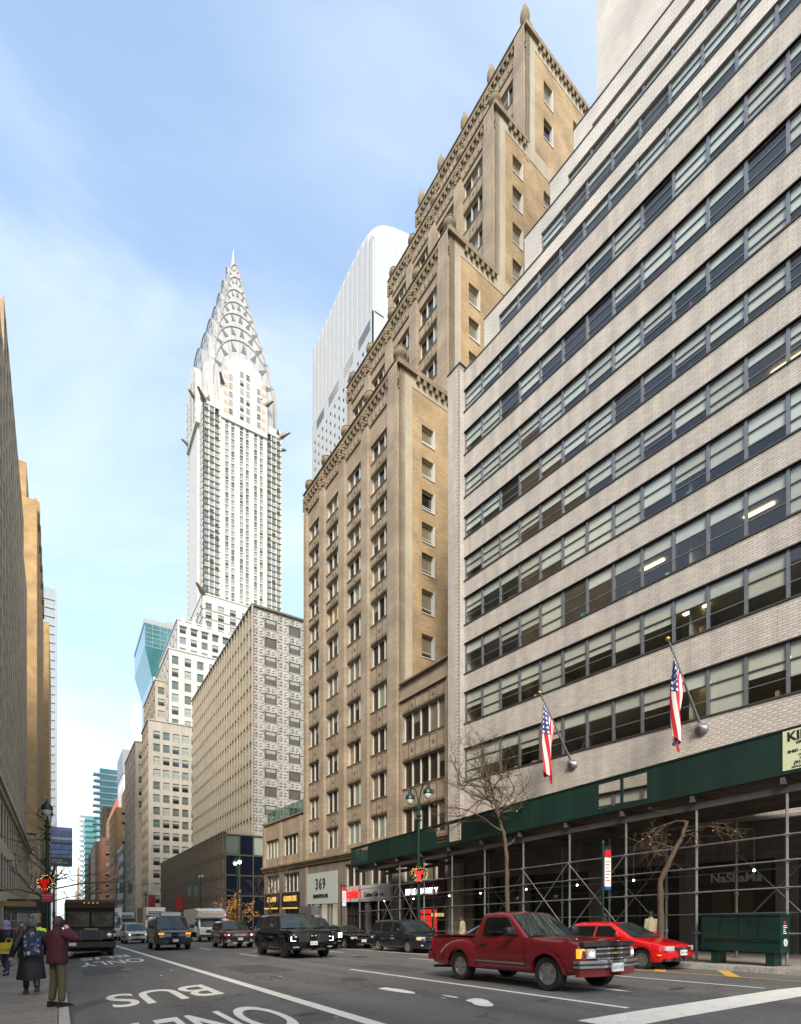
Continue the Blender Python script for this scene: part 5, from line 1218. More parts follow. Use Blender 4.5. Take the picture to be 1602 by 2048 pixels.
# trees
M_BARK = mat('bark', (.075, .052, .032), .9, 0, .3, 6, .6, 14); M_TWIG = mat('twig', (.085, .058, .035), .9, 0, .2, 5)
def tree(name, label, X, Y, trunk, r0, seed, nb=5, depth=4, blen=2.0, leaf=None, nleaf=0, up=.35, droop=0, cat='tree', wide=1.0, bf=.34):
    t = thing(name, label, cat, (X, Y, gz(X, Y)), 0); rr = random.Random(seed); tr = [Vector(p) for p in trunk]
    mb = MB(); n = len(tr); fine = [tr[min(n - 2, int(q))].lerp(tr[min(n - 2, int(q)) + 1], q - min(n - 2, int(q))) + Vector((rr.gauss(0, .012), rr.gauss(0, .012), 0)) for q in [i * (n - 1) / 24 for i in range(25)]]; rs = [r0 * (1 - .55 * k / 24) * rr.uniform(.9, 1.1) for k in range(25)]; mb.tube(fine, rs, 10); mb.lathe([(r0 * 1.7, -.05), (r0 * 1.25, .1), (r0, .35)], 9, tr[0]); mb.obj('trunk', M_BARK, t, 60)
    br_ = MB(); tips = []
    def grow(p, d, L, r, k):
        segs_ = 4; pts = [p]; q = p.copy(); dd = d.copy()
        for s_ in range(segs_):
            dd = (dd + Vector((rr.gauss(0, .2), rr.gauss(0, .2), rr.gauss(0, .14) + up * .1 - droop * .12))).normalized(); q = q + dd * (L / segs_); pts.append(q.copy())
        br_.tube(pts, [max(.0035, r * (1 - .16 * i)) for i in range(len(pts))], 6 if k > 2 else 4 if k > 1 else 3, cap=False); tips.extend(pts[2:])
        if k <= 0: return
        for c in range(rr.choice((3, 3, 4, 4)) if k > 1 else rr.choice((2, 3, 4))):
            i = rr.choice((1, 2, 3, 4)); nd = (dd + Vector((rr.gauss(0, .75), rr.gauss(0, .75), rr.gauss(.1, .45)))).normalized(); grow(pts[i].copy(), nd, L * rr.uniform(.5, .8), r * .62, k - 1)
    for b in range(nb):
        f = .45 + .55 * (b + 1) / nb; i = min(n - 2, int(f * (n - 1))); p = tr[i].lerp(tr[i + 1], f * (n - 1) - i); a = 2 * math.pi * b / nb * 1.62 + rr.uniform(-.5, .5)
        grow(p, Vector((math.cos(a) * wide, math.sin(a) * wide, rr.uniform(.35, .95))).normalized(), blen * rr.uniform(.7, 1.15), r0 * bf, depth - 1)
    if up > .2: grow(tr[-1].copy(), (tr[-1] - tr[-2]).normalized(), blen, r0 * .5, depth - 1)
    br_.obj('branches', M_TWIG, t, 80)
    if leaf:
        lf = MB()
        for k in range(nleaf):
            c = rr.choice(tips) + Vector((rr.gauss(0, .1), rr.gauss(0, .1), rr.gauss(0, .1))); e = Vector((rr.gauss(0, 1), rr.gauss(0, 1), rr.gauss(0, 1))).normalized(); f = e.orthogonal().normalized(); s_ = rr.uniform(.03, .055) * (2.2 if nleaf > 800 else 1)
            lf.poly([c - e * s_, c + f * s_ * .6, c + e * s_, c - f * s_ * .6])
        o = lf.obj('leaves', leaf, t); o['kind'] = 'stuff'
    return t
M_LEAFY = mat('dry_leaf', (.32, .24, .08), .8, 0, .2, 6, island=.25); M_LEAFO = mat('orange_leaf', (.50, .24, .03), .8, 0, .2, 6, island=.35)
tree('street_tree', 'bare street tree with a few yellow leaves growing through the shed edge', 16.95 + .4, 18.3, [(0, 0, 0), (.02, .03, 2.4), (-.02, .0, 4.2), (-.05, .15, 5.4), (-.15, .45, 6.4), (-.2, .6, 7.0)], .12, 5, 9, 5, 2.15, M_LEAFY, 130, .3, wide=1.3)
tree('street_tree', 'leaning pruned street tree with thin drooping twigs under the shed', 17.45, 10.9, [(0, 0, 0), (.02, .02, 1.6), (.0, .05, 2.7), (.2, -.25, 3.5), (.45, -.5, 4.3), (.52, -.6, 4.75)], .12, 11, 7, 4, 1.25, M_LEAFY, 60, .1, .9, bf=.2)
tree('street_tree', 'small bare street tree in front of the gold lettered shops', 17.5, 51.5, [(0, 0, 0), (.1, 0, 2.2), (-.1, .1, 3.6), (.1, 0, 4.6)], .11, 21, 6, 4, 2.0, M_LEAFY, 30)
tree('street_tree', 'small tree with orange autumn leaves at the far right corner', 17.8, 66.0, [(0, 0, 0), (0, 0, 1.8), (.1, .1, 3.0)], .1, 31, 7, 4, 1.5, M_LEAFO, 1500, .25, 0, wide=1.3)
tree('street_tree', 'second orange leafed tree just past the corner by the podium', 17.8, 84.5, [(0, 0, 0), (0, 0, 1.8), (.1, .1, 2.8)], .1, 37, 7, 4, 1.5, M_LEAFO, 1200, .2, 0, wide=1.4)
tree('street_tree', 'bare street tree beside the left lamp post reaching over the road', -.75, 36.5, [(0, 0, 0), (.05, 0, 2.2), (.02, 0, 3.2), (.5, -.2, 4.6)], .14, 44, 7, 4, 2.4, None, 0, .3, wide=1.2)
# green information cabinet
t = thing('news_cabinet', 'dark green street information cabinet on two legs under the shed', 'news rack', (17.55, 8.45, gz(17.5, 8.45)), rad(-2)); M_CAB = mat('cabinet_green', (.006, .034, .026), .3, .2, .12, 2, spec=.5)
mb = MB(); mb.box(0, .55, -1.15, 1.15, .42, 1.50); mb.obj('cabinet', M_CAB, t); mb = MB(); mb.box(-.03, .58, -1.18, 1.18, 1.5, 1.55); mb.box(-.03, 0, -1.16, 1.0, .74, .77); mb.obj('trim', M_LGRN, t)
for k in range(4): MB().box(-.015, .0, -1.12 + .56 * k + .02, -1.12 + .56 * (k + 1) - .02, .8, 1.46).obj('door_panel', mat('cabinet_glass', (.012, .03, .025), .12, 0, .4, 1), t)
for y in (-.85, .75): MB().box(.06, .48, y - .12, y + .12, 0, .42).obj('leg', M_CAB, t)
MB().lathe([(.0, 0), (.11, 0), (.11, .006), (.0, .006)], 18, (.3, -1.156, .72), 'y').obj('info_disc', M_WPAINT, t); link('info_mark', textmesh('i', .2, M_BLKL, .002, bold=.008), t, Matrix.Translation((.3, -1.160, .65)) @ RX90)
MB().lathe([(.0, 0), (.045, 0), (.045, .006), (.0, .006)], 10, (.25, -1.156, 1.3), 'y').obj('red_mark', M_BOW, t)
for k, w in enumerate((.2, .22, .1, .14, .18)): MB().box(.17, .17 + w, -1.156, -1.151, 1.2 - .055 * k, 1.225 - .055 * k).obj('printed_line', M_WPAINT, t)
# left side: canopy and small green shed
t = thing('entrance_canopy', 'flat golden bronze entrance canopy on the left building', 'canopy', (-4.4, 47, 0), 0); M_BRZ = mat('gold_bronze', (.26, .16, .045), .4, .4, .1, 2)
MB().box(0, 3.0, -1.8, 1.8, 2.1, 2.45).obj('canopy_roof', M_BRZ, t); mb = MB(); mb.tube([(0, -1.2, 4.2), (2.7, -1.2, 2.45)], .04, 6); mb.tube([(0, 1.2, 4.2), (2.7, 1.2, 2.45)], .04, 6); mb.obj('hanger_rod', M_BRZ, t)
for y in (-1.9, 1.7): MB().box(-.1, .35, y, y + .5, -1.0, 4.6).obj('bronze_pilaster', M_BRZ, t)
t = thing('small_shed', 'small green boarded sidewalk shed on pale posts along the left sidewalk', 'scaffold', (-4.3, 66, gz(-3, 66)), 0)
MB().box(0, 3.3, 0, .04, 3.2, 4.4).obj('fascia_panel', M_SHED, t); MB().box(3.26, 3.3, .04, 14, 3.2, 4.4).obj('fascia_panel', M_SHED, t); MB().box(0, 3.3, .05, 14, 3.05, 3.18).obj('deck', M_DECK, t)
for x in (.3, 1.6, 3.1):
    for y in (.2, 4, 8): mb = MB(); mb.tube([(x, y, 0), (x, y, 3.1)], .06, 6); mb.obj('post', mat('pale_pipe', (.42, .43, .4), .5, .3), t)
for z in (1.1, 2.2): mb = MB(); mb.tube([(.2, .15, z), (3.2, .15, z)], .05, 6); mb.obj('ledger_pipe', MATS['pale_pipe'], t)
t = thing('food_cart', 'sidewalk food cart with tan canopy and glowing violet sign', 'food cart', (14.2, 60, gz(14.2, 60)), 0)
MB().box(-1.2, 1.2, -.7, .7, .4, 1.5).obj('cart_body', mat('cart_steel', (.3, .3, .3), .3, .7), t); MB().hexa([(-1.5, -1.1, 1.95), (1.5, -1.1, 1.95), (1.5, 1.1, 1.95), (-1.5, 1.1, 1.95), (-.9, -.6, 2.5), (.9, -.6, 2.5), (.9, .6, 2.5), (-.9, .6, 2.5)]).obj('canopy', mat('tan_canvas', (.42, .34, .2), .9), t)
MB().box(-1.0, .9, -1.16, -1.12, 2.6, 2.85).obj('violet_sign', mat('violet_led', (.5, .05, .5), .5, emit=(.8, .1, .9), estr=2), t)
for x in (-1.1, 1.1):
    for y in (-.6, .6): mb = MB(); mb.tube([(x, y, .3), (x, y, 2.0)], .03, 6); mb.obj('canopy_post', M_PIPE, t)
for y in (-.5, .5): mb = MB(); mb.lathe([(.0, -.06), (.25, -.06), (.25, .06), (.0, .06)], 14, (.8, y, .25), 'y'); mb.obj('wheel', M_BLKL, t)
t = thing('red_street_banner', 'red vertical banner on a pole before the beige skyscraper base', 'banner', (17.9, 140.6, 0), 0); MB().box(.2, 1.7, -.03, .03, 2.6, 6.2).obj('cloth', mat('banner_red', (.30, .02, .02), .6), t)
mb = MB(); mb.tube([(-.4, 0, 6.25), (2.05, 0, 6.25)], .05, 6); mb.obj('rod', M_DKF, t)
t = thing('red_street_banner', 'red vertical banner beside the entrance arch of the podium', 'banner', (20.3, 112, 0), 0); MB().box(-1.1, .2, -.03, .03, 2.4, 5.0).obj('cloth', MATS['banner_red'], t); mb = MB(); mb.tube([(-1.15, 0, 5.05), (.6, 0, 5.05)], .05, 6); mb.obj('rod', M_DKF, t)
# ================================================================ VEHICLES
M_TYRE = mat('tyre', (.012, .012, .012), .85, 0, .1, 8); M_RIM = mat('alloy_rim', (.38, .37, .35), .35, .8, .1, 6); M_RIMD = mat('dark_rim', (.06, .06, .06), .35, .7, .1, 6)
M_UND = mat('underbody', (.008, .008, .008), .9); M_CGL = mat('car_glass', (.008, .010, .010), .04, 0, .2, 1, spec=.45); M_CGLF = mat('windscreen_glass', (.022, .032, .030), .04, 0, .6, 2.5, spec=.6)
M_PLAS = mat('black_plastic', (.018, .018, .019), .5, 0, .1, 5); M_CHR = mat('chrome', (.55, .55, .55), .18, .95, .05, 5); M_HEAD = mat('headlight_lens', (.55, .55, .52), .1, .3, .2, 12, spec=.8); M_HLIT = mat('headlight_lit', (1, .85, .6), .2, 0, 0, emit=(1, .82, .5), estr=2.2); M_DRL = mat('white_running_light', (1, 1, 1), .2, 0, 0, emit=(1, .98, .95), estr=1.8)
M_AMB = mat('amber_lens', (.6, .2, .02), .2, 0, .1, 9, emit=(1, .35, .03), estr=.5); M_TAIL = mat('tail_lens', (.35, .01, .01), .2); M_PLATE = mat('license_plate', (.6, .6, .56), .5); M_PLATEB = mat('plate_blue', (.02, .08, .25), .5)
def paint(name, c, rough=.28, metal=.0): return mat(name, c, rough * .6, metal, .05, 3, coat=.5 if max(c) > .05 else .15, spec=.4)
def lerp_pts(pts, y):
    if y <= pts[0][0]: return pts[0][1]
    for (a, b), (c, d) in zip(pts, pts[1:]):
        if y <= c:
            q = (y - a) / (c - a) if c > a else 1; return b + (d - b) * q
    return pts[-1][1]
def smooth_pts(pts, y):
    """linear with softened knees"""
    e = .05; return (lerp_pts(pts, y - e) + 2 * lerp_pts(pts, y) + lerp_pts(pts, y + e)) / 4
rimc = {}
def wheel_mesh(r, w, style):
    k = (round(r, 3), w, style)
    if k in rimc: return rimc[k]
    ri = r * (.66 if style != 'steel' else .6)
    ty = MB().lathe([(ri, -w / 2 + .02), (r * .93, -w / 2), (r, -w / 2 + .03), (r, w / 2 - .03), (r * .93, w / 2), (ri, w / 2 - .02), (ri * .97, 0)], 26, (0, 0, 0), 'x').mesh('tyre', M_TYRE, 40)
    f = MB(); f.lathe([(ri * .99, .02), (ri * .99, w / 2 - .025), (ri * .9, w / 2 - .02), (ri * .88, w / 2 - .07)], 26, (0, 0, 0), 'x'); f.lathe([(.0, w / 2 - .03), (ri * .24, w / 2 - .035), (ri * .26, w / 2 - .07)], 14, (0, 0, 0), 'x')
    n = {'five': 5, 'six': 6, 'multi': 14, 'ten': 10, 'steel': 8}[style]
    for q in range(n):
        a = 2 * math.pi * q / n; s_ = {'five': .30, 'six': .22, 'multi': .085, 'ten': .12, 'steel': .28}[style]; M_ = Matrix.Rotation(a, 4, 'X')
        c = [M_ @ Vector(v) for v in ((w / 2 - .09, -ri * s_ * .6, ri * .2), (w / 2 - .04, -ri * s_ * .6, ri * .2), (w / 2 - .04, ri * s_ * .6, ri * .2), (w / 2 - .09, ri * s_ * .6, ri * .2), (w / 2 - .09, -ri * s_, ri * .93), (w / 2 - .035, -ri * s_, ri * .93), (w / 2 - .035, ri * s_, ri * .93), (w / 2 - .09, ri * s_, ri * .93))]; f.hexa(c)
    me = f.mesh('rim', M_RIMD if style == 'six' else M_RIM, 40)
    dk = MB().lathe([(.0, w / 2 - .1), (ri * .97, w / 2 - .1)], 18, (0, 0, 0), 'x').mesh('brake', M_UND)
    rimc[k] = (ty, me, dk); return rimc[k]
class Car:
    """local: front toward -y, x to the east, z up from the road"""
    def __init__(s, name, label, X, Y, L, W, wheels, r, sill, top, plan, pm, cat='car', rz=0, group='vehicles on the avenue', rimstyle='five', arch=1.12, sect=None, ww=.22):
        s.t = thing(name, label, cat, (X, Y, gz(X, Y)), rz, group, -SLOPE)
        s.L, s.W, s.top, s.plan, s.sill, s.pm = L, W, top, plan, sill, pm
        s.wy, s.r, s.ra = wheels, r, r * arch
        s.sect = sect or [(0, .93), (.12, .975), (.4, 1.0), (.62, 1.0), (.86, .975), (1, .93)]
        ys = set()
        n = 40
        for k in range(n + 1): ys.add(-L / 2 + L * k / n)
        for k in (.02, .05, .09, .14, .2): ys.add(-L / 2 + k); ys.add(L / 2 - k)
        for w in wheels:
            for k in range(13): ys.add(w - s.ra * math.cos(math.pi * k / 12))
            ys.add(w - s.ra - .002); ys.add(w + s.ra + .002)
        for p in top: ys.add(p[0])
        s.ys = sorted(y for y in ys if -L / 2 - 1e-6 <= y <= L / 2 + 1e-6)
        mb = MB(); rings = []; T = [0, .06, .16, .3, .45, .6, .74, .86, .95, 1]
        for y in s.ys:
            zb, zt_, = s.zb(y), s.zt(y); ring = []
            for t_ in T: ring.append((-s.hw(y, t_), y, zb + (zt_ - zb) * t_))
            for q in (.8, .5, .2, 0): ring.append((-s.hw(y, 1) * q, y, zt_ + .035 * (1 - q * q)))
            full = ring + [(-p[0], p[1], p[2]) for p in reversed(ring[:-1])]
            rings.append(mb.pts(full)); nn = len(full)
        for a, b in zip(rings, rings[1:]):
            for k in range(nn - 1): mb.face((a + k, a + k + 1, b + k + 1, b + k))
        mb.face([rings[0] + k for k in range(nn)]); mb.face([rings[-1] + k for k in range(nn - 1, -1, -1)])
        mb.v = [s.warp(v) for v in mb.v]
        s.body = mb.obj('body', pm, s.t, 58)
        hb = MB(); hw = W / 2 - .3
        hb.box(-hw, hw, -L / 2 + .12, L / 2 - .12, sill + .02, min(p[1] for p in top) - .06)
        hb.box(-W / 2 + .12, W / 2 - .12, wheels[0] + s.ra, wheels[1] - s.ra, sill - .02, sill + .1); hb.obj('underbody', M_UND, s.t)
        ty, ri, bk = wheel_mesh(r, ww, rimstyle)
        for w in wheels:
            for sd in (-1, 1):
                o = bpy.data.objects.new('wheel', ty); o.name = 'wheel'; col.objects.link(o); o.parent = s.t; o.location = (sd * (W / 2 - ww / 2 - .03), w, r); o.rotation_euler = (R.uniform(0, 6) * sd, 0, 0 if sd > 0 else math.pi)
                link('rim', ri, o); link('brake_disc', bk, o)
                wl = MB(); wl.lathe([(s.ra + .02, -.24), (s.ra + .02, -.0)], 16, (sd * (W / 2 - .0), w, r), 'x', 0, math.pi); 
    def warp(s, v):
        q = abs(v[0]) / (s.W / 2); e = 1 - (v[1] + s.L / 2) / .8
        return (v[0], v[1] + (.36 * max(0, q - .4) ** 1.7 * e if e > 0 else 0), v[2])
    def zb(s, y):
        for w in s.wy:
            d = abs(y - w)
            if d < s.ra: return max(s.sill, s.r + math.sqrt(max(0, s.ra ** 2 - d * d)))
        e = min(y + s.L / 2, s.L / 2 - y)
        return s.sill + (.06 * (1 - e / .35) if e < .35 else 0)
    def zt(s, y): return smooth_pts(s.top, y)
    def hw(s, y, t_): return s.W / 2 * smooth_pts(s.plan, y) * lerp_pts(s.sect, t_)
    def side(s, name, y0, y1, t0, t1, m_, off=.004, ny=8, nt=6, sides=(-1, 1), parent=None, abs_z=False):
        for sd in sides:
            def fn(u, v):
                y = y0 + (y1 - y0) * u; zb, zt_ = s.zb(y), s.zt(y)
                if abs_z: z = t0 + (t1 - t0) * v; t_ = (z - zb) / (zt_ - zb); t_ = max(0, min(1, t_))
                else: t_ = t0 + (t1 - t0) * v; z = zb + (zt_ - zb) * t_
                return (sd * (s.hw(y, t_) + off), y, z)
            mb = MB(); mb.grid(fn, ny, nt); mb.obj(name, m_, parent or s.t, 50)
    def door(s, y0, y1, handle=True, t0=.05, t1=.97):
        for sd in (-1, 1):
            zs = [s.sill + .06, s.zt((y0 + y1) / 2) - .03]
            s.side('door', y0 + .012, y1 - .012, t0, t1, s.pm, .009, 8, 8, (sd,)); d = list(s.t.children)[-1]
            s.side('door_gap', y0 - .002, y0 + .012, t0, t1, M_UND, .004, 1, 6, (sd,)); s.side('door_gap', y1 - .012, y1 + .002, t0, t1, M_UND, .004, 1, 6, (sd,))
            if handle:
                y = y1 - .22; z = s.zt(y) - .17; t_ = (z - s.zb(y)) / (s.zt(y) - s.zb(y)); x = sd * (s.hw(y, t_) + .012)
                mb = MB(); mb.box(min(x, x + sd * .03), max(x, x + sd * .03), y - .1, y + .1, z - .016, z + .016); mb.obj('door_handle', s.pm if handle is True else handle, s.t)
    def cabin(s, y0, z0, y1, z1, y2, z2, y3, z3, wb, wr, wins=(), crown=.05, roofm=None, screen=True, rear=True, glassm=None, bow=.1):
        """y0,z0 screen base; y1,z1 roof front; y2,z2 roof rear; y3,z3 rear base; wb/wr half widths at belt and roof"""
        zlo = min(z0, z3) - .05; zhi = max(z1, z2)
        def wz(z): return wb + (wr - wb) * max(0, min(1, (z - zlo) / (zhi - zlo)))
        s.wz = wz
        tp = [(y0, z0), (y1, z1), ((y1 + y2) / 2, (z1 + z2) / 2 + .03), (y2, z2), (y3, z3)]
        ys = sorted(set([y0 + (y1 - y0) * k / 6 for k in range(7)] + [y1 + (y2 - y1) * k / 8 for k in range(9)] + [y2 + (y3 - y2) * k / 6 for k in range(7)])); mb = MB(); rings = []
        for y in ys:
            zt_ = lerp_pts(tp, y); ring = [(-wz(zlo), y, zlo), (-wz((zlo + zt_) / 2), y, (zlo + zt_) / 2), (-wz(zt_), y, zt_ - .0)]
            cr_ = crown * min(1, (zt_ - zlo) / (zhi - zlo))
            ring[-1] = (-wz(zt_), y, zt_ - .035)
            for q in (.94, .8, .45, 0): ring.append((-wz(zt_) * q, y - (bow * (1 - q * q) if y < y1 - .01 else 0), zt_ + cr_ * (1 - q * q) - (.012 if q > .9 else 0)))
            full = ring + [(-p[0], p[1], p[2]) for p in reversed(ring[:-1])]; rings.append(mb.pts(full)); nn = len(full)
        for a, b in zip(rings, rings[1:]):
            for k in range(nn - 1): mb.face((a + k, a + k + 1, b + k + 1, b + k))
        mb.face([rings[0] + k for k in range(nn)]); mb.face([rings[-1] + k for k in range(nn - 1, -1, -1)])
        mb.obj('roof', roofm or s.pm, s.t, 58)
        g = glassm or M_CGL
        def scr(name, ya, za, yb, zb_, sgn, m_, i0=.06, i1=.94, marg=.07):
            def fn(u, v):
                q = i0 + (i1 - i0) * v; y = ya + (yb - ya) * q; z = za + (zb_ - za) * q; w = wz(z) - marg; x = (2 * u - 1) * w; k = (x / wz(z)) ** 2
                return (x, y - (bow * (1 - k) if sgn < 0 else 0) + sgn * .012, z + crown * min(1, (z - zlo) / (zhi - zlo)) * (1 - k) + .012)
            mb = MB(); mb.grid(fn, 12, 6); return mb.obj(name, m_, s.t, 60)
        if screen:
            w_ = scr('windshield', y0, z0, y1, z1, -1, M_CGLF)
            mb = MB(); mb.tube([(-.1, y0 - bow - .03, z0 + .03), (-.62, y0 + (y1 - y0) * .1 - bow * .3 - .03, z0 + (z1 - z0) * .12 + .02)], .012, 5); mb.tube([(.5, y0 - bow * .6 - .03, z0 + .03), (-.02, y0 + (y1 - y0) * .08 - bow - .02, z0 + (z1 - z0) * .12)], .012, 5); mb.obj('wiper', M_PLAS, s.t)
        if rear: scr('rear_window', y3, z3, y2, z2, 1, g)
        for poly in wins:
            for sd in (-1, 1):
                mb = MB(); n = len(poly); ps = [(sd * (wz(p[1]) + .008), p[0], p[1]) for p in poly]; mb.poly(ps); mb.obj('side_window', g, s.t)
                fr = MB(); fr.tube(ps + [ps[0]], .012, 5, cap=False); fr.obj('window_trim', M_PLAS, s.t)
    def mirror(s, y, z, m_=None, big=1):
        for sd in (-1, 1):
            x = sd * (s.W / 2 * .96); mb = MB(); w = .105 * big; cx = x + sd * (.05 + w)
            def fn(u, v):
                a = 2 * math.pi * u; b_ = math.pi * (v - .5); sg = lambda q, e: math.copysign(abs(q) ** e, q)
                return (cx + w * sg(math.cos(b_), .6) * sg(math.cos(a), .6), y + .02 + .06 * sg(math.cos(b_), .6) * sg(math.sin(a), .7), z + .09 * big + .085 * big * sg(math.sin(b_), .6))
            mb.grid(fn, 16, 8); mb.tube([(x - sd * .06, y + .03, z + .02), (x + sd * .08, y + .02, z + .05)], .025, 6); mb.obj('mirror', m_ or s.pm, s.t, 45)
            gl_ = MB(); gl_.box(cx - w * .8, cx + w * .8, y + .078, y + .082, z + .025, z + .15 * big); gl_.obj('mirror_glass', M_CHR, s.t)
    def front(s, items):
        """items: (name, x0, x1, z0, z1, material, depth, mirrored, y offset)"""
        for nm, x0, x1, z0, z1, m_, dp, mir, yo in items:
            for sd in ((-1, 1) if mir else (1,)):
                mb = MB()
                def yy(x): 
                    q = abs(x) / (s.W / 2); return -s.L / 2 + yo + .36 * max(0, q - .4) ** 1.7
                xs = [x0 + (x1 - x0) * k / 4 for k in range(5)]
                for a, b in zip(xs, xs[1:]):
                    if sd < 0: a, b = -b, -a
                    mb.hexa([(a, yy(a) - dp, z0), (b, yy(b) - dp, z0), (b, yy(b) + .06, z0), (a, yy(a) + .06, z0), (a, yy(a) - dp, z1), (b, yy(b) - dp, z1), (b, yy(b) + .06, z1), (a, yy(a) + .06, z1)])
                mb.obj(nm, m_, s.t, 20)
    def plate(s, z, m_=None, y=None, txt='NY 4821'):
        mb = MB(); y = (-s.L / 2 - .03) if y is None else y; mb.box(-.16, .16, y - .012, y + .03, z, z + .16); o = mb.obj('license_plate', m_ or M_PLATE, s.t)
        link('plate_lettering', textmesh(txt, .09, M_PLATEB, .001, sx=.8), s.t, Matrix.Translation((0, y - .0135, z + .05)) @ RX90)
    def lip(s, m_, w=.05, off=.012, wheels=None):
        for w_ in (wheels or s.wy):
            for sd in (-1, 1):
                mb = MB(); n = 14
                for k in range(n):
                    a0, a1 = math.pi * k / n, math.pi * (k + 1) / n
                    def P(a, rr):
                        y = w_ - rr * math.cos(a); z = s.r + rr * math.sin(a); z = max(z, s.sill); zb = s.zb(max(-s.L / 2 + .01, min(s.L / 2 - .01, y))); tt = max(0, min(1, (z - s.sill) / (s.zt(y) - s.sill))); return (sd * (s.hw(y, tt) + off), y, z)
                    mb.poly([P(a0, s.ra), P(a1, s.ra), P(a1, s.ra + w), P(a0, s.ra + w)])
                    pi0, pi1 = P(a0, s.ra), P(a1, s.ra); mb.poly([pi0, pi1, (pi1[0] - sd * .1, pi1[1], pi1[2]), (pi0[0] - sd * .1, pi0[1], pi0[2])])
                mb.obj('wheel_arch', m_, s.t, 50)
# ---- dark red pickup
P_RED = paint('maroon_paint', (.155, .010, .014), .3)
c = Car('pickup_truck', 'dark red step-side pickup truck with black hood shield in the near lane', 9.1, 9.1, 4.9, 1.76, (-1.52, 1.25), .345, .34,
        [(-2.45, .78), (-2.38, .93), (-2.2, .98), (-1.0, 1.06), (-.62, 1.08), (-.5, 1.07), (.9, 1.06), (2.45, 1.06)], [(-2.45, .86), (-2.3, .94), (-2.0, .98), (-1.2, 1.0), (.62, 1.0), (.68, .92), (2.45, .91)], P_RED, 'pickup truck', rimstyle='five', arch=1.18, ww=.24)
c.cabin(-.98, 1.04, -.28, 1.58, .55, 1.59, .74, 1.08, .83, .66, [[(-.66, 1.1), (.45, 1.1), (.42, 1.5), (-.22, 1.5), (-.3, 1.48)]], .04)
c.door(-.95, .55, M_PLAS); c.lip(P_RED, .09, .02, (-1.52,)); c.mirror(-.7, 1.1, M_PLAS, 1.1)
for sd in (-1, 1):      # step-side rear fenders
    def fn(u, v):
        a = math.pi * (-.08 + 1.16 * u); rr = .41 + .22 * v; yc = 1.25; y = yc - rr * math.cos(a) * (1.0 + .55 * v); z = max(.36, .345 + rr * 1.02 * math.sin(a)); bulge = .17 * math.sin(min(1, v * 1.0) * math.pi / 2 + math.pi / 2) ** 1.0 if v > .5 else .17
        x = .80 + .10 * math.cos(v * math.pi / 2) ** .7; return (sd * x, y, z)
    mb = MB(); mb.grid(fn, 22, 8); mb.obj('rear_fender', P_RED, c.t, 70)
    mb = MB(); mb.box(*sorted((sd * .74, sd * .87)), .70, .92, .36, .52); mb.obj('side_step', M_PLAS, c.t); mb = MB(); mb.box(*sorted((sd * .86, sd * .893)), -.95, .62, .50, .535); mb.obj('chrome_strip', M_CHR, c.t)
    mb = MB(); mb.box(*sorted((sd * .70, sd * .80)), 2.40, 2.47, .72, 1.0); mb.obj('tail_light', M_TAIL, c.t)
bed = MB(); bed.box(-.72, .72, .76, 2.36, 1.02, 1.045); bed.obj('bed_floor', M_UND, c.t); MB().box(-.80, .80, .70, 2.44, 1.075, 1.10).obj('bed_rail', P_RED, c.t)
c.front([('hood_shield', -.76, .76, .905, .985, M_PLAS, .045, False, .03), ('grille', -.52, .52, .66, .88, M_PLAS, .03, False, 0), ('chrome_bar', -.52, .52, .845, .875, M_CHR, .05, False, 0), ('chrome_bar', -.52, .52, .755, .785, M_CHR, .05, False, 0), ('chrome_bar', -.52, .52, .66, .685, M_CHR, .05, False, 0), ('headlight', .53, .70, .68, .86, M_HEAD, .03, True, 0.0), ('headlight_bulb', .58, .65, .73, .80, M_HLIT, .04, True, .0), ('turn_signal', .71, .82, .68, .86, M_AMB, .0, True, 0.03),
         ('bumper', -.88, .88, .50, .64, M_CHR, .09, False, .02), ('bumper_strip', -.885, .885, .545, .585, M_PLAS, .1, False, .02), ('valance', -.84, .84, .33, .50, P_RED, .04, False, .03), ('emblem', -.08, .08, .755, .79, mat('gold_emblem', (.5, .35, .1), .3, .8), .06, False, 0)])
c.plate(.42, y=-2.55, txt='GXT 3187'); MB().box(-.85, .85, 2.42, 2.56, .46, .66).obj('rear_bumper', P_RED, c.t); mb = MB(); mb.tube([(-.6, 1.9, .3), (-.66, 2.3, .28), (-.7, 2.5, .27)], .035, 8); mb.obj('exhaust_pipe', M_UND, c.t)
MB().box(-.9, -.6, -.2, .2, 1.15, 1.2).obj('seat_top', M_UND, c.t)

# ---- red hatchback parked at the kerb
P_BRED = paint('bright_red_paint', (.52, .008, .012), .22)
c = Car('hatchback', 'bright red hatchback parked at the right kerb by the green cabinet', 15.92, 11.35, 4.2, 1.78, (-1.27, 1.31), .315, .24,
        [(-2.1, .62), (-2.03, .72), (-1.85, .78), (-1.1, .93), (-.75, .97), (1.75, 1.0), (2.0, .98), (2.1, .9)], [(-2.1, .74), (-1.98, .88), (-1.75, .96), (-1.2, 1.0), (1.4, 1.0), (1.9, .93), (2.1, .85)], P_BRED, 'car', rimstyle='multi', rz=rad(1), arch=1.13)
c.cabin(-.98, .95, -.1, 1.42, 1.35, 1.44, 2.02, .98, .82, .60, [[(-.55, 1.0), (.42, 1.0), (.40, 1.34), (-.08, 1.34)], [(.5, 1.0), (1.35, 1.02), (1.2, 1.34), (.48, 1.34)]], .05)
c.door(-.85, .45); c.door(.47, 1.4); c.mirror(-.6, .98); c.lip(M_UND, .012, .006)
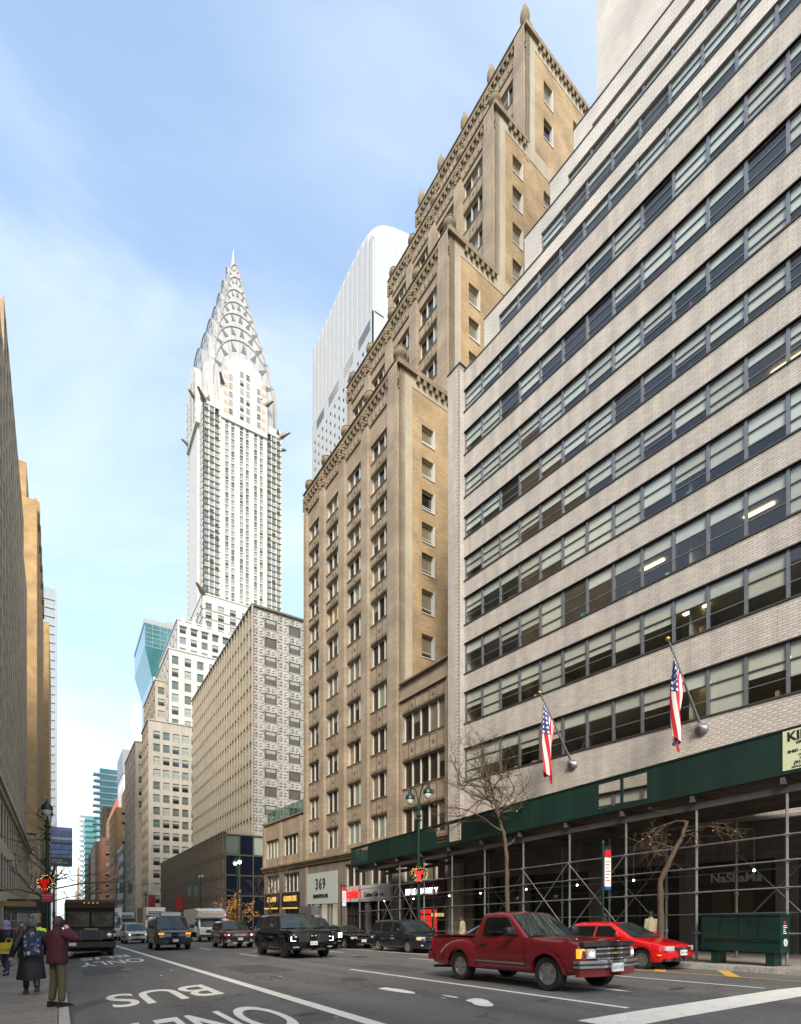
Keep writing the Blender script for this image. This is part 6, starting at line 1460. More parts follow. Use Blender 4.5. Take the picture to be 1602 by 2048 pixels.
c.front([('headlight', .44, .76, .60, .73, M_HEAD, .02, True, .02), ('grille', -.43, .43, .62, .69, M_PLAS, .02, False, .0), ('lower_grille', -.45, .45, .27, .38, M_PLAS, .03, False, 0), ('side_intake', .5, .76, .28, .36, M_PLAS, .02, True, .03), ('emblem', -.055, .055, .6, .71, M_CHR, .03, False, 0), ('side_marker', .8, .86, .45, .48, M_AMB, -.0, True, .1)]); c.plate(.45, txt='HBN 2046')

# ---- navy minivan
P_NAVY = paint('navy_grey_paint', (.014, .017, .025), .12)
c = Car('minivan', 'dark navy minivan parked at the right kerb behind the grey sedan', 15.92, 24.6, 5.1, 1.95, (-1.55, 1.45), .34, .26,
        [(-2.55, .72), (-2.45, .84), (-2.2, .92), (-1.4, 1.05), (2.4, 1.1), (2.55, 1.0)], [(-2.55, .74), (-2.4, .88), (-2.1, .96), (-1.4, 1.0), (2.2, 1.0), (2.55, .93)], P_NAVY, 'minivan', rimstyle='ten', arch=1.1)
c.cabin(-1.6, 1.03, -.6, 1.68, 2.0, 1.72, 2.45, 1.1, .92, .74, [[(-1.05, 1.1), (-.05, 1.1), (-.05, 1.6), (-.5, 1.6)], [(.05, 1.1), (1.1, 1.1), (1.1, 1.62), (.05, 1.61)], [(1.2, 1.1), (2.15, 1.14), (2.0, 1.62), (1.2, 1.62)]], .04)
c.door(-1.2, .0); c.door(.02, 1.12); c.mirror(-1.05, 1.08, None, 1.1); c.lip(M_UND, .012, .006)
c.front([('headlight', .5, .88, .68, .84, M_HEAD, .02, True, .03), ('turn_signal', .78, .9, .7, .82, M_AMB, .025, True, .05), ('grille', -.46, .46, .64, .8, M_PLAS, .02, False, 0), ('chrome_bar', -.48, .48, .8, .83, M_CHR, .03, False, 0), ('chrome_bar', -.4, .4, .64, .66, M_CHR, .03, False, 0), ('emblem', -.07, .07, .68, .78, M_CHR, .035, False, 0), ('bumper', -.94, .94, .3, .52, P_NAVY, .06, False, .04), ('lower_grille', -.5, .5, .34, .42, M_PLAS, .07, False, .04), ('fog_light', .62, .74, .38, .45, M_HEAD, .07, True, .05)]); c.plate(.46, y=-2.64, txt='KDT 7719')
for k, (x, m_) in enumerate(((-.5, M_BOW), (-.2, M_FIR), (.1, M_TEAL), (.35, M_BOW))): MB().lathe([(.0, -.05), (.07, -.02), (.06, .03), (.0, .06)], 8, (x, -1.52, 1.1)).obj('dashboard_toy', m_, c.t)

# ---- large black SUV in the middle of the road
P_BLK = paint('black_paint', (.004, .004, .005), .05)
def suv(label, X, Y, pm, rz, L=5.6, W=2.05, H=1.93, kind='suburban', rim='six', txt='JWL 9302', lit='drl'):
    k = L / 5.6; kz = H / 1.93
    c = Car('suv', label, X, Y, L, W, (-1.72 * k, 1.70 * k), .41 * kz, .34 * kz, [(-2.8 * k, .95 * kz), (-2.72 * k, 1.1 * kz), (-2.5 * k, 1.17 * kz), (-1.25 * k, 1.23 * kz), (2.6 * k, 1.26 * kz), (2.8 * k, 1.15 * kz)], [(-2.8 * k, .88), (-2.68 * k, .95), (-2.3 * k, .99), (-1.5 * k, 1.0), (2.5 * k, 1.0), (2.8 * k, .94)], pm, 'suv', rimstyle=rim, rz=rz, arch=1.12, ww=.27)
    a, b = 1.22 * kz, 1.86 * kz
    c.cabin(-1.3 * k, a, -.55 * k, b, 2.25 * k, b + .02, 2.72 * k, a + .02, W / 2 - .05, W / 2 - .24, [[(-.95 * k, a + .05), (.2 * k, a + .05), (.2 * k, b - .08), (-.46 * k, b - .08)], [(.28 * k, a + .05), (1.3 * k, a + .05), (1.28 * k, b - .08), (.28 * k, b - .08)], [(1.38 * k, a + .05), (2.42 * k, a + .06), (2.2 * k, b - .09), (1.36 * k, b - .08)]], .04)
    c.door(-1.1 * k, .24 * k); c.door(.25 * k, 1.34 * k, t0=.08); c.mirror(-.95 * k, a + .02, M_PLAS, 1.25)
    for sd in (-1, 1): mb = MB(); mb.tube([(sd * (W / 2 - .34), -.3 * k, b + .07), (sd * (W / 2 - .34), 2.1 * k, b + .08)], .02, 6); mb.obj('roof_rail', M_PLAS, c.t); mb = MB(); mb.box(*sorted((sd * (W / 2 - .14), sd * (W / 2 + .02))), -1.15 * k, 1.15 * k, .3 * kz, .37 * kz); mb.obj('running_board', M_PLAS, c.t)
    z = lambda q: q * kz
    g = [('grille', -.62, .62, z(.68), z(1.02), M_PLAS, .03, False, 0), ('bumper', -.98, .98, z(.36), z(.6), M_PLAS if kind == 'jeep' else pm, .07, False, .04), ('skid', -.5, .5, z(.34), z(.42), M_CHR if kind != 'suburban' else M_RIMD, .09, False, .04), ('fog_strip', .62, .86, z(.46), z(.5), M_HEAD, .075, True, .05)]
    if kind == 'suburban':
        g += [('headlight', .63, .97, z(.86), z(1.04), M_RIMD, .01, True, .03), ('running_light', .72, .93, z(.9), z(.915), M_DRL, .03, True, .04), ('running_light', .905, .925, z(.74), z(.9), M_DRL, .04, True, .03), ('running_light', .74, .93, z(.725), z(.74), M_DRL, .04, True, .04)] + [('grille_bar', -.6, .6, z(.72 + .07 * q), z(.735 + .07 * q), M_RIMD, .05, False, 0) for q in range(4)] + [('emblem', -.12, .12, z(.92), z(.97), M_CHR, .06, False, 0)]
    elif kind == 'gmc':
        g += [('headlight', .64, .95, z(.7), z(1.0), M_HLIT, .02, True, .03), ('grille_frame', -.64, .64, z(1.02), z(1.06), M_CHR, .05, False, 0), ('grille_frame', -.64, -.6, z(.66), z(1.02), M_CHR, .05, True, 0), ('chrome_bar', -.6, .6, z(.66), z(.69), M_CHR, .05, False, 0), ('red_emblem', -.2, .2, z(.8), z(.9), M_BOW, .06, False, 0)]
    else:
        g += [('headlight', .58, .93, z(.86), z(1.0), M_HEAD, .02, True, .03), ('headlight_bulb', .66, .76, z(.89), z(.97), M_HLIT, .035, True, .04)] + [('grille_slot', -.5 + .15 * q, -.4 + .15 * q, z(.84), z(1.0), M_CHR, .045, False, 0) for q in range(7)] + [('chrome_bar', -.7, .7, z(.4), z(.44), M_CHR, .09, False, .04), ('fog_light', .6, .75, z(.52), z(.6), M_HEAD, .08, True, .05)]
    c.front(g); c.plate(z(.56), y=-L / 2 - .05, txt=txt); return c
suv('large glossy black suv with bright white running lights crossing the middle lanes', 9.05, 23.7, P_BLK, rad(-2))
suv('black suv with chrome framed grille half hidden behind the large black suv', 13.15, 31.2, P_BLK, 0, 5.2, 2.0, 1.9, 'gmc', 'five', 'T71 664C')
suv('dark red suv with lit headlights in the lane left of the black suv', 9.7, 36.2, paint('dark_red_paint', (.11, .006, .010), .25), rad(-3), 4.8, 1.94, 1.76, 'jeep', 'five', 'DMR 5540')
# ---- sedans
def sedan(label, X, Y, pm, txt):
    c = Car('sedan', label, X, Y, 4.8, 1.82, (-1.4, 1.4), .33, .24, [(-2.4, .66), (-2.3, .76), (-2.0, .83), (-1.0, .96), (1.6, 1.0), (2.2, 1.0), (2.4, .92)], [(-2.4, .74), (-2.25, .88), (-1.95, .96), (-1.3, 1.0), (1.6, 1.0), (2.4, .88)], pm, 'car', rimstyle='ten')
    c.cabin(-1.05, .96, -.15, 1.42, .85, 1.42, 1.85, 1.0, .86, .62, [[(-.62, 1.01), (.25, 1.01), (.25, 1.35), (-.1, 1.35)], [(.33, 1.01), (1.35, 1.03), (.85, 1.34), (.33, 1.35)]], .05); c.door(-.9, .28); c.door(.3, 1.3); c.mirror(-.65, .99)
    c.front([('headlight', .45, .82, .62, .74, M_HEAD, .02, True, .03), ('grille', -.42, .42, .52, .7, M_PLAS, .02, False, 0), ('lower_grille', -.5, .5, .28, .4, M_PLAS, .03, False, 0)]); c.plate(.42, txt=txt); return c
sedan('silver grey sedan mostly hidden behind the dark red pickup', 15.92, 17.0, paint('silver_grey_paint', (.16, .17, .19), .3, .4), 'FRC 1180'); sedan('black sedan parked behind the navy minivan', 15.92, 31.8, P_BLK, 'LKE 2291')
# ---- full-size vans
def van(name, label, X, Y, pm, L, W, H, glass_y, hoodz, cat='van', front='econo', rz=0):
    c = Car(name, label, X, Y, L, W, (-L / 2 + .95, L / 2 - 1.15), .37, .38, [(-L / 2, .8), (-L / 2 + .08, 1.02), (-L / 2 + .3, hoodz - .06), (-L / 2 + .95, hoodz), (L / 2, hoodz + .02)], [(-L / 2, .9), (-L / 2 + .15, .96), (-L / 2 + .6, 1.0), (L / 2 - .2, 1.0), (L / 2, .96)], pm, cat, rimstyle='steel', rz=rz, ww=.24)
    f = -L / 2
    c.cabin(f + .85, hoodz - .03, f + 1.45, H - .04, L / 2 - .15, H, L / 2 - .02, hoodz, W / 2 - .03, W / 2 - .17, [[(f + 1.2, hoodz + .06), (f + 2.15, hoodz + .06), (f + 2.15, H - .2), (f + 1.55, H - .2)], [(f + 2.4, hoodz + .08), (f + 3.5, hoodz + .08), (f + 3.5, H - .22), (f + 2.4, H - .22)]], .05)
    c.door(f + 1.0, f + 2.25); c.mirror(f + 1.15, hoodz + .08, M_PLAS, 1.4); return c
P_GRYV = paint('grey_van_paint', (.10, .095, .085), .35, .3)
c = van('passenger_van', 'grey full-size van with roof air unit facing the camera', 5.9, 37.0, P_GRYV, 5.5, 2.0, 2.05, 0, 1.22, rz=rad(-1)); z = 1
c.front([('grille', -.58, .58, .78, 1.05, M_PLAS, .04, False, 0), ('grille_bar', -.56, .56, .84, .87, M_RIM, .06, False, 0), ('grille_bar', -.56, .56, .93, .96, M_RIM, .06, False, 0), ('emblem', -.1, .1, .88, .95, M_PLATEB, .07, False, 0), ('headlight', .6, .84, .76, .9, M_HEAD, .03, True, .02), ('turn_signal', .6, .9, .93, 1.04, M_AMB, .02, True, .02), ('bumper', -.98, .98, .46, .68, M_PLAS, .14, False, .02), ('valance', -.9, .9, .32, .46, M_PLAS, .06, False, .02)]); c.plate(.5, y=-2.92, txt='58214 JT')
mb = MB(); mb.box(-.55, .55, -1.2, -.2, 2.08, 2.26); mb.box(-.45, .45, -1.25, -.15, 2.26, 2.3); mb.obj('roof_air_unit', M_WPAINT, c.t)
P_WHT = paint('white_paint', (.52, .51, .48), .3)
c = Car('minivan', 'white minivan taxi with yellow plate behind the grey van', 5.75, 53.5, 5.1, 1.98, (-1.55, 1.5), .34, .26, [(-2.55, .72), (-2.45, .86), (-2.2, .95), (-1.4, 1.08), (2.4, 1.12), (2.55, 1.0)], [(-2.55, .76), (-2.4, .9), (-2.1, .97), (-1.4, 1.0), (2.2, 1.0), (2.55, .93)], P_WHT, 'minivan', rimstyle='ten')
c.cabin(-1.55, 1.06, -.55, 1.7, 2.1, 1.74, 2.45, 1.12, .92, .76, [[(-1.0, 1.12), (.0, 1.12), (.0, 1.62), (-.45, 1.62)], [(.1, 1.12), (1.1, 1.12), (1.1, 1.64), (.1, 1.62)]], .04); c.door(-1.2, .0); c.mirror(-1.0, 1.1, M_PLAS, 1.1)
c.front([('headlight', .5, .9, .7, .86, M_HEAD, .02, True, .03), ('headlight_bulb', .6, .7, .74, .82, M_HLIT, .04, True, .03), ('grille', -.46, .46, .68, .84, M_PLAS, .02, False, 0), ('chrome_bar', -.4, .4, .75, .77, M_CHR, .035, False, 0), ('lower_grille', -.55, .55, .32, .42, M_PLAS, .04, False, 0)]); c.plate(.48, mat('yellow_plate', (.6, .38, .02), .5), txt='Y204')
# ---- brown package truck at the left kerb
M_UPS = mat('brown_truck_paint', (.036, .020, .011), .4, 0, .1, 3, spec=.25); UPSL = 'dark brown boxy delivery truck stopped at the left kerb'
t = thing('delivery_truck', UPSL, 'truck', (1.42, 35.6, gz(1.4, 35.6)), 0, 'vehicles on the avenue', -SLOPE); L2 = 3.7; Wt = 1.12
mb = MB(); P = [(-L2 + .9, 1.5), (-L2 + .62, 2.45), (-L2 + .45, 2.55), (-L2 + .42, 2.85), (-L2 + .6, 3.0), (L2, 3.02), (L2, .75), (-L2 + .9, .75)]; mb.prism([(p[0], p[1]) for p in P], 'x', -Wt, Wt); mb.obj('cargo_body', M_UPS, t)
mb = MB(); mb.lathe([(.0, 0), (.17, 0)], 4); mb = MB(); mb.hexa([(-1.06, -L2 + .0, .95), (1.06, -L2 + .0, .95), (1.1, -L2 + 1.0, .8), (-1.1, -L2 + 1.0, .8), (-.95, -L2 + .12, 1.38), (.95, -L2 + .12, 1.38), (1.08, -L2 + .95, 1.56), (-1.08, -L2 + .95, 1.56)]); mb.obj('hood', M_UPS, t)
for sd in (-1, 1):
    a, b = sorted((sd * .06, sd * 1.04)); g = MB(); g.hexa([(a, -L2 + .86, 1.58), (b, -L2 + .86, 1.58), (b, -L2 + .9, 1.58), (a, -L2 + .9, 1.58), (a, -L2 + .60, 2.36), (b, -L2 + .60, 2.36), (b, -L2 + .64, 2.36), (a, -L2 + .64, 2.36)]); g.obj('windshield', mat('truck_windscreen', (.10, .085, .06), .06, 0, .6, 2.2, spec=.4), t)
    a, b = sorted((sd * .72, sd * .98)); h = MB(); h.lathe([(.0, -.05), (.1, -.045), (.12, 0), (.12, .1)], 14, (sd * .82, -L2 + .06, 1.14), 'y'); h.obj('headlight', M_HEAD, t, 40); MB().lathe([(.0, -.04), (.05, -.035), (.06, .02)], 10, (sd * .99, -L2 + .12, 1.14), 'y').obj('turn_signal', M_AMB, t)
    mb = MB(); mb.box(*sorted((sd * 1.115, sd * 1.135)), -L2 + 1.05, -L2 + 1.95, 1.55, 2.4); mb.obj('side_window', M_CGL, t)
    mb = MB(); mb.tube([(sd * 1.1, -L2 + .7, 2.2), (sd * 1.32, -L2 + .55, 2.15), (sd * 1.32, -L2 + .55, 1.75)], .02, 6); mb.box(*sorted((sd * 1.24, sd * 1.40)), -L2 + .52, -L2 + .58, 1.65, 2.05); mb.obj('mirror', M_PLAS, t)
    for y in (-L2 + 1.0, L2 - 1.6):
        ty, ri, bk = wheel_mesh(.42, .27, 'steel'); o = link('wheel', ty, t); o.location = (sd * .93, y, .42); o.rotation_euler = (0, 0, 0 if sd > 0 else math.pi); link('rim', ri, o)
    fnd = MB(); fnd.lathe([(.56, -.15), (.56, .12)], 14, (sd * 1.0, -L2 + 1.0, .42), 'x', 0, math.pi); fnd.obj('fender', M_UPS, t, 60)
mb = MB(); mb.box(-1.12, 1.12, -L2 - .12, -L2 + .12, .52, .8); mb.obj('bumper', M_UPS, t); mb = MB(); mb.box(-.45, .45, -L2 - .03, -L2 + .1, .9, 1.36); mb.obj('grille', M_PLAS, t); mb = MB(); mb.box(-.5, -.45, -L2 - .05, -L2, .88, 1.4); mb.box(.45, .5, -L2 - .05, -L2, .88, 1.4); mb.box(-.45, .45, -L2 - .05, -L2, 1.36, 1.4); mb.obj('grille_frame', M_RIMD, t)
MB().box(-.9, .9, -L2 + .5, L2 - .4, .3, .74).obj('chassis', M_UND, t)
for x in (-.3, -.1, .1, .3): MB().box(x - .035, x + .035, -L2 + .40, -L2 + .43, 2.8, 2.83).obj('marker_light', M_AMB, t)
mb = MB(); mb.box(-1.0, 1.0, -L2 + .58, -L2 + .60, 2.46, 2.52); mb.obj('visor_trim', M_PLAS, t); MB().box(-.3, .3, -L2 + .1, -L2 + .5, 1.42, 1.5).obj('hood_badge', mat('tan_badge', (.28, .22, .13), .5), t); MB().box(-.98, -.66, -L2 - .14, -L2 - .12, .62, .78).obj('license_plate', M_PLATE, t); MB().box(-1.0, -.72, -L2 - .13, -L2 - .12, .86, .95).obj('yellow_sticker', mat('yellow_plate', (0, 0, 0)), t)
# ---- camper and box trucks farther back
def boxtruck(name, label, X, Y, W, H, L, cat, bm, cabm, reefer=True):
    t = thing(name, label, cat, (X, Y, gz(X, Y)), 0, 'vehicles on the avenue', -SLOPE); h = L / 2
    mb = MB(); mb.box(-W / 2, W / 2, -h + 1.5, h, .9, H); mb.obj('cargo_box', bm, t)
    mb = MB(); P = [(-h, .5), (-h - .02, 1.15), (-h + .25, 1.3), (-h + .75, 2.15), (-h + 1.45, 2.2), (-h + 1.45, .5)]; mb.prism(P, 'x', -W / 2 + .12, W / 2 - .12); mb.obj('cab', cabm, t)
    g = MB(); w = W / 2 - .24; g.hexa([(-w, -h + .24, 1.36), (w, -h + .24, 1.36), (w, -h + .3, 1.34), (-w, -h + .3, 1.34), (-w + .08, -h + .68, 2.08), (w - .08, -h + .68, 2.08), (w - .08, -h + .74, 2.06), (-w + .08, -h + .74, 2.06)]); g.obj('windshield', M_CGLF, t)
    if reefer: mb = MB(); mb.box(-W * .4, W * .4, -h + .9, -h + 1.5, H - .95, H - .05); o = mb.obj('cooling_unit', M_WPAINT, t); MB().box(-W * .32, W * .32, -h + .88, -h + .9, H - .62, H - .5).obj('cooling_grille', M_PLAS, o); MB().box(-W * .32, W * .32, -h + .88, -h + .9, H - .85, H - .7).obj('cooling_grille', M_PLAS, o)
    else: mb = MB(); mb.hexa([(-W / 2, -h + .35, 2.2), (W / 2, -h + .35, 2.2), (W / 2, -h + 1.5, 2.1), (-W / 2, -h + 1.5, 2.1), (-W / 2, -h + .1, H - .25), (W / 2, -h + .1, H - .25), (W / 2, -h + 1.5, H), (-W / 2, -h + 1.5, H)]); mb.obj('over_cab', bm, t)
    for sd in (-1, 1):
        for y in (-h + .85, h - 1.4): ty, ri, bk = wheel_mesh(.4, .26, 'steel'); o = link('wheel', ty, t); o.location = (sd * (W / 2 - .25), y, .4); o.rotation_euler = (0, 0, 0 if sd > 0 else math.pi); link('rim', ri, o)
        a, b = sorted((sd * .62, sd * .9)); MB().box(a, b, -h - .04, -h + .05, .85, 1.02).obj('headlight', M_HEAD, t); mb = MB(); mb.box(*sorted((sd * (W / 2 + .02), sd * (W / 2 + .2))), -h + .45, -h + .52, 1.4, 1.85); mb.obj('mirror', M_PLAS, t); MB().box(*sorted((sd * (W / 2 - .12 + .002), sd * (W / 2 - .1))), -h + .5, -h + 1.2, 1.35, 2.0).obj('side_window', M_CGL, t)
    MB().box(-.55, .55, -h - .035, -h, .82, 1.1).obj('grille', M_PLAS, t); MB().box(-W / 2 + .1, W / 2 - .1, -h - .12, -h + .02, .45, .68).obj('bumper', M_CHR if reefer else M_PLAS, t); MB().box(-W / 2 + .2, W / 2 - .2, -h + .3, h - .2, .4, .88).obj('chassis', M_UND, t)
    if not reefer:
        for x in (-.7, -.25, .25, .7): MB().box(x - .04, x + .04, -h + .02, -h + .1, H - .42, H - .38).obj('marker_light', M_AMB, t)
    return t
boxtruck('camper_truck', 'white over-cab camper truck behind the dark red suv', 11.7, 53.5, 2.4, 3.05, 6.6, 'camper', mat('camper_white', (.52, .51, .48), .5, 0, .05, 1), P_WHT, False)
boxtruck('box_truck', 'white refrigerated box truck behind the brown delivery truck', 4.6, 68, 2.4, 3.5, 7, 'truck', M_WHT, P_WHT); boxtruck('box_truck', 'pale refrigerated box truck behind the grey van', 9.4, 70, 2.4, 3.7, 7, 'truck', M_TANS, P_WHT)
boxtruck('box_truck', 'dark sided box truck in line before the beige skyscraper', 8.6, 92, 2.4, 3.7, 7, 'truck', mat('dark_side', (.1, .09, .08), .6), P_WHT)
MB()
# ================================================================ PEOPLE
def skinmesh(name, pts, edges, radii, m_, root=0, sub=2):
    """grow a continuous surface round a joint skeleton"""
    me = bpy.data.meshes.new(name); me.from_pydata([Vector(p) for p in pts], edges, []); ob = bpy.data.objects.new(name, me); TMP.collection.objects.link(ob)
    md = ob.modifiers.new('skin', 'SKIN'); md.use_smooth_shade = True; md.branch_smoothing = .4
    if not me.skin_vertices: 
        bm = bmesh.new(); bm.from_mesh(me); bm.verts.layers.skin.verify(); bm.to_mesh(me); bm.free()
    sv = me.skin_vertices[0].data
    for i, r in enumerate(radii): sv[i].radius = (r, r) if isinstance(r, (int, float)) else r; sv[i].use_root = (i == root)
    s2 = ob.modifiers.new('sub', 'SUBSURF'); s2.levels = sub; s2.render_levels = sub
    out = evaluated(ob); bpy.data.objects.remove(ob); bpy.data.meshes.remove(me)
    out.materials.clear(); out.materials.append(m_); out.polygons.foreach_set('use_smooth', [True] * len(out.polygons)); return out
M_SKIN = mat('skin', (.50, .28, .19), .55, 0, .06, 20); M_SKIND = mat('skin_deep', (.22, .11, .07), .55, 0, .06, 20); M_SHOE = mat('black_shoe', (.012, .012, .012), .5)
def head_into(mb, c, fwd, r=.105):
    """head with brow, nose, chin and ears; c centre, fwd facing"""
    f = Vector(fwd).normalized(); up = Vector((0, 0, 1)); s_ = f.cross(up).normalized(); up = s_.cross(f)
    n, k = 18, 14; rings = []
    for j in range(k + 1):
        th = math.pi * j / k; ps = []
        for i in range(n):
            ph = 2 * math.pi * i / n; x, y, z = math.sin(th) * math.sin(ph), math.sin(th) * math.cos(ph), math.cos(th)
            X, Y, Z = x * .76, y * .95, z * 1.2
            if z < -.2: X *= 1 - .35 * (-.2 - z); Y = Y * (1 - .15 * (-.2 - z)) + .05
            if y > .85 and abs(x) < .25 and -.35 < z < .15: Y += .20 * (1 - abs(x) / .25)           # nose
            if y > .75 and .0 < z < .25 and .15 < abs(x) < .55: Y -= .07                              # eye sockets
            if y > .8 and abs(x) < .35 and -.6 < z < -.42: Y += .04                                   # lips
            if abs(x) > .92 and -.3 < z < .25: X *= 1.13                                              # ears
            ps.append(Vector(c) + (s_ * X + f * Y + up * Z) * r)
        rings.append(mb.pts(ps))
    for a, b in zip(rings, rings[1:]):
        for i in range(n): mb.face((a + i, b + i, b + (i + 1) % n, a + (i + 1) % n))
def hand_into(mb, w, d, n_, curl=.5, size=.18, side=1):
    """palm plus five fingers; w wrist, d pointing direction, n_ palm normal"""
    d = Vector(d).normalized(); n_ = (Vector(n_) - d * Vector(n_).dot(d)).normalized(); a = d.cross(n_) * side; w = Vector(w)
    pl = size * .5; mb.tube([w, w + d * pl * .5, w + d * pl], [.026, .036, .034], 8)
    for k in range(4):
        base = w + d * pl * .9 + a * (.027 * (k - 1.5)); L = size * (.42, .5, .47, .36)[k]; p = [base]; dd = d.copy(); q = base
        for s_ in range(3): dd = (dd + n_ * curl * .8).normalized(); q = q + dd * L / 3; p.append(q)
        mb.tube(p, [.011, .010, .009, .007], 6)
    b = w + d * pl * .25 + a * -.03; mb.tube([b, b - a * .03 + d * .03 + n_ * .01, b - a * .035 + d * .065 + n_ * .03], [.014, .012, .009], 6)
def person(label, X, Y, rz, H=1.75, jacket=None, trousers=None, shoes=None, hair=None, skin=None, pose='stand', coat=None, arms=None, hat=None, hatm=None, lod=2, hem=.80, face=0.0, group=None, zoff=0):
    t = thing('person', label, 'person', (X, Y, gz(X, Y) + zoff), rz, group); k = H / 1.75; skin = skin or M_SKIN
    V = lambda x, y, z: Vector((x, y, z)) * k
    st = .0 if pose == 'stand' else .22
    hipL, hipR = V(-.09, 0, .93), V(.09, 0, .93)
    if pose == 'walk': kL, kR, aL, aR = V(-.09, .14, .50), V(.09, -.02, .49), V(-.09, .20, .09), V(.09, -.30, .16)
    else: kL, kR, aL, aR = V(-.12, .03, .50), V(.11, .02, .50), V(-.14, 0, .08), V(.13, .0, .08)
    shL, shR = V(-.19, 0, 1.43), V(.19, 0, 1.43)
    A = arms or {}
    eL, wL = A.get('L', (V(-.27, -.03, 1.15), V(-.26, .09, .90))); eR, wR = A.get('R', (V(.27, -.03, 1.15), V(.26, .09, .90)))
    eL, wL, eR, wR = [Vector(v) if v is not None else None for v in (eL, wL, eR, wR)]
    # body: one continuous surface, then head and hands in the same mesh
    pts = [V(0, 0, .98), V(0, .0, 1.18), V(0, .0, 1.36), V(0, .0, 1.48), V(0, .015, 1.56), shL, eL, wL, shR, eR, wR, hipL, kL, aL, hipR, kR, aR, aL + V(0, .14, -.03), aR + V(0, .14, -.03)]
    ed = [(0, 1), (1, 2), (2, 3), (3, 4), (2, 5), (5, 6), (6, 7), (2, 8), (8, 9), (9, 10), (0, 11), (11, 12), (12, 13), (0, 14), (14, 15), (15, 16), (13, 17), (16, 18)]
    rr = [(.14, .10), (.13, .095), (.14, .10), .06, .055, .055, .042, .028, .055, .042, .028, .085, .055, .038, .085, .055, .038, .03, .03]
    bm_ = skinmesh('body', pts, ed, [tuple(q * k for q in r) if isinstance(r, tuple) else r * k for r in rr], skin, 0, 1)
    hm = MB(); ctr = V(0, .03, 1.645); fd = Vector((math.sin(face), math.cos(face), 0)); head_into(hm, ctr, fd, .105 * k)
    for sd, w, e in ((-1, wL, eL), (1, wR, eR)):
        d = (w - e).normalized(); hand_into(hm, w - d * .01, d, A.get('palm' + ('L' if sd < 0 else 'R'), (-sd, .2, 0)), A.get('curl', .45), .18 * k, sd)
    bm = bmesh.new(); bm.from_mesh(bm_); bm.from_mesh(hm.mesh('h', skin, 60)); bm.to_mesh(bm_); bm.free(); bm_.polygons.foreach_set('use_smooth', [True] * len(bm_.polygons)); link('body', bm_, t)
    # clothes
    g = lambda r: tuple(q * k for q in r) if isinstance(r, tuple) else r * k
    if trousers:
        tp = [V(0, 0, .96), hipL, kL, aL + V(0, -.01, .02), hipR, kR, aR + V(0, -.01, .02)]
        link('trousers', skinmesh('trousers', tp, [(0, 1), (1, 2), (2, 3), (0, 4), (4, 5), (5, 6)], [g(r) for r in ((.12, .10), .088, .078, .068, .088, .078, .068)], trousers, 0, lod), t)
    for nm, m_, prof in (('jacket', jacket, [(hem, .205, .165), (hem + .02, .21, .17), (1.0, .205, .165), (1.18, .195, .155), (1.34, .205, .145), (1.42, .195, .13), (1.47, .14, .11), (1.51, .085, .085), (1.55, .08, .08)]),
                         ('coat', coat, [(.36, .29, .25), (.38, .295, .255), (.6, .27, .235), (.8, .245, .215), (.98, .225, .195), (1.18, .215, .18), (1.34, .225, .165), (1.42, .21, .15), (1.47, .155, .13), (1.52, .10, .10), (1.56, .095, .095)])):
        if not m_: continue
        tb = MB(); n = 28; rings = []; rq = random.Random(int(X * 77 + Y * 13)); ph_ = rq.uniform(0, 6)
        for z, rx_, ry_ in prof:
            fold = .06 * max(0, (1.1 - z)) ; rings.append(tb.pts([V(rx_ * (1 + fold * math.sin(5 * a + ph_) * .6) * math.cos(a), ry_ * (1 + fold * math.sin(4 * a + ph_)) * math.sin(a), z + .012 * math.sin(3 * a + ph_)) for a in [2 * math.pi * i / n for i in range(n)]]))
        for a, b in zip(rings, rings[1:]):
            for i in range(n): tb.face((a + i, a + (i + 1) % n, b + (i + 1) % n, b + i))
        tm = tb.mesh(nm, m_, 70); bm = bmesh.new(); bm.from_mesh(tm)
        f = 1.1 if nm == 'coat' else 1
        for s1, e1, w1 in ((shL, eL, wL), (shR, eR, wR)):
            sl_ = MB(); d1 = (e1 - s1).normalized(); inn = V(-.05 if s1.x > 0 else .05, 0, .0)
            sl_.tube([s1 + inn, s1, s1.lerp(e1, .35), s1.lerp(e1, .8), e1, e1.lerp(w1, .25), e1.lerp(w1, .7), w1 - (w1 - e1) * .04], [q * k * f for q in (.07, .088, .078, .07, .066, .064, .056, .048)], 12); bm.from_mesh(sl_.mesh('s', m_, 70))
        bm.to_mesh(tm); bm.free(); tm.polygons.foreach_set('use_smooth', [True] * len(tm.polygons)); link(nm, tm, t)
    for a in (aL, aR):
        sh_ = MB(); c = a + V(0, .05, 0); z0 = a.z - .08 * k
        sh_.tube([a + V(0, 0, .02), a + V(0, .005, -.02)], .045, 10); sh_.hexa([(c.x - .045, c.y - .12, z0), (c.x + .045, c.y - .12, z0), (c.x + .05, c.y + .17, z0), (c.x - .05, c.y + .17, z0), (c.x - .04, c.y - .11, z0 + .11), (c.x + .04, c.y - .11, z0 + .11), (c.x + .03, c.y + .12, z0 + .055), (c.x - .03, c.y + .12, z0 + .055)]); sh_.obj('shoe', shoes or M_SHOE, t)
    if hair:
        h = MB(); n, m2 = 16, 9; f = fd; s_ = Vector((f.y, -f.x, 0)); rings = []; rq = random.Random(int(X * 100 + Y))
        for j in range(m2 + 1):
            th = math.pi * .68 * j / m2; ps = []
            for i in range(n):
                ph = 2 * math.pi * i / n; x, y, z = math.sin(th) * math.sin(ph), math.sin(th) * math.cos(ph), math.cos(th)
                if y > .35 and z < .55: y, z = .35 + (y - .35) * .2, max(z, .42)
                q = 1.10 + rq.uniform(-.03, .04); ps.append(ctr + (s_ * x * .80 * q + f * (y * .97 * q - .03) + Vector((0, 0, 1)) * z * 1.2 * q) * .105 * k)
            rings.append(h.pts(ps))
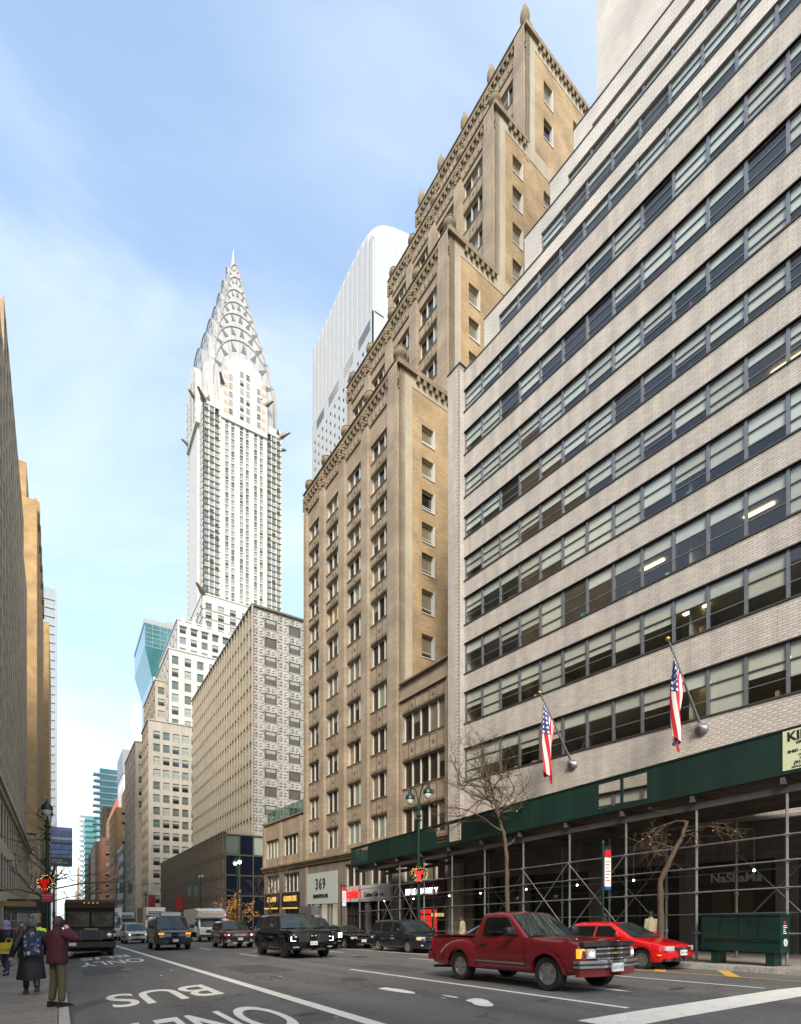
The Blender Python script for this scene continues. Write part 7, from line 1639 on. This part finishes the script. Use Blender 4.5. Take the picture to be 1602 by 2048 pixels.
        for a, b in zip(rings, rings[1:]):
            for i in range(n): h.face((a + i, b + i, b + (i + 1) % n, a + (i + 1) % n))
        h.obj('hair', hair, t, 80)
    if hat:
        h = MB(); h.lathe([(.118 * k, -.03 * k), (.124 * k, .0), (.124 * k, .05 * k), (.11 * k, .1 * k), (.075 * k, .145 * k), (.0, .165 * k)], 16, ctr + V(0, -.005, .0)); h.obj('hat', hatm, t, 60)
        if hat == 'pom': p = MB(); p.lathe([(.0, -.045), (.035, -.03), (.05, 0), (.035, .03), (.0, .045)], 10, ctr + V(0, -.01, .19)); p.obj('pompom', hatm, t, 60)
    t['h'] = H; return t
M_MAR = mat('maroon_shirt', (.05, .006, .014), .85, 0, .2, 6, .5, 18); M_OLIV = mat('olive_trousers', (.085, .072, .038), .85, 0, .15, 6, .4, 16); M_BRH = mat('brown_hair', (.045, .022, .012), .6, 0, .3, 40, .5, 60); M_BLKC = mat('black_quilt', (.010, .010, .011), .6, 0, .2, 5, .5, 12); M_NAVYC = mat('navy_cloth', (.018, .026, .05), .8, 0, .5, 9); M_JEAN = mat('blue_jeans', (.03, .055, .10), .85, 0, .2, 5); M_BEI = mat('beige_coat', (.36, .30, .21), .85, 0, .1, 5); M_KNIT = mat('grey_knit', (.10, .10, .11), .95, 0, .8, 26, .6, 50)
# man on the phone, turned toward the road
kk = 1.64 / 1.75
t = person('man in maroon jacket and olive trousers on the phone at the left kerb', -.02, 11.75, rad(-52), 1.64, M_MAR, M_OLIV, hair=M_BRH, pose='stand', face=-.15, hem=.86,
           arms={'L': (Vector((-.27, .06, 1.17)) * kk, Vector((-.10, .25, 1.05)) * kk), 'R': (Vector((.37, .13, 1.30)) * kk, Vector((.155, .10, 1.53)) * kk), 'palmR': (-1, -.1, 0), 'curl': .5})
ph = MB(); ph.box(-.006, .006, -.035, .035, -.07, .07); o = ph.obj('phone', M_BLKL); o.location = (-.02, 11.75, gz(-.02, 11.75)); 
o.matrix_world = Matrix.Translation((-.02, 11.75, gz(-.02, 11.75))) @ Matrix.Rotation(rad(-52), 4, 'Z') @ Matrix.Translation(Vector((.105, .05, 1.63)) * kk) @ Matrix.Rotation(rad(-18), 4, 'X'); tag(o, 'black mobile phone held to the ear of the man in maroon', 'phone')
# woman with backpack walking away
t = person('person in long black quilted coat and knit hat walking away with a patterned backpack', -.50, 14.3, rad(6), 1.62, None, MATS['black_letter'], pose='walk', coat=M_BLKC, hat='pom', hatm=M_KNIT, hair=M_BRH, arms={'L': (Vector((-.30, -.1, 1.06)), Vector((-.36, -.04, .84))), 'R': (Vector((.29, .03, 1.06)), Vector((.28, .2, .86)))})
bp = thing('backpack', 'navy backpack with a colourful leaf print on the back of the black coat', 'backpack', (-.50, 14.3, gz(-.50, 14.3)), rad(6))
def bag(mb, w, d, h, z0, y0):
    mb.grid(lambda u, v: ((lambda a, z: (w * (abs(math.cos(a)) ** .6) * (1 if math.cos(a) > 0 else -1) * (1 - .25 * max(0, (z - .7)) ** 2 * 3), y0 - d * .5 + d * .5 * (abs(math.sin(a)) ** .7) * (1 if math.sin(a) > 0 else -1), z0 + h * z))(2 * math.pi * u, v)), 24, 10)
    n = 24; mb.poly([(w * (abs(math.cos(a)) ** .6) * (1 if math.cos(a) > 0 else -1) * .93, y0 - d * .5 + d * .5 * (abs(math.sin(a)) ** .7) * (1 if math.sin(a) > 0 else -1), z0 + h) for a in [2 * math.pi * i / n for i in range(n)]]); mb.poly([(w * (abs(math.cos(a)) ** .6) * (1 if math.cos(a) > 0 else -1), y0 - d * .5 + d * .5 * (abs(math.sin(a)) ** .7) * (1 if math.sin(a) > 0 else -1), z0) for a in [2 * math.pi * i / n for i in range(n)]])
def printmat():
    m = mat('leaf_print', (.02, .03, .065), .8, 0, .2, 5); t_ = m.node_tree; N = t_.nodes; Lk = t_.links.new; tcn = N.new('ShaderNodeTexCoord'); v = N.new('ShaderNodeTexVoronoi'); v.inputs['Scale'].default_value = 17; Lk(tcn.outputs['Object'], v.inputs[0])
    r = N.new('ShaderNodeValToRGB'); e = r.color_ramp.elements; e[0].position = 0; e[0].color = (.02, .03, .065, 1); e[1].position = .62; e[1].color = (.02, .035, .08, 1)
    for p, c in ((.7, (.30, .06, .05, 1)), (.78, (.10, .17, .28, 1)), (.86, (.42, .38, .33, 1)), (.93, (.02, .03, .07, 1))): x = e.new(p); x.color = c
    r.color_ramp.interpolation = 'CONSTANT'; sp = N.new('ShaderNodeSeparateColor'); Lk(v.outputs['Color'], sp.inputs[0]); Lk(sp.outputs[0], r.inputs[0]); Lk(r.outputs[0], N['Principled BSDF'].inputs['Base Color']); return m
mb = MB(); bag(mb, .16, .2, .46, .86, -.12); mb.obj('main_pocket', printmat(), bp, 60); mb = MB(); bag(mb, .12, .08, .22, .88, -.30); mb.obj('front_pocket', MATS['leaf_print'], bp, 60)
for sd in (-1, 1): mb = MB(); mb.tube([(sd * .1, -.14, 1.3), (sd * .13, -.05, 1.4), (sd * .14, .1, 1.32), (sd * .15, .12, 1.1), (sd * .15, -.05, .92)], .018, 6); mb.obj('strap', MATS['black_letter'], bp, 60)
mb = MB(); mb.tube([(-.04, -.2, 1.31), (0, -.22, 1.36), (.04, -.2, 1.31)], .01, 6); mb.obj('grab_handle', M_WPAINT, bp, 60)
# person at the frame edge with a yellow bag
t = person('person in dark jacket, jeans and lavender scarf at the left edge', -1.38, 20.8, rad(165), 1.66, M_BLKC, M_JEAN, pose='walk', hat='beanie', hatm=mat('lavender_knit', (.30, .25, .42), .95, 0, .3, 20, .5, 40), arms={'L': (Vector((-.25, .1, 1.10)), Vector((-.2, .3, 1.0))), 'R': (Vector((.27, -.02, 1.08)), Vector((.24, .12, .9)))})
sc = MB(); sc.lathe([(.10, 0), (.13, .02), (.13, .08), (.09, .11)], 14, (0, .01, 1.40)); sc.obj('scarf', MATS['lavender_knit'], t, 60)
yb = thing('shopping_bag', 'bright yellow shopping bag with printed lettering at the left edge', 'bag', (-1.28, 20.35, gz(-1.3, 20.4) + .68), rad(-8)); M_YEL = mat('yellow_bag', (.62, .42, .01), .5, 0, .05, 4)
mb = MB(); mb.hexa([(-.2, -.06, 0), (.2, -.06, 0), (.2, .06, 0), (-.2, .06, 0), (-.21, -.05, .34), (.21, -.05, .34), (.21, .05, .34), (-.21, .05, .34)]); mb.obj('bag_body', M_YEL, yb)
for y in (-.05, .05): mb = MB(); mb.tube([(-.08, y, .34), (-.06, y, .46), (.06, y, .46), (.08, y, .34)], .008, 5); mb.obj('handle', M_YEL, yb)
link('bag_lettering', textmesh('m&m', .15, MATS['cardboard'], .002, bold=.006), yb, Matrix.Translation((0, -.066, .08)) @ RX90)
# other pedestrians, farther away
def ped(label, X, Y, rz, jk, tr, hairm=None, hat=None, hm=None, pose='walk', H=1.7, coat=None, skin=None): return person(label, X, Y, rz, H, jk, tr, hair=hairm, pose=pose, hat=hat, hatm=hm, lod=1, coat=coat, skin=skin)
M_REDJ = mat('red_jacket', (.45, .03, .02), .8); M_ORJ = mat('orange_vest', (.6, .2, .02), .8); M_HIV = mat('hi_vis_vest', (.45, .6, .02), .8, emit=(.6, .8, .05), estr=.1); M_GREYC = mat('grey_cloth', (.16, .16, .17), .85)
ped('masked pedestrian in brown jacket walking toward the camera on the left sidewalk', -1.3, 27.5, math.pi, mat('brown_jacket', (.12, .07, .04), .85), M_JEAN, M_BRH)
ped('pedestrian in a red jacket behind the lavender scarf on the left sidewalk', -1.62, 25.5, math.pi, M_REDJ, M_GREYC, M_BRH)
ped('pedestrian in grey knit hat and orange collar on the left sidewalk', -1.55, 31.5, math.pi, M_ORJ, M_JEAN, None, 'beanie', M_GREYC)
ped('pedestrian in hi-vis vest standing beside the left lamp post', -.75, 30.5, .3, M_HIV, M_GREYC, M_BRH, pose='stand')
ped('woman in beige coat walking under the shed by the red lit window', 19.0, 23.6, rad(30), None, M_GREYC, M_BRH, coat=M_BEI)
ped('pedestrian in puffy beige jacket under the shed behind the red hatchback', 19.2, 12.4, rad(-20), M_BEI, M_BLKC, None, 'beanie', M_BLKC)
ped('pedestrian in black under the shed left of the leaning tree', 19.4, 14.6, rad(10), M_BLKC, M_BLKC, M_BRH, skin=M_SKIND)
ped('pedestrian in dark clothes under the shed beyond the pickup cab', 19.2, 17.6, rad(160), M_GREYC, M_JEAN, M_BRH, skin=M_SKIND)
ped('road worker in hi-vis vest in the distance between the trucks', 7.2, 72, rad(20), M_HIV, M_GREYC, None, 'beanie', M_ORJ, 'stand')
ped('second road worker in orange vest in the distance between the trucks', 7.9, 73, rad(-30), M_ORJ, M_GREYC, None, 'beanie', M_HIV, 'stand')

bpy.data.scenes.remove(TMP)
